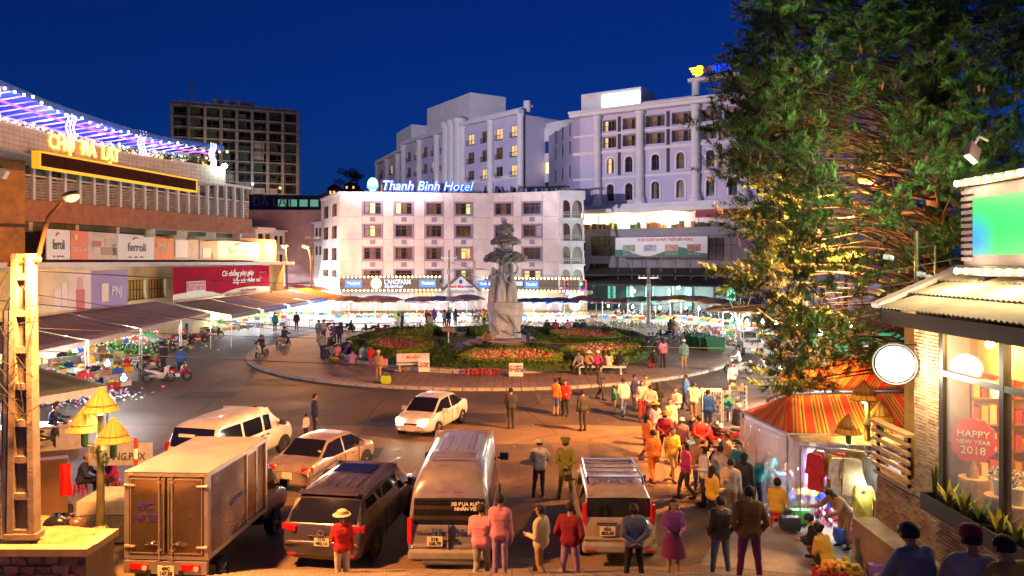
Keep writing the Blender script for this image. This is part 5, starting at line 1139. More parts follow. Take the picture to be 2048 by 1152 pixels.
MB().prism([(rx1,6.9),(rx1,6.1),(12.6,6.1),(12.6,6.9)], 8, 17.2).build('roof_body', M_conc, ro, w=True)
# LED board above the roof with rows of bulbs
ld = thing('led_screen', 'bright green and blue LED screen in a slatted frame above the roof', 'screen', (9.6,13.5,7.0)); LX = 9.55
m = bpy.data.materials.new('green_screen'); m.use_nodes = True; n_ = m.node_tree; b_ = n_.nodes['Principled BSDF']; tc = n_.nodes.new('ShaderNodeTexCoord'); gr = n_.nodes.new('ShaderNodeTexGradient'); gr.gradient_type = 'SPHERICAL'; mp = n_.nodes.new('ShaderNodeMapping'); mp.inputs['Location'].default_value = (0,-23.2,-12.2); mp.inputs['Scale'].default_value = (0,1.5,1.6); cr = n_.nodes.new('ShaderNodeValToRGB')
cr.color_ramp.elements[0].color = (.0,.62,.13,1); cr.color_ramp.elements[1].color = (.0,.25,.8,1); L_ = n_.links.new; L_(tc.outputs['Object'], mp.inputs[0]); L_(mp.outputs[0], gr.inputs[0]); L_(gr.outputs[0], cr.inputs[0]); L_(cr.outputs[0], b_.inputs['Emission Color']); b_.inputs['Emission Strength'].default_value = 1.0; b_.inputs['Base Color'].default_value = (.02,.02,.02,1)
MB().bx(LX,LX+.05,10,15.55,7.32,8.5).build('display', m, ld, w=True)
MB().bx(LX+.06,LX+.5,10,15.95,7.1,8.75).build('case', mat('grey_case', (.16,.13,.18), .6), ld, w=True)
for k in range(11): MB().bx(LX+.0,LX+.1,15.6,15.95,7.2+k*.14,7.28+k*.14).build('slat', mat('grey_case', (.16,.13,.18), .6), ld, w=True)
MB().bx(LX-.06,LX+.4,10,16.,6.9,7.09).build('lower_rail', M_frame, ld, w=True); MB().bx(LX-.06,LX+.4,10,16.,8.76,8.92).build('upper_rail', M_frame, ld, w=True)
b = MB()
for y in (15.5, 12.5): b.bx(LX+.15,LX+.4,y-.1,y+.1,6.3,6.9)
b.build('support', M_frame, ld, w=True)
MBB = _glow('warm_marquee_bulb', (1.,.66,.25), 14.)
for z, lab in ((6.99,'row of warm bulbs under the green LED screen'),(8.84,'row of warm bulbs over the green LED screen')): bulbs('bulb_row', lab, [(LX-.12,15.9-.33*k,z) for k in range(14)], .07, MBB, 'bulb rows of the LED screen')
for y in (15.4,13.8,12.2): lamp('bulb_row_light', (LX-.35,y,6.98), 16, (1,.72,.35), .15); lamp('bulb_row_light', (LX-.35,y,8.84), 18, (1,.72,.35), .15)
# round light-box sign on the pier
d = 16.4; c = W(1790,728,d); gs = thing('round_shop_sign', 'round glowing white sign on an iron bracket at the brick pier', 'sign', c)
rz_ = -math.atan2(c.x, c.y); b = MB(Matrix.Rotation(rz_,4,'Z')); b.lathe([(0,-.07),(.37,-.07),(.385,-.05),(.385,.05),(.37,.07),(0,.07)], 36, axis='Y', cap=False); b.build('light_face', _glow('cream_white_lightbox', (1.,.93,.8), 5.), gs)
b = MB(Matrix.Rotation(rz_,4,'Z')); b.tube([(.45*math.cos(2*PI*i/32),.0,.45*math.sin(2*PI*i/32)) for i in range(33)], .03, 6); b.tube([(.0,.05,.4),(.35,.1,.42),(.6,.1,.42)], .025, 5); b.build('iron_ring', M_frame, gs); lamp('round_sign_light', c+Vector((-.3,-.6,0)), 45, (1,.85,.6), .3)
# ================================================================== striped market tents
M_str = tex_stripes('striped_tarpaulin', [(0,(.62,.045,.02)),(.26,(.55,.3,.02)),(.34,(.13,.1,.02)),(.42,(.55,.3,.02)),(.5,(.62,.045,.02)),(.62,(.7,.38,.03)),(.7,(.18,.03,.02)),(.78,(.7,.38,.03)),(.86,(.62,.045,.02))], .62)
def uvsheet(name, rows, m, parent):
 b = MB(); b.sheet(rows); me = b.mesh(name, m, 180); uv = me.uv_layers.new(name='UVMap'); n = len(rows[0]); Ls = []
 for r in rows:
  L = [0]
  for i in range(1, n): L.append(L[-1]+(Vector(r[i])-Vector(r[i-1])).length)
  Ls.append(L)
 mx = max(l[-1] for l in Ls)
 for lp in me.loops: i, j = divmod(lp.vertex_index, n); uv.data[lp.index].uv = (mx*j/(n-1), i/(len(rows)-1))
 md = bpy.data.objects.new(name, me); C.objects.link(md); md.parent = parent; md.matrix_parent_inverse = WM(parent).inverted()
 s = md.modifiers.new('thick', 'SOLIDIFY'); s.thickness = .012; return md
def slope(a, b, c, d, nu=16, nv=6, sag=.06):
 """a,b lower edge, d,c upper edge"""
 a, b, c, d = map(Vector, (a,b,c,d)); rows = []
 for j in range(nv+1):
  t = j/nv; p, q = a.lerp(d,t), b.lerp(c,t); rows.append([tuple(p.lerp(q,i/nu)+Vector((0,0,-sag*math.sin(PI*t)*(.6+.4*math.sin(i*1.3))))) for i in range(nu+1)])
 return rows
def tent(lab, fl, bl, br, fr_, r0, r1):
 t = thing('striped_tent', lab, 'tent', ((fl[0]+br[0])/2,(fl[1]+br[1])/2,0), 0, 'red and yellow striped tents of the clothes market')
 uvsheet('roof_cloth', slope(fl, fr_, r1, r0), M_str, t); uvsheet('roof_cloth', slope(br, bl, r0, r1), M_str, t); uvsheet('hip_cloth', slope(bl, fl, r0, r0, 12), M_str, t)
 for p in [((p[0],p[1],0),p) for p in (fl,bl,br,fr_)]+[(fl,fr_),(r0,r1),(bl,fl)]: MB().tube(p, .033, 6).build('pole', M_steel, t, w=True)
 return t
tent('nearer red and yellow striped tent over the hanging clothes', (7.6,20.7,2.42), (7.15,23.4,2.5), (13.5,25.4,2.4), (13.5,20.2,2.42), (8.3,22.6,3.18), (13.5,22.8,3.25))
tent('farther red and yellow striped tent behind the first', (10.2,25.9,2.75), (9.9,28.6,2.75), (17,29,2.75), (17,25.9,2.75), (12.2,27.3,3.75), (17,27.3,3.75))
aw = thing('plank_awning', 'buff canvas awning strip hanging along the clothes stall front', 'awning', (8.6,20.3,2.3)); uvsheet('awning_cloth', slope((7.75,20.35,2.3),(10.9,19.75,2.25),(11.2,20.4,2.5),(7.65,20.66,2.4), 12, 4, .03), mat('buff_canvas', (.5,.36,.2), .85, var=.3), aw)
MPL = bpy.data.materials.new('clear_plastic_sheet'); MPL.use_nodes = True; p_ = MPL.node_tree.nodes['Principled BSDF']; p_.inputs['Alpha'].default_value = .42; p_.inputs['Roughness'].default_value = .18; p_.inputs['Base Color'].default_value = (.72,.62,.58,1); p_.inputs['Specular IOR Level'].default_value = .8
ps = thing('plastic_curtain', 'wrinkled clear plastic sheet hanging at the tent corner', 'sheet', (7.3,21.8,0))
rg = np.random.default_rng(2); rows_ = []
path = [(7.1,23.3),(7.15,22.5),(7.3,21.6),(7.5,20.75),(7.9,20.5),(8.3,20.4)]
for j in range(14):
 z = 2.38-2.25*j/13; row = []
 for i in range(31):
  t = i/30*(len(path)-1); k = min(int(t), len(path)-2); f_ = t-k; x = path[k][0]*(1-f_)+path[k+1][0]*f_; y = path[k][1]*(1-f_)+path[k+1][1]*f_
  w = .1*noise.noise((i*.45+j*.25, j*.12, 1))+.04*math.sin(i*1.9+j*.4); row.append((x-w*.8-.1*j/13, y-w*.5, z))
 rows_.append(row)
b = MB(); b.sheet(rows_); o = b.build('plastic_film', MPL, ps, smooth=60, w=True); s = o.modifiers.new('thick', 'SOLIDIFY'); s.thickness = .004
# hanging clothes
cl = [((.55,.03,.05),'red'),((.3,.29,.3),'grey wool'),((.5,.42,.06),'mustard striped'),((.6,.05,.1),'crimson'),((.62,.56,.46),'cream'),((.7,.3,.35),'pink'),((.2,.17,.14),'brown'),((.35,.17,.5),'violet'),((.65,.6,.6),'white'),((.5,.4,.35),'star print'),((.68,.42,.5),'rose'),((.25,.3,.45),'slate blue'),((.45,.05,.12),'wine'),((.72,.66,.6),'ivory')]
def garment(p, rz, c, lab, h=.85, w=.42, grp='clothes hung along the stall front'):
 t = thing('hanging_coat', lab, 'coat', p, rz, grp)
 prof = [(-.16*w/.42,0),(.16*w/.42,0),(w/2,-.09),(w/2+.05,-.55),(w/2-.05,-.56),(w/2-.06,-.28),(w/2-.02,-h),(-w/2+.02,-h),(-w/2+.06,-.28),(-w/2+.05,-.56),(-w/2-.05,-.55),(-w/2,-.09)]
 b = MB(); n = len(prof); dp = .07
 vs = [(x,-dp*(1 if abs(x) < .2 else .5),z) for x,z in prof]+[(x,dp*(1 if abs(x) < .2 else .5),z) for x,z in prof]
 b.add(vs, [tuple(range(n))[::-1], tuple(range(n,2*n))]+[(i,(i+1)%n,n+(i+1)%n,n+i) for i in range(n)]); b.build('cloth', mat('cloth_'+lab.split()[0], c, .9, var=.35, scale=7), t)
 b = MB(); b.tube([(-.15,0,.0),(0,0,.06),(.15,0,.0)], .008, 4); b.tube([(0,0,.06),(0,0,.14)], .006, 4); b.build('hanger', M_steel, t)
pos = ['first','second','third','fourth','fifth','sixth','seventh','eighth','ninth','tenth','eleventh','twelfth','thirteenth','fourteenth']
for i, (c, nm) in enumerate(cl):
 x = 8.05+.215*i; y = 19.9-.085*i+(.35 if i % 2 else 0); garment((x,y,2.08), rad(-55+R.uniform(-15,15)), c, nm+' garment, '+pos[i]+' on the rail from the plastic sheet', R.uniform(.75,1.05), R.uniform(.36,.46))
rl = thing('clothes_rail', 'steel rail carrying the hanging garments under the tent', 'rail', (9.5,20,2.2)); MB().tube([(7.8,20.3,2.2),(11.2,18.95,2.2)], .02, 6).build('bar', M_steel, rl, w=True); b = MB()
for x,y in ((7.8,20.3),(9.5,19.62),(11.2,18.95)): b.tube([(x,y,0),(x,y,2.2)], .022, 6)
b.build('upright', M_steel, rl, w=True)
for i, (c, nm, px, py, d) in enumerate((((.42,.28,.6),'violet',1616,935,20.6),((.55,.3,.32),'dusty pink',1632,937,20.8),((.7,.66,.62),'white',1680,955,19.4),((.3,.22,.1),'leopard brown',1703,955,19.2),((.72,.62,.1),'yellow',1727,1010,18.9),((.35,.28,.12),'spotted',1712,940,19.6))):
 p = W(px, py-38, d); garment(p, rad(-20), c, nm+' coat on the low rack beside the lamp post', .95, .5, 'coats on the low rack')
bt = MB(); bt.add([(13.5,25.6,0),(7.4,23.9,0),(7.4,23.9,2.3),(13.5,25.6,2.3)], [(0,1,2,3)]); o = bt.build('back_curtain', mat('pale_back_curtain', (.45,.34,.34), .85, var=.3)); tag(o, 'pale curtain closing the rear of the clothes stall', 'curtain'); s = o.modifiers.new('t', 'SOLIDIFY'); s.thickness = .02
M_wb = _glow('white_stall_bulb', (.92,.96,1.), 45)
def bulb(p, lab, power=60, r=.07, col=(.88,.94,1.), grp=None, hang=.5, light=True):
 t = thing('hanging_bulb', lab, 'bulb', p, 0, grp); MB().lathe([(.012,.06+r),(.035,r+.03),(.04,r*.75),(r,0),(r*.75,-r*.7),(0.004,-r)], 10).build('bulb_glass', M_wb, t); MB().tube([(0,0,r+.05),(0,0,r+hang)], .008, 4).build('cord', M_black, t)
 if light: lamp('bulb_light', (p[0],p[1],p[2]-r-.12), power, col, .1)
 return t
bulb(W(1658,925,20.2), 'glaring bulb among the hanging clothes', 45, .09); bulb(W(1726,968,18.9), 'glaring bulb right of the lamp post by the coats', 35, .08); bulb(W(1600,935,21.6), 'bulb behind the clear plastic sheet', 40)
bulb(W(1600,770,27), 'bulb under the farther striped tent', 60)
# ================================================================== lamps, poles, wires, statue
M_straw = mat('woven_straw', (.5,.35,.1), .8, var=.35, scale=18)
n_ = M_straw.node_tree; tl_ = n_.nodes.new('ShaderNodeBsdfTranslucent'); tl_.inputs[0].default_value = (.75,.5,.14,1); ms_ = n_.nodes.new('ShaderNodeMixShader'); ms_.inputs[0].default_value = .55; L_ = n_.links.new; L_(n_.nodes['Principled BSDF'].outputs[0], ms_.inputs[1]); L_(tl_.outputs[0], ms_.inputs[2]); L_(ms_.outputs[0], n_.nodes['Material Output'].inputs[0])
M_strawb = mat('straw_rib', (.28,.18,.05), .8, var=.2); M_green = mat('green_bracket', (.02,.12,.04), .5); M_lpost = mat('aged_green_post', (.13,.12,.05), .45, .4, var=.35, scale=5)
M_hatbulb = _glow('warm_hat_bulb', (1.,.72,.25), 12)
def hat_lamp(name, label, x, y, hats, k, power, ztop):
 t = thing(name, label, 'lamp post', (x,y,0), 0, 'three hatted straw lamp posts')
 MB().lathe([(.3,0),(.3,.12),(.24,.16),(.22,.5),(.27,.55),(.24,.62),(.17,.8),(.19,1.05),(.2,1.1),(.14,1.16),(.15,1.28),(.17,1.32),(.1,1.4),(.085,1.6),(.075,ztop*.68),(.12,ztop*.69),(.12,ztop*.7),(.07,ztop*.72),(.06,ztop-.5),(.1,ztop-.48),(.1,ztop-.44),(.02,ztop-.42)], 14).build('post', M_lpost, t, smooth=35)
 b = MB()
 for hx, hy, hz in hats[1:]:
  s = 1 if hx > 0 else -1; z = hz-.5
  b.tube([(s*.06,hy*.2,z-.12),(hx*.6,hy*.7,z-.12),(hx*.6,hy*.7,z),(hx,hy,z)], .025, 5); b.tube([(s*.06,hy*.2,z),(hx*.45,hy*.5,z),(hx*.45,hy*.5,z-.22),(s*.06,hy*.2,z-.22)], .02, 5)
 b.build('arm', M_lpost, t)
 for i, (hx, hy, hz) in enumerate(hats):
  if i: MB().lathe([(.05,-.5),(.075,-.46),(.075,-.2),(.03,-.18)], 10, (hx,hy,hz)).build('bracket_cup', M_green, t)
  b = MB(); n = 20
  for (r0,z0,r1,z1) in ((.02,.36,.29,.0),(.2,.06,.36,-.14)):
   b.lathe([(r0,z0),(r1,z1),(r1-.01,z1-.015),(max(.005,r0-.012),z0-.02)], n, (hx,hy,hz), cap=False)
  o = b.build('straw_hat', M_straw, t); c = MB()
  for j in range(14):
   a = 2*PI*j/14; c.tube([(hx+.02*math.cos(a),hy+.02*math.sin(a),hz+.37),(hx+.3*math.cos(a),hy+.3*math.sin(a),hz+.004)], .007, 4); c.tube([(hx+.2*math.cos(a),hy+.2*math.sin(a),hz+.068),(hx+.37*math.cos(a),hy+.37*math.sin(a),hz-.14)], .007, 4)
  c.tube([(hx+.36*math.cos(2*PI*j/20),hy+.36*math.sin(2*PI*j/20),hz-.145) for j in range(21)], .012, 4); c.build('straw_rib', M_strawb, o)
  MB().sph((hx,hy,hz-.17), .085, 10, 7).build('bulb', M_hatbulb, t); lamp('hat_light', (x+hx,y+hy,hz-.3), power, (1,.7,.25), .1)
 return t
hat_lamp('hat_lamp_post', 'lamp post with three straw hats at the stone planter', -9.05, 16.5, [(0,0,4.05),(-.41,.1,3.6),(.36,-.15,3.42)], 0, 36, 4.42)
hat_lamp('hat_lamp_post', 'lamp post with three straw hats in front of the striped tents', 9.62, 20.3, [(-.1,0,3.6),(-.56,-.1,2.72),(.42,.1,3.02)], 0, 36, 4.0)
# street lamps
M_sod = _glow('sodium_lens', (1.,.42,.06), 7)
def street_lamp(label, base, headp, power, r=.07, arm=1.2, light=True, k=1., aim=None, gl=260, col=(1.,.37,.09)):
 t = thing('street_lamp', label, 'street lamp', base, 0, 'sodium street lamps'); h = headp.z-base[2]; dx, dy = headp.x-base[0], headp.y-base[1]
 MB().tube([(0,0,0),(0,0,h*.55),(dx*.12,dy*.12,h*.8),(dx*.45,dy*.45,h*.95),(dx*.8,dy*.8,h*.99)], [r,r*.85,r*.75,r*.6,r*.5], 8).build('pole', mat('rusty_lamp_pole', (.12,.06,.03), .6, var=.3), t)
 u = Vector((dx,dy,0)).normalized(); M = Matrix.Translation((dx,dy,h)) @ Matrix.Rotation(math.atan2(u.y,u.x),4,'Z') @ Matrix.Rotation(-.12,4,'Y') @ Matrix.Scale(k,4)
 b = MB(M); b.sph((0,0,.05), (.48,.19,.12), 12, 8); b.build('lamp_head', mat('lamp_housing', (.35,.25,.15), .5), t, smooth=60); b = MB(M); b.sph((.08,0,-.02), (.36,.15,.13), 12, 8); b.build('lens', M_sod, t, smooth=60)
 if aim: l = lamp('street_light', headp+Vector((-.3,0,-.4)), power, col, .25, None, 'SPOT', rad(125)); l.rotation_euler = (Vector(aim)-headp).to_track_quat('-Z','Y').to_euler(); lamp('street_glow', headp+Vector((0,0,-.45)), gl, col, .2)
 elif light: lamp('street_light', headp+Vector((0,0,-.45)), power, col, .25)
 return t
street_lamp('curved street lamp glowing orange in front of the market boards', (-9.3,14.5,1.9), W(142,394,13.3), 2100, .06, k=.6, aim=(-6.5,17.5,0), gl=12)
street_lamp('street lamp shining orange inside the conifer branches', (14.6,27.5,0), W(1733,362,26), 7500, .08, aim=(-2,34,0))
street_lamp('orange street lamp at the mouth of the side street', (-28.5,95,0), W(569,492,94), 2000, .1, k=1.8)
street_lamp('orange street lamp beside the hotel left flank', (-26.5,99,0), W(612,493,98), 1000, .1, k=1.6)
street_lamp('small orange street lamp deep among the conifer trunks', (13.2,25,0), W(1714,505,24), 1500, .06, aim=(-1,24,0))
MB_ = MB()
# concrete pole at the left edge with recessed panels
p0 = W(48,1075,14.); cp = thing('concrete_pole', 'tall concrete utility pole with recessed panels at the left edge', 'utility pole', (p0.x,p0.y,p0.z)); zb = p0.z; M_pc = mat('pole_concrete', (.24,.2,.16), .85, var=.3, scale=4, bump=.4, bs=22)
b = MB(); hh = 5.3
for s in (-1, 1): b.add([(s*.2-.055,-.11,0),(s*.2+.055,-.11,0),(s*.2+.055,.11,0),(s*.2-.055,.11,0),(s*.13-.05,-.1,hh),(s*.13+.05,-.1,hh),(s*.13+.05,.1,hh),(s*.13-.05,.1,hh)], [(0,3,2,1),(4,5,6,7),(0,1,5,4),(1,2,6,5),(2,3,7,6),(3,0,4,7)])
for k in range(8): z = .05+k*.68; w = .19-.07*k/8; b.bx(-w,w,-.09,.09,z,z+.12)
b.bx(-.19,.19,.0,.06,0,hh); b.build('pole_shaft', M_pc, cp); b = MB(); b.tube([(-.34,-.05,0),(-.3,-.05,hh*.8),(-.14,-.05,hh*.86)], .055, 8); b.build('conduit', M_steel, cp); MB().bx(-.3,.3,-.14,.14,0,.1).build('foot', M_pc, cp)
MB().tube([(-.3,0,hh-.2),(.3,0,hh-.1)], .05, 6).build('crossarm', M_wood, cp)
b = MB()
for k in range(9):
 z = 3.+R.random()*2; b.tube([(R.uniform(-.4,.1),-.14,z),(R.uniform(-.7,-.2),-.2,z-R.uniform(.3,.9)),(R.uniform(-.2,.5),-.2,z-R.uniform(.5,1.6)),(R.uniform(-.1,.4),-.13,z-R.uniform(.2,.8))], .009, 4)
b.build('loose_wires', M_dark, cp)
M_wire = mat('overhead_wire', (.03,.028,.03), .6); M_wirel = mat('pale_overhead_wire', (.35,.3,.3), .6)
def wire(label, a, b, sag, r, m=M_wire):
 pts = [a.lerp(b, t/24)+Vector((0,0,-sag*4*(t/24)*(1-t/24))) for t in range(25)]
 return tag(MB().tube(pts, r*.65, 4).build('overhead_wire', m), label, 'wire', 'overhead wires across the square')
top = W(40,520,14)
wire('sagging wire from the concrete pole to the hotel pole', W(50,540,14), W(898,545,104), .8, .02)
wire('black wire crossing low in front of the statue', W(-10,600,18), W(2060,672,40), .9, .016)
wire('thin wire crossing the red banner', W(50,585,14), W(760,660,70), .5, .016)
wire('second thin wire over the purple awnings', W(40,655,14), W(1000,668,60), .3, .014)
wire('wire crossing the roundabout lawn', W(45,700,14), W(1500,742,44), .2, .015)
wire('upper pale wire running into the conifer', W(1000,612,60), W(2060,490,16), .8, .017, M_wirel)
wire('lower pale wire running into the conifer', W(1000,628,60), W(2060,525,17), .8, .017, M_wirel)
wire('third pale wire below the conifer branches', W(1400,660,60), W(2060,560,18), .6, .015, M_wirel)
wire('wire between the hotel pole and the parking hall pole', W(898,525,104), W(1297,545,80), 1., .03)
wire('lower wire between the two far concrete poles', W(898,540,104), W(1297,565,80), 1.2, .03)
def upole(label, px, pyb, pyt, d, r=.16):
 p = W(px, pyb, d); z = W(px, pyt, d).z; t = thing('utility_pole', label, 'utility pole', (p.x,p.y,0), 0, 'far concrete utility poles'); MB().lathe([(r,0),(r*.7,z)], 8).build('shaft', M_pc, t)
 MB().bx(-1.1,1.1,-.06,.06,z-1.2,z-1.05).build('crossarm', M_steel, t); b = MB()
 for k in range(5): b.lathe([(.05,z-1.05),(.07,z-.95),(.03,z-.8)], 6, (-1+.5*k,0,0))
 b.build('insulator', M_white, t); MB().bx(-.25,.25,-.35,-.15,z*.62,z*.62+.7).build('switch_box', mat('grey_box', (.4,.4,.4), .5), t); return t
upole('slim utility pole in front of the hotel entrance', 898, 620, 500, 103); upole('concrete utility pole before the dark market hall', 1297, 655, 535, 81, .24); upole('utility pole in the side street left of the hotel', 624, 610, 462, 118); upole('utility pole beside the awning stalls', 516, 640, 520, 92, .14)
# camera pole in the conifer
cpz = thing('camera_pole', 'steel pole with a bracket and white security cameras', 'pole', (10.9,20.2,0)); MB().tube([(0,0,0),(0,0,8.)], .06, 8).build('shaft', M_lpost, cpz)
b = MB(); b.tube([(.4,0,7.6),(-.85,0,7.45)], .03, 5); b.tube([(.3,0,6.9),(-.3,0,7.5)], .02, 5); b.tube([(.5,0,7.62),(.5,0,6.6)], .03, 5); b.build('bracket', M_lpost, cpz)
for x, z in ((-.8,7.3),(.05,6.85),(.35,6.75)): b = MB(); b.box((x,-.08,z), (.12,.25,.12), rz=.4, rx=.2); b.lathe([(.05,-.04),(.05,.02)], 8, (x,-.22,z), 'Y'); b.build('security_camera', M_white, cpz)
fl1 = thing('floodlight_panel', 'dusty rectangular floodlight on a bracket at the conifer', 'floodlight', W(1945,305,15.5)); b = MB(); b.box((0,0,0), (.3,.12,.38), rz=.3, ry=.6, rx=-.3); b.build('case', mat('pinkish_case', (.4,.28,.3), .5), fl1); b = MB(); b.tube([(.05,.1,.1),(.2,.1,.35),(.5,.3,.3)], .03, 6); b.build('bracket', M_white, fl1); l_ = lamp('tree_flood', W(1935,300,15.6)+Vector((-.3,.2,.1)), 230, (.85,1.,.75), .2, None, 'SPOT', rad(120)); l_.rotation_euler = Vector((-.3,8,.6)).to_track_quat('-Z','Y').to_euler()
wl = thing('wall_floodlight', 'small floodlight bracketed on the tan market pier', 'floodlight', W(12,348,48)); b = MB(); b.box((0,-.3,0), (.5,.4,.55), ry=.5); b.build('case', M_white, wl); b = MB(); b.tube([(-.2,.0,.3),(-.35,-.2,.55),(0,-.3,.2)], .05, 6); b.build('bracket', M_black, wl)
# ================================================================== statue
sx, sy = -.55, 61.6
M_st = mat('grey_statue_stone', (.42,.43,.41), .85, var=.3, scale=1.5, bump=.4, bs=9); M_st2 = mat('pale_statue_stone', (.54,.56,.54), .8, var=.25, scale=1.2, bump=.3, bs=9); M_stair = mat('granite_step', (.34,.29,.28), .7, var=.25, scale=3)
su = thing('statue', 'grey stone monument of robed women under a tiered stone tree', 'statue', (sx,sy,.3))
for i, (r, z0, z1) in enumerate(((3.5,0,.2),(2.9,.2,.42),(2.35,.42,.66))): MB().lathe([(r,z0),(r,z1-.03),(r-.04,z1),(0,z1)], 40).build('plinth_step', M_stair, su)
# rock plinth with facets, narrow at the foot
rows_ = []; N = 12
for j, (z, r, q) in enumerate(((.66,1.35,0),(1.5,1.32,.1),(2.4,1.42,.2),(3.3,1.5,.3),(3.55,1.46,.3))):
 row = []
 for i in range(N+1):
  a = 2*PI*(i % N)/N; n = 1+.16*noise.noise((math.cos(a)*1.3, math.sin(a)*1.3, j*.9))*(j > 0); sq = 1/max(abs(math.cos(a)), abs(math.sin(a)))**.7; row.append((r*n*sq*math.cos(a)*.98, r*n*sq*math.sin(a)*.75, z))
 rows_.append(row)
b = MB(); b.sheet([r[::-1] for r in rows_][::-1]); b.add([p for p in rows_[-1][:-1]], [tuple(range(N))]); b.build('plinth_rock', M_st2, su)
for k, (x0,z0,x1,z1) in enumerate(((-.9,3.,.3,1.9),(.2,2.6,1.1,1.2),(-.2,1.3,.7,.9),(-1.,2.,-.5,1.))): MB().tube([(x0,-1.1,z0),((x0+x1)/2,-1.22,(z0+z1)/2+.1),(x1,-1.12,z1)], [.05,.13,.04], 6).build('carved_fold', M_st, su)
# stone tree behind the figures
tr_ = [(0,.35,3.5),(-.1,.35,5.),(.05,.3,6.3),(-.1,.3,7.3),(0,.3,8.6),(.02,.3,9.8)]
MB().tube(tr_, [.75,.6,.62,.45,.32,.15], 12).build('stone_trunk', M_st, su, smooth=60)
rg = np.random.default_rng(12)
for (z, r, h, n) in ((7.35,1.7,1.35,620),(8.72,1.15,1.1,400),(9.7,.68,1.05,240)):
 b = MB()
 for i in range(n):
  a = rg.uniform(0,2*PI); q = rg.uniform(0,1)**.5; zz = z+h*(rg.uniform(-.45,.5))*(1.15-q*.8)-.25*q; x, y = r*q*math.cos(a), .3+r*q*math.sin(a)*.85; s = rg.uniform(.11,.25)
  b.box((x,y,zz), (s*1.5,s,s*.32), rz=a+rg.normal()*.4, ry=rg.normal()*.25+.25*q, rx=rg.normal()*.25)
 b.sph((0,.3,z), (r*.72,r*.6,h*.3), 14, 8); o = b.build('stone_crown', M_st, su)
def capsule_remesh(name, caps, vox, m, parent, sm=6):
 b = MB()
 for (p, q, r0, r1) in caps:
  p, q = Vector(p), Vector(q); k = 5; pts = [p+(q-p)*(i/k) for i in range(k+1)]; b.tube(pts, [r0+(r1-r0)*i/k for i in range(k+1)], 10); b.sph(p, r0, 10, 7); b.sph(q, r1, 10, 7)
 o = b.build(name, m, parent); md = o.modifiers.new('re', 'REMESH'); md.mode = 'VOXEL'; md.voxel_size = vox; md.use_smooth_shade = True; s = o.modifiers.new('sm', 'SMOOTH'); s.iterations = sm; s.factor = .5; return o
def robed(x, y, z, armL, armR, name='stone_woman', lean=0.):
 c = [((x,y,z+2.95),(x,y,z+2.62),.17,.15),((x,y,z+2.62),(x,y,z+2.4),.1,.13),((x-.28,y,z+2.3),(x+.28,y,z+2.3),.14,.14),((x,y,z+2.25),(x,y,z+1.75),.27,.21),((x,y,z+1.75),(x,y,z+1.4),.21,.3),((x-.12,y,z+1.4),(x-.2,y-.05,z+.05),.24,.27),((x+.12,y,z+1.4),(x+.22,y-.05,z+.05),.24,.27),((x,y+.1,z+1.2),(x,y+.12,z+.05),.25,.35),((x,y+.12,z+2.85),(x,y+.16,z+2.0),.13,.1)]
 for s, pts in ((-1,armL),(1,armR)):
  a = (x+s*.32,y,z+2.3)
  for i, p in enumerate(pts): p = (x+p[0],y+p[1],z+p[2]); c.append((a,p,.12-.03*i,.1-.03*i)); a = p
 return capsule_remesh(name, c, .06, M_st2, su)
robed(-.35,-.35,3.5,[(-.75,-.25,2.0),(-.85,-.4,2.45)],[(.38,-.3,1.9),(.2,-.45,2.35)]); robed(.55,-.3,3.55,[(-.55,-.3,1.85),(-.2,-.45,1.5)],[(.5,.0,2.75),(.25,.0,3.3)]); robed(-1.0,.1,3.3,[(-.5,-.1,1.9),(-.4,-.2,1.5)],[(.4,-.1,1.9),(.3,-.2,1.6)])
# ================================================================== trees
def tuft_proto(rg, nn=56, L=.62):
 """foxtail: a curved shoot ringed with curved needles -> (V, F)"""
 V = []; Fc = []; n = 5; ax = []
 for i in range(n+1):
  t = i/n; ax.append(np.array([L*t, 0, .22*L*t*t-.03]))
 def strip(p0, d1, d2, l, w):
  side = np.cross(d1, [0,0,1.]); side = side/(np.linalg.norm(side)+1e-6)*w; q0 = p0; q1 = p0+d1*l*.55; q2 = q1+d2*l*.5; b = len(V)
  V.extend([q0-side, q0+side, q1-side*.9, q1+side*.9, q2-side*.15, q2+side*.15]); Fc.extend([(b,b+1,b+3,b+2),(b+2,b+3,b+5,b+4)])
 for i in range(nn):
  t = rg.uniform(.05,1.); k = min(int(t*n), n-1); f = t*n-k; p = ax[k]*(1-f)+ax[k+1]*f; a = rg.uniform(0,2*PI); r = np.array([.35+.5*t, math.cos(a), math.sin(a)]); r /= np.linalg.norm(r); u = np.array([.75,0,.5])*.8+r*.5; u /= np.linalg.norm(u)
  strip(p, r, u, rg.uniform(.16,.28)*(1.1-.3*t), .0125)
 strip(ax[0], np.array([1.,0,.1]), np.array([.9,0,.4]), L, .02)
 return np.array(V), np.array(Fc)
rg = np.random.default_rng(21); protos = [tuft_proto(rg) for _ in range(5)]
OUT = [(1490,0),(1500,40),(1470,95),(1442,150),(1435,185),(1490,190),(1500,215),(1412,238),(1440,262),(1500,285),(1422,328),(1445,352),(1525,352),(1530,392),(1452,428),(1475,455),(1560,465),(1545,512),(1432,552),(1480,585),(1545,600),(1565,625),(1532,690),(1535,740),(1562,772),(1590,742),(1640,715),(1690,712),(1715,690),(1700,640),(1760,585),(1830,545),(1900,480),(1905,400),(1960,335),(2060,330),(2060,-60),(1500,-60)]
TX, TY = 14.6, 25.5
ct = thing('conifer', 'huge dark conifer with drooping foxtail branches filling the upper right', 'tree', (TX,TY,0)); M_bark = mat('grey_brown_bark', (.06,.04,.03), .9, var=.4, scale=6, bump=.5, bs=20)
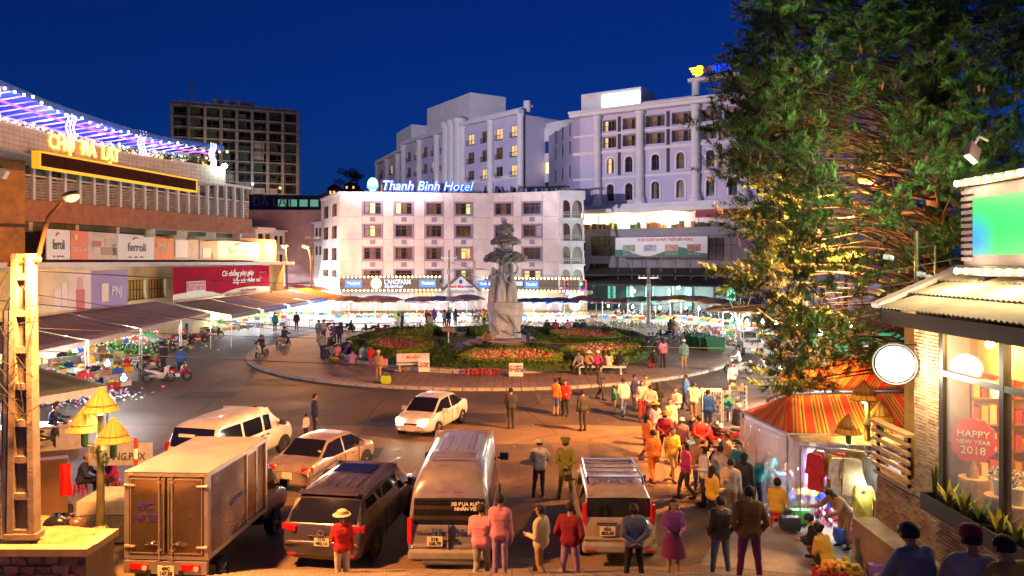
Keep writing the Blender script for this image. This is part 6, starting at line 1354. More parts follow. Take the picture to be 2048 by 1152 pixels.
MB().tube([(0,0,-.1),(.05,0,3),(-.1,.1,8),(0,0,14),(.1,0,22)], [.55,.42,.36,.28,.12], 12).build('trunk', M_bark, ct, smooth=60)
def thin(px, py): return 1. if py < 330 else (.85 if px < 1700 else .55)
cl_ = []; tries = 0
while len(cl_) < 360 and tries < 20000:
 tries += 1; px, py = rg.uniform(1410,2060), rg.uniform(-60,775)
 if not inside((px-42,py+(25 if py > 500 else 0)), OUT) or rg.random() > thin(px,py): continue
 cx, cz = px-1850, py
 span = 6.5*(.35+.65*min(1, py/500+.35)); d = TY+rg.uniform(-1,1)*min(span, 7)-1.2*(px < 1650); p = W(px, py, d)
 if (p-W(1733,362,26)).length < 2.2 or (p-W(1714,505,24)).length < 2. or any((p-q).length < .5 for q in cl_): continue
 cl_.append(p)
for i in range(0, len(OUT)-4):
 a, b = OUT[i], OUT[i+1]; cl_.append(W(a[0]+36, a[1]-4, TY-1.5+rg.uniform(-2,2))); cl_.append(W((a[0]+b[0])/2+40, (a[1]+b[1])/2+4, TY-1.5+rg.uniform(-2,2)))
VV = []; FF = []; nb = 0; br = MB(); cones = MB()
for p in cl_:
 q = p-Vector((TX,TY,0)); L = math.hypot(q.x,q.y); z0 = min(max(p.z-.25*L+1.2, 2.5), 20); m = Vector((q.x*.5,q.y*.5,(z0+p.z)/2+.35))
 pts = [Vector((q.x*.02,q.y*.02,z0)), Vector((q.x*.25,q.y*.25,z0+(p.z-z0)*.1+.2)), m, Vector((q.x*.8,q.y*.8,p.z+.12)), Vector((q.x,q.y,p.z))]
 br.tube(pts, [.055,.042,.03,.02,.01], 5, False); base = math.atan2(q.y,q.x); nt_ = rg.integers(11,17)
 for k in range(nt_):
  V, Fc = protos[rg.integers(5)]; s = rg.uniform(.6,1.1); yaw = base+rg.normal()*.9; pit = rg.normal()*.35-.12; st = Vector(rg.normal(size=3))*.34; st.z *= .7
  M = Matrix.Translation(q+Vector((0,0,p.z))*1.0-Vector((0,0,q.z))+st) @ Matrix.Rotation(yaw,4,'Z') @ Matrix.Rotation(-pit,4,'Y') @ Matrix.Rotation(rg.uniform(-.5,.5),4,'X') @ Matrix.Scale(s,4); A = np.array(M)
  VV.append(V @ A[:3,:3].T+A[:3,3]); FF.append(Fc+nb); nb += len(V)
 if p.z > 9 and rg.random() < .3:
  for k in range(4): c = q+Vector((rg.normal()*.2, rg.normal()*.2, p.z-.12-rg.random()*.15))-Vector((0,0,q.z)); cones.lathe([(.005,-.12),(.028,-.08),(.03,.04),(.01,.08)], 6, c)
 for k in range(rg.integers(0,3)):
  c = Vector((q.x,q.y,p.z))+Vector(rg.normal(size=3))*.25; br.tube([c,c+Vector((rg.normal()*.1,rg.normal()*.1,-.35)),c+Vector((rg.normal()*.2,rg.normal()*.2,-.8))], [.012,.01,.006], 4, False)
br.build('branches', M_bark, ct)['kind'] = 'stuff'
V = np.concatenate(VV); Fc = np.concatenate(FF); o = raw('crown', V, Fc, [foliage('conifer_needle', (.055,.105,.02), .5), foliage('young_conifer_needle', (.08,.17,.03), .5), foliage('old_conifer_needle', (.065,.06,.022), .5)], ct, np.repeat(rg.choice([0,0,0,1,1,2], len(Fc)//114+1), 114)[:len(Fc)])
cones.build('hanging_cones', mat('orange_cone', (.42,.15,.05), .7, var=.2), ct)['kind'] = 'stuff'
def leafy_tree(label, base, limbs, blobs, mats, n, size, bark=M_bark, grp=None, seed=3, name='street_tree'):
 t = thing(name, label, 'tree', base, 0, grp); b = MB()
 for pts, r in limbs: b.tube(pts, [r*(1-.75*i/(len(pts)-1)) for i in range(len(pts))], 7)
 b.build('trunk', bark, t, smooth=60); rg = np.random.default_rng(seed); P = []
 for (x,y,z,r) in blobs:
  q = rg.normal(size=(n,3)); q /= np.linalg.norm(q,axis=1)[:,None]; q *= r*rg.uniform(.3,1,(n,1))**.5; q[:,2] *= .6; P.append(q+np.array([x,y,z]))
 if P: V, Fc = leaf_cloud(np.concatenate(P), size, seed=seed); raw('crown', V, Fc, mats, t, rg.integers(0,len(mats),len(Fc)))
 return t
pv = [foliage('jacaranda_bloom', (.2,.07,.36)), foliage('jacaranda_bloom_dark', (.12,.04,.25)), foliage('jacaranda_green', (.06,.07,.04))]
for i, (px, py, d, r) in enumerate(((1512,545,80,2.2),(1545,480,78,2.6),(1500,600,74,1.4))):
 p = W(px, py, d); leafy_tree(['purple blossoming tree before the dark hall', 'taller purple blossoming tree left of the conifer', 'small purple blossoming tree lowest by the pole'][i], (p.x,p.y,0), [([(0,0,0),(.1,0,p.z*.5),(-.3,0,p.z)], .16),([(.1,0,p.z*.5),(.9,.2,p.z*.95)], .09),([(.1,0,p.z*.4),(-1.2,.2,p.z*.9)], .09)], [(0,0,p.z+.3,r*.7),(-r*.6,0,p.z-.4,r*.55),(r*.6,.3,p.z-.2,r*.5),(0,0,p.z+1.2,r*.4)], pv, 260, .32, grp='purple blossoming trees', seed=30+i, name='blossom_tree')
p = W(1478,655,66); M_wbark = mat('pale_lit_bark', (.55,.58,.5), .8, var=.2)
leafy_tree('bare pale trunked tree lit from below in the stalls', (p.x,p.y,0), [([(0,0,0),(0,0,1.4),(-.3,0,2.6),(-.9,0,3.9)], .17),([(0,0,1.4),(.5,0,2.6),(1.1,.2,4.)], .12),([(0,0,1.6),(.1,.2,3),(.3,.2,4.4)], .1),([(.3,0,2.2),(1.4,0,3.)], .07),([(-.2,0,2.2),(-1.4,.2,3.2)], .07)], [(-.6,0,4.6,1.3),(1.,0,4.7,1.4),(.2,0,5.4,1.3)], [foliage('street_leaf', (.1,.13,.03)), foliage('street_leaf_dark', (.05,.07,.02))], 200, .28, M_wbark, seed=40)
for i, (x, y, pts) in enumerate(((13.6,30,[(0,0,0),(-.3,-.1,1.3),(-1.4,-.3,3.1),(-2.5,-.4,4.6),(-3.4,-.5,5.4)]),(14.8,31,[(0,0,0),(.1,0,2.2),(-.8,0,4.2),(-1.4,.2,6)]))):
 leafy_tree(['leaning bare brown tree limb crossing below the conifer', 'upright bare brown tree beside the leaning limb'][i], (x,y,0), [(pts,.2),([pts[2],(pts[2][0]+.5,0,pts[2][2]+1.2),(pts[2][0]+.4,.2,pts[2][2]+2.2)],.08),([pts[3],(pts[3][0]-.6,.2,pts[3][2]+.2),(pts[3][0]-1.2,.3,pts[3][2]+.7)],.05)], [], [], 0, 0, mat('brown_smooth_bark', (.28,.16,.1), .8, var=.3, scale=5), name='bare_tree')
for i, (px, py, d, r) in enumerate(((1600,520,70,3.),(1690,470,75,4.5),(1800,440,72,5.),(1930,420,60,5.),(700,352,235,3.),(715,358,238,2.5))):
 p = W(px, py, d); leafy_tree(['dim leafy tree behind the lower conifer branches', 'orange lit tree behind the conifer', 'tall dim tree right of the orange lit tree', 'dark tree behind the LED screen', 'dark tree on the hill top', 'second dark tree on the hill top'][i], (p.x,p.y,0 if i < 4 else p.z-4), [([(0,0,0),(.1,0,p.z*.6),(0,0,p.z)] if i < 4 else [(0,0,0),(0,0,4)], .25)], [(rg.normal()*r*.5,rg.normal()*r*.4,(p.z if i < 4 else 4)+rg.normal()*r*.45,r*.6) for _ in range(6)], [foliage('street_leaf', (.1,.13,.03)), foliage('street_leaf_dark', (.05,.07,.02)), foliage('street_leaf_brown', (.12,.08,.03))], 220, .4, seed=50+i, grp='dim trees behind the conifer' if i < 4 else 'trees on the hill')
# ================================================================== vehicles
def paint(name, c, metal=.35): return mat(name, c, .3, metal, var=.22, scale=2.6, coat=.6)
M_cglass = mat('tinted_car_glass', (.012,.012,.015), .03, var=0, spec=1.); M_tyre = mat('tyre_rubber', (.012,.012,.012), .75, var=.2); M_alloy = mat('alloy_rim', (.45,.43,.42), .3, .9, var=.1)
M_redl = mat('red_lamp_lens', (.5,.012,.01), .15, var=.1, spec=.8); M_clearl = mat('clear_lamp_lens', (.6,.55,.5), .1, var=0); M_trimk = mat('black_car_trim', (.02,.02,.02), .5, var=.1); M_plate = mat('licence_plate', (.75,.68,.5), .5, var=.05); M_inkp = mat('plate_ink', (.03,.025,.02), .6)
WHEEL = {}
def wheel(parent, x, y, r, wd=.2):
 k = (r, wd)
 if k not in WHEEL:
  t = MB(); t.lathe([(r*.62,-wd/2),(r*.95,-wd/2),(r,-wd*.35),(r,wd*.35),(r*.95,wd/2),(r*.62,wd/2)], 24, axis='X', cap=False)
  q = MB(); q.lathe([(.01,-wd*.36),(r*.18,-wd*.4),(r*.2,-wd*.34)], 12, axis='X', cap=False); q.lathe([(r*.6,-wd*.46),(r*.66,-wd*.42),(r*.6,wd*.4)], 24, axis='X', cap=False)
  for i in range(5):
   a = 2*PI*i/5; q.tube([(-wd*.38,r*.12*math.cos(a),r*.12*math.sin(a)),(-wd*.4,r*.62*math.cos(a),r*.62*math.sin(a))], [r*.11,r*.08], 5)
  q.lathe([(.005,wd*.1),(r*.62,wd*.12)], 16, axis='X', cap=False)
  WHEEL[k] = (t.mesh('wheel', M_tyre, 40), q.mesh('rim', M_alloy, 40))
 t = link('wheel', WHEEL[k][0], parent); t.location = (x, y, r); t.rotation_euler = (0,0,0 if x < 0 else PI); link('rim', WHEEL[k][1], t); return t
def ringpts(w, zb, zbelt, top):
 return [(0,zb),(w*.88,zb),(w*.985,zb+.14),(w,(zb+zbelt)*.5+.06),(w*.975,zbelt)]+list(top)
def deck(w, z, cr=.03): return [(w*.95,z-.008),(w*.9,z),(w*.8,z+.006),(0,z+cr)]
def cab(wg, zg, wt, zt, wr, zr): return [(wg,zg),(wt,zt),(wr,zr),(0,zr+.025)]
def loft(name, label, cat, loc, hd, sts, lab, pm, group='vehicles in the square', lvl=2):
 """sts: [(y, w, zb, zbelt, top4)], lab(i, j) -> (part, material) or None"""
 t = thing(name, label, cat, loc, -hd, group); n = len(sts); V = []; faces = {}
 for (y, w, zb, zt, top) in sts:
  rp = ringpts(w, zb, zt, top); V += [(x, y, z) for x, z in rp]+[(-x, y, z) for x, z in rp]
 def put(key, f): faces.setdefault(key, []).append(f)
 for i in range(n-1):
  for j in range(8):
   k = lab(i, j)
   for s in (0, 9):
    a = [i*18+s+j, i*18+s+j+1, (i+1)*18+s+j+1, (i+1)*18+s+j]
    if j == 0: a = [q-9 if (q % 18) == 9 else q for q in a]
    if j == 7: a = [q-9 if (q % 18) == 17 else q for q in a]
    kk = (k[0], k[1], s if j < 7 and k[2] else 0) if k else ('body', pm, 0)
    put(kk, tuple(a if s else a[::-1]))
 for e in (0, n-1):
  o = e*18
  for j in range(8):
   a = [o+j, o+j+1, o+9+j+1, o+9+j]
   if j == 0: a = [o, o+1, o+10]
   if j == 7: a = [o+7, o+8, o+16]
   put(('body', pm, 0), tuple(a if e else a[::-1]))
 gv = {q for (nm, m, s), fs in faces.items() if m is M_cglass for f in fs for q in f if q % 9 != 8}
 for (nm, m, s), fs in faces.items():
  used = sorted({q for f in fs for q in f}); ix = {q: i for i, q in enumerate(used)}; b = MB(); b.add([V[q] for q in used], [tuple(ix[q] for q in f) for f in fs])
  o = b.build(nm, m, t, smooth=180); cv = [.8 if q in gv else 0. for q in used]
  if any(cv): o.data.attributes.new('crease_vert', 'FLOAT', 'POINT').data.foreach_set('value', cv)
  sm = o.modifiers.new('sub', 'SUBSURF'); sm.levels = sm.render_levels = lvl; sm.boundary_smooth = 'ALL'
 return t
def bits(t, name, m, boxes, smooth=None, bev=0.):
 """each box is one part"""
 for q in boxes:
  b = MB(); b.box(q[0], q[1], *(q[2:] or ())); o = b.build(name, m, t)
  if bev: s = o.modifiers.new('b', 'BEVEL'); s.width = bev; s.segments = 2
def plate(t, y, z, lines, x=0., rx=0., w=.36, h=.22):
 b = MB(); b.box((x,y,z), (w,.015,h)); o = b.build('licence_plate', M_plate, t)
 for k, s in enumerate(lines): text(s, (x, y-.012, z+(.05-.1*k if len(lines) > 1 else 0)), .105, M_inkp, o, ex=.002, off=.004)
def arch_shades(t, w, ys, r):
 for y in ys:
  for s in (-1, 1): MB().lathe([(r*1.13,-.02),(r*1.16,.03),(.01,.03)], 24, (s*w,y,r*1.02), 'X', cap=False).build('arch_shade_disc', M_trimk, t)  # flat black discs stand in for the shaded gap round each wheel
def mkcar(name, label, cat, loc, hd, sts, rearg, frontg, sides, pm, wy, wr, wx, lvl=2):
 """rearg/frontg: station index pairs whose band 7 is glass; sides: indices whose band 5 is glass"""
 def lab(i, j):
  if i in rearg and j == 7: return ('rear_window', M_cglass, 0)
  if i in frontg and j == 7: return ('windscreen', M_cglass, 0)
  if i in sides and j == 5: return ('side_window', M_cglass, 1+i)
  return None
 def lab2(i, j):
  k = lab(i, j); return k
 t = loft(name, label, cat, loc, hd, sts, lab2, pm, lvl=lvl); arch_shades(t, wx+.015, wy, wr)
 for y in wy:
  for s in (-1, 1): wheel(t, s*(wx-.06), y, wr)
 return t
def mirrors(t, y, z, w, m, s=1.):
 for q in (-1, 1):
  b = MB(); b.box((q*(w+.12),y,z), (.2*s,.09*s,.16*s), rz=-q*.2); b.tube([(q*(w-.08),y+.02,z-.05),(q*(w+.06),y,z-.03)], .03, 5); b.build('mirror', m, t, smooth=60)
def tails(t, m, pts, sz, bev=.02, rz=.3):
 for (x, y, z) in pts:
  for s in (-1, 1): bits(t, 'tail_light', m, [((s*x,y,z), sz, s*rz)], bev=bev)
# --- silver-gold saloon
P_gold = paint('champagne_paint', (.42,.33,.26)); P_grey = paint('grey_violet_paint', (.08,.068,.09)); P_sil = paint('silver_paint', (.27,.25,.29)); P_beige = paint('beige_paint', (.5,.41,.32)); P_white = paint('white_car_paint', (.72,.68,.64), .0)
def saloon(label, cat, loc, hd, pm, name='saloon_car'):
 sts = [(0,.72,.38,.66,deck(.72,.7)),(.07,.8,.28,.84,deck(.78,.9)),(.22,.84,.24,.92,deck(.82,1.0)),(.72,.85,.2,.93,deck(.84,1.04)),(1.32,.855,.2,.92,cab(.81,.95,.63,1.36,.57,1.44)),(1.98,.86,.2,.91,cab(.82,.94,.67,1.41,.6,1.475)),(2.06,.86,.2,.91,cab(.82,.94,.67,1.41,.6,1.475)),(2.78,.855,.2,.9,cab(.82,.93,.64,1.35,.57,1.42)),(3.5,.85,.2,.88,deck(.8,.96)),(4.05,.82,.22,.8,deck(.76,.87)),(4.3,.74,.28,.64,deck(.68,.7)),(4.4,.6,.36,.52,deck(.56,.55))]
 t = mkcar(name, label, cat, loc, hd, sts, (3,), (7,), (3,4,6,7), pm, (.85,3.45), .31, .83)
 mirrors(t, 3.0, .98, .82, pm); bits(t, 'door_handle', M_chrome, [((s*.865,y,.8),(.03,.16,.03)) for s in (-1,1) for y in (1.62,2.5)])
 bits(t, 'door_seam', M_trimk, [((s*.858,y,.6),(.012,.012,.6)) for s in (-1,1) for y in (1.45,2.02,2.95)]); return t
loc = G(578,992); t = saloon('champagne saloon car seen from behind beside the truck', 'car', (loc.x-.05,loc.y,0), rad(17), P_gold)
tails(t, M_redl, [(.63,.11,.82)], (.36,.12,.17)); plate(t, -.02, .62, ['']); bits(t, 'bumper_reflector', M_redl, [((s*.6,.06,.36),(.2,.06,.05)) for s in (-1,1)]); MB().tube([(0,1.45,1.46),(0,1.25,1.62)], .012, 4).build('aerial', M_trimk, t)
bits(t, 'window_sticker', mat('cream_sticker', (.7,.6,.4), .5), [((.55,.92,1.17),(.12,.02,.08),0,-.9)])
# --- white car driving in with its headlights on
t = saloon('white car driving towards the parked vans with headlights on', 'car', (-2.75,34.4,0), rad(180+18), P_white)
M_head = _glow('lit_headlight', (1.,.85,.6), 45); 
for s in (-1, 1):
 b = MB(); b.sph((s*.5,4.27,.69), (.2,.12,.1), 10, 7); b.build('headlight', M_head, t, smooth=60); bits(t, 'fog_light', _glow('amber_light', (1.,.35,.05), 12), [((s*.62,4.2,.8),(.16,.1,.05))])
 l = lamp('headlight_beam', (s*.56,4.4,.66), 7, (1,.8,.5), .08, t, 'SPOT', rad(60)); l.rotation_euler = (rad(84),0,0)
plate(t, 4.41, .45, ['']); bits(t, 'grille', M_trimk, [((0,4.36,.58),(.6,.06,.12)),((0,4.36,.36),(.8,.06,.12))]); bits(t, 'paper_on_dash', M_white, [((.1,3.2,1.1),(.4,.02,.08),0,.6)])
# --- vans and people carriers
def box_stations(L, w, h, zb, belt, z1, y2, z2, zt, yr, pil, yA, yC, zC, zn, rw=.8, side_in=.04):
 wt, wr = w-side_in-.05, w*.84
 s = [(0,w*.93,zb+.16,.58,deck(w*.93,.62,.01)),(.06,w*.97,zb+.04,belt-.06,[(w*.955,z1-.05),(w*.94,z1-.03),(w*rw,z1-.02),(0,z1-.01)]),(.1,w*.98,zb,belt-.03,[(w*.955,z1),(w*.94,z1+.02),(w*rw,z1+.03),(0,z1+.03)]),(y2,w,zb,belt,[(w*.96,belt+.03),(wt,zt),(w*rw-.03,z2),(0,z2+.02)]),(yr,w,zb,belt,cab(w*.96,belt+.03,wt,zt,wr,h-.04))]
 for y in pil: s += [(y-.05,w,zb,belt,cab(w*.965,belt+.03,wt,zt,wr,h)),(y+.05,w,zb,belt,cab(w*.965,belt+.03,wt,zt,wr,h))]
 s += [(yA,w,zb,belt,cab(w*.96,belt+.02,wt-.02,zt-.03,wr-.04,h-.06)),(yC,w*.98,zb,belt-.02,deck(w*.95,zC)),((yC+L)/2+.1,w*.95,zb+.02,zn+.1,deck(w*.88,(zC+zn)/2+.08)),(L-.12,w*.86,zb+.08,zn-.1,deck(w*.8,zn)),(L,w*.7,zb+.18,zn-.25,deck(w*.66,zn-.2))]
 return s
def side_idx(np_): return (4,)+tuple(6+2*k for k in range(np_))
# silver high-roof minibus (centre)
st_ = box_stations(5.6,.98,2.42,.32,1.08,1.08,.12,1.72,1.74,.3,(1.6,2.9,3.9),4.25,4.85,1.25,.95,.86)
t = mkcar('minibus', 'silver high roofed minibus seen from behind in the middle of the row', 'van', (-1.45,17.2,0), rad(1.5), st_, (2,), (10,), (4,6,8,10), P_sil, (1.0,4.6), .34, .95)
tails(t, M_redl, [(.9,.03,1.0)], (.12,.07,.6), .02, .25); bits(t, 'rear_bumper', mat('grey_bumper', (.3,.27,.26), .5), [((0,-.03,.48),(1.86,.2,.22))], bev=.05); bits(t, 'rear_step', M_steel, [((0,-.17,.36),(1.15,.18,.06))], bev=.02)
plate(t, -.04, .78, ['51B', '168.79'], -.32); bits(t, 'door_seam', M_trimk, [((0,.0,.9),(.012,.12,.62))]); bits(t, 'high_brake_light', M_redl, [((s*.2,.175,1.84),(.22,.05,.03)) for s in (-1,1)])
text('51B  -  168.79', (.08,-.0,.985), .17, mat('blue_letter', (.02,.05,.3), .5), t, w=.95, off=.004); text('XE ĐƯA RƯỚC\nNHÂN VIÊN', (.42,.05,1.55), .11, M_white, t, ex=.003, off=.004); text('TRANSIT', (-.62,-.0,.985), .09, M_chrome, t, w=.38)
b = MB(); b.lathe([(.1,-.01),(.1,.02),(.002,.02)], 16, (.68,-.0,.985), 'Y', sy=.45); b.build('oval_badge', M_chrome, t); bits(t, 'door_handle', M_trimk, [((.12,-.02,.8),(.2,.04,.06))])
for k in range(5): bits(t, 'roof_rib', P_sil, [((-.5+.25*k,2.6,2.447),(.045,1.6,.02))], bev=.008)
bits(t, 'roof_hatch_rim', P_sil, [((0,1.45,2.445),(1.1,.04,.02)),((0,.85,2.44),(1.1,.04,.02)),((-.55,1.15,2.44),(.04,.6,.02)),((.55,1.15,2.44),(.04,.6,.02))]); mirrors(t, 4.75, 1.5, .98, M_trimk, 1.2)
for k in range(4): MB().sph((-.62+.4*k,.62,1.25), (.15,.07,.34), 10, 8).build('seat_back', mat('cream_seat_cover', (.5,.46,.36), .8), t, smooth=60)
# grey-violet people carrier
st_ = box_stations(5.05,.99,1.76,.24,1.0,1.06,.42,1.56,1.5,.62,(1.75,2.95),3.25,4.15,1.08,.86,.84,.12)
t = mkcar('people_carrier', 'grey violet people carrier with roof rails seen from behind', 'car', (-4.42,17.35,0), rad(9), st_, (2,), (8,), (4,6,8), P_grey, (1.02,4.05), .35, .95)
tails(t, M_redl, [(.8,.13,.98)], (.42,.2,.17), .04, .35); plate(t, -.015, .72, ['51G', '482.14'], .02); b = MB(); b.tube([(.09*math.cos(a),-.02,.92+.06*math.sin(a)) for a in [2*PI*i/20 for i in range(21)]], .012, 5); b.tube([(.045*math.cos(a),-.025,.92+.055*math.sin(a)) for a in [2*PI*i/20 for i in range(21)]], .01, 5); b.build('oval_badge', M_chrome, t)
bits(t, 'chrome_strip', M_chrome, [((0,-.02,.83),(.6,.03,.025))]); bits(t, 'spoiler', P_grey, [((0,.5,1.69),(1.5,.22,.05),0,.1)], bev=.02); bits(t, 'bumper_reflector', M_redl, [((s*.72,.0,.4),(.2,.05,.045)) for s in (-1,1)])
for s in (-1,1): MB().tube([(s*.72,.75,1.74),(s*.74,1.1,1.83),(s*.74,2.7,1.84),(s*.72,3.1,1.74)], .028, 6).build('roof_rail', M_trimk, t)
bits(t, 'sunroof', M_cglass, [((0,2.3,1.79),(1.0,.8,.012))]); bits(t, 'door_handle', M_chrome, [((s*.995,y,.9),(.03,.18,.03)) for s in (-1,1) for y in (2.2,2.75)]); mirrors(t, 3.6, 1.12, .98, P_grey, 1.2); bits(t, 'door_seam', M_trimk, [((s*.992,y,.65),(.012,.012,.7)) for s in (-1,1) for y in (1.75,2.95,3.75)])
for k in range(5): bits(t, 'roof_rib', P_grey, [((-.5+.25*k,1.2,1.785),(.03,.75,.015))], bev=.005)
# beige off-roader with spare wheel and roof rack
st_ = box_stations(4.75,.9,1.74,.38,1.08,1.12,.18,1.58,1.56,.36,(1.45,2.5),2.8,3.35,1.15,1.0,.86,.1)
t = mkcar('off_roader', 'beige off-roader with roof rack and covered spare wheel', 'car', (2.52,17.6,0), rad(1), st_, (2,), (8,), (4,6,8), P_beige, (.95,3.7), .38, .87)
tails(t, M_redl, [(.8,.1,1.22)], (.11,.1,.52), .02, .4); plate(t, -.03, .87, ['65A', '022.56'], -.28); MB().lathe([(.01,-.26),(.33,-.25),(.38,-.2),(.39,-.06),(.36,.0)], 32, (.42,.05,.86), 'Y').build('spare_wheel_cover', P_beige, t, smooth=40)
b = MB(); b.tube([(.16,-.225,.86),(.3,-.225,1.0),(.38,-.225,.92),(.5,-.225,1.04),(.6,-.225,.95),(.72,-.225,.98)], .014, 5); b.build('mountain_motif', M_chrome, t)
bits(t, 'rear_bumper', mat('grey_bumper', (.3,.27,.26), .5), [((0,-.05,.5),(1.75,.24,.22))], bev=.05); bits(t, 'chrome_strip', M_chrome, [((-.28,-.01,1.03),(.5,.05,.06))], bev=.015); bits(t, 'bumper_reflector', M_redl, [((s*.68,-.17,.47),(.22,.03,.04)) for s in (-1,1)])
for s in (-1,1): MB().tube([(s*.66,.7,1.74),(s*.68,.85,1.88),(s*.66,2.6,1.88),(s*.62,2.75,1.74)], .03, 6).build('roof_rail', M_chrome, t)
for k in range(5): bits(t, 'rack_bar', M_chrome, [((0,.95+.4*k,1.87),(1.3,.16 if k in (0,4) else .05,.035))], bev=.01)
for k in range(4): bits(t, 'roof_rib', P_beige, [((-.45+.3*k,1.7,1.765),(.08,1.7,.015))], bev=.005)
mirrors(t, 3.15, 1.2, .9, M_trimk, 1.); bits(t, 'side_step', M_trimk, [((s*.95,2.3,.4),(.14,1.8,.06)) for s in (-1,1)])
# white passenger van behind the truck
st_ = box_stations(5.1,.95,1.93,.28,1.08,1.1,.3,1.72,1.66,.5,(1.7,2.9),3.4,4.3,1.15,.9,.84,.1)
q = G(388,962); t = mkcar('passenger_van', 'white passenger van with dark side windows behind the truck', 'van', (q.x-.05,q.y-.3,0), rad(14), st_, (2,), (8,), (4,6,8), P_white, (1.1,4.2), .33, .92)
tails(t, M_redl, [(.88,.12,1.0)], (.13,.14,.55), .03, .3); plate(t, -.02, .75, ['']); mirrors(t, 3.9, 1.25, .94, M_trimk, 1.2); bits(t, 'window_sticker', M_white, [((-.2,.17,1.5),(.6,.02,.1),0,-.3)]); bits(t, 'door_handle', M_trimk, [((.955,2.75,.98),(.03,.16,.04)),((.955,3.1,.98),(.03,.16,.04))])
# --- box truck
M_stl = mat('stainless_sheet', (.5,.37,.24), .22, .95, var=.2, scale=1.2, bump=.12, bs=1.6); M_alu = mat('aluminium_frame', (.6,.55,.52), .4, .85, var=.12); P_blue = paint('dark_blue_paint', (.015,.015,.12))
t = thing('box_truck', 'stainless box truck with ribbed side and blue cab seen from behind', 'truck', (-7.32,15.9,0), rad(-3.6), 'vehicles in the square')
bw, z0, z1, L = .87, .88, 2.72, 3.15
b = MB(); 
for s in (-1,1):
 b.bx(s*bw-.05,s*bw+.05,-.02,.1,z0,z1); b.bx(s*bw-.05,s*bw+.05,L-.08,L+.02,z0,z1); b.bx(s*bw-.04,s*bw+.045,.1,L-.08,z1-.09,z1); b.bx(s*bw-.04,s*bw+.045,.1,L-.08,z0,z0+.1)
b.bx(-bw+.05,bw-.05,-.02,.1,z1-.09,z1); b.bx(-bw+.05,bw-.05,-.02,.1,z0-.0,z0+.09); b.build('box_frame', M_alu, t)
rf = MB(); rows_ = [[(-bw-.05+(2*bw+.1)*i/12, -.03+(L+.06)*j/16, z1+.012+.012*math.sin(i*PI/2.4)*math.sin(j*PI/4)) for i in range(13)] for j in range(17)]; rf.sheet(rows_); rf.bx(-bw-.05,bw+.05,-.03,L+.03,z1-.0,z1+.004); rf.build('box_roof', mat('galvanised_roof_sheet', (.55,.5,.4), .45, .6, var=.15, scale=1.5), t, smooth=60)
MB().bx(-bw+.05,bw-.05,L-.05,L,z0,z1).build('front_panel', M_stl, t); MB().bx(-bw,bw,.1,L,z0-.04,z0).build('box_floor', M_alu, t)
for s in (-1,1): bits(t, 'side_panel', M_stl, [((s*(bw-.03),1.6,(z0+z1)/2),(.02,L-.2,z1-z0-.2))])
for k in range(33):
 z = z0+.14+k*.05
 for (ya, yb) in ((.14,1.92),(2.62,3.02)): MB().tube([(bw-.012,ya,z),(bw-.012,yb,z)], .018, 6).build('side_rib', M_stl, t)
b = MB(); b.bx(bw-.02,bw+.03,1.97,2.03,z0+.06,z1-.1); b.bx(bw-.02,bw+.03,2.54,2.6,z0+.06,z1-.1); b.bx(bw-.02,bw+.03,2.03,2.54,z1-.16,z1-.1); b.bx(bw-.02,bw+.03,2.03,2.54,z0+.06,z0+.12); b.build('door_frame', M_alu, t); sd = MB().bx(bw-.015,bw+.012,2.03,2.54,z0+.12,z1-.16).build('side_door', M_stl, t); MB().box((bw+.03,2.5,1.6), (.03,.12,.05)).build('latch', M_chrome, sd)
bits(t, 'blue_lettering_panel', mat('blue_letter', (.02,.05,.3), .5), [((bw+.01,1.2+.11*k,1.72+.01*k),(.012,.08,.09)) for k in range(6)])
for s in (-1,1):
 d = MB().bx(min(s*.02,s*(bw-.06)),max(s*.02,s*(bw-.06)),-.03,.0,z0+.1,z1-.11).build('rear_door', M_stl, t); b = MB(); x0,x1 = sorted((s*.045,s*(bw-.085)))
 for q in ((x0,x1,z1-.15,z1-.13),(x0,x1,z0+.12,z0+.14),(x0,x0+.015,z0+.14,z1-.15),(x1-.015,x1,z0+.14,z1-.15)): b.bx(q[0],q[1],-.038,-.03,q[2],q[3])
 b.build('door_trim', M_alu, d); b = MB(); b.tube([(s*.14,-.055,z0-.02),(s*.14,-.055,z1-.03)], .018, 8)
 for z in (z0+.03,z0+.2,z1-.2,z1-.06): b.box((s*.14,-.05,z), (.08,.04,.04))
 b.build('lock_bar', M_alu, d); b = MB(); b.tube([(s*.14,-.07,1.22),(s*.3,-.075,1.24),(s*.44,-.07,1.21)], [.02,.014,.018], 6); b.sph((s*.27,-.07,1.23), .035, 8, 6); b.build('lock_handle', M_chrome, d)
 for z in (z0+.27,z1-.28): MB().tube([(s*(bw+.03),-.03,z),(s*(bw-.2),-.05,z)], [.035,.02], 8).build('hinge', M_alu, d)
 bits(t, 'marker_light', mat('amber_lens', (.6,.22,.02), .3), [((s*(bw-.1),-.03,z1-.045),(.12,.03,.04))])
M_num = mat('blue_violet_number', (.04,.02,.2), .5); text('49C', (-.46,-.04,2.0), .22, M_num, t, off=.004); text('147.58', (-.46,-.04,1.75), .22, M_num, t, off=.004, w=.55)
bits(t, 'rear_bumper', M_alu, [((0,-.02,.72),(1.8,.1,.26))]); plate(t, -.085, .66, ['49C', '147.58'], .03)
for s in (-1,1):
 bits(t, 'tail_light', M_redl, [((s*.56,-.085,.74),(.42,.05,.14))], bev=.04); MB().lathe([(.06,-.02),(.05,.0),(.002,.01)], 12, (s*.56+.14,-.115,.74), 'Y').build('reversing_lamp', M_clearl, t)
 bits(t, 'mud_flap', M_trimk, [((s*.72,.35,.4),(.36,.02,.5))])
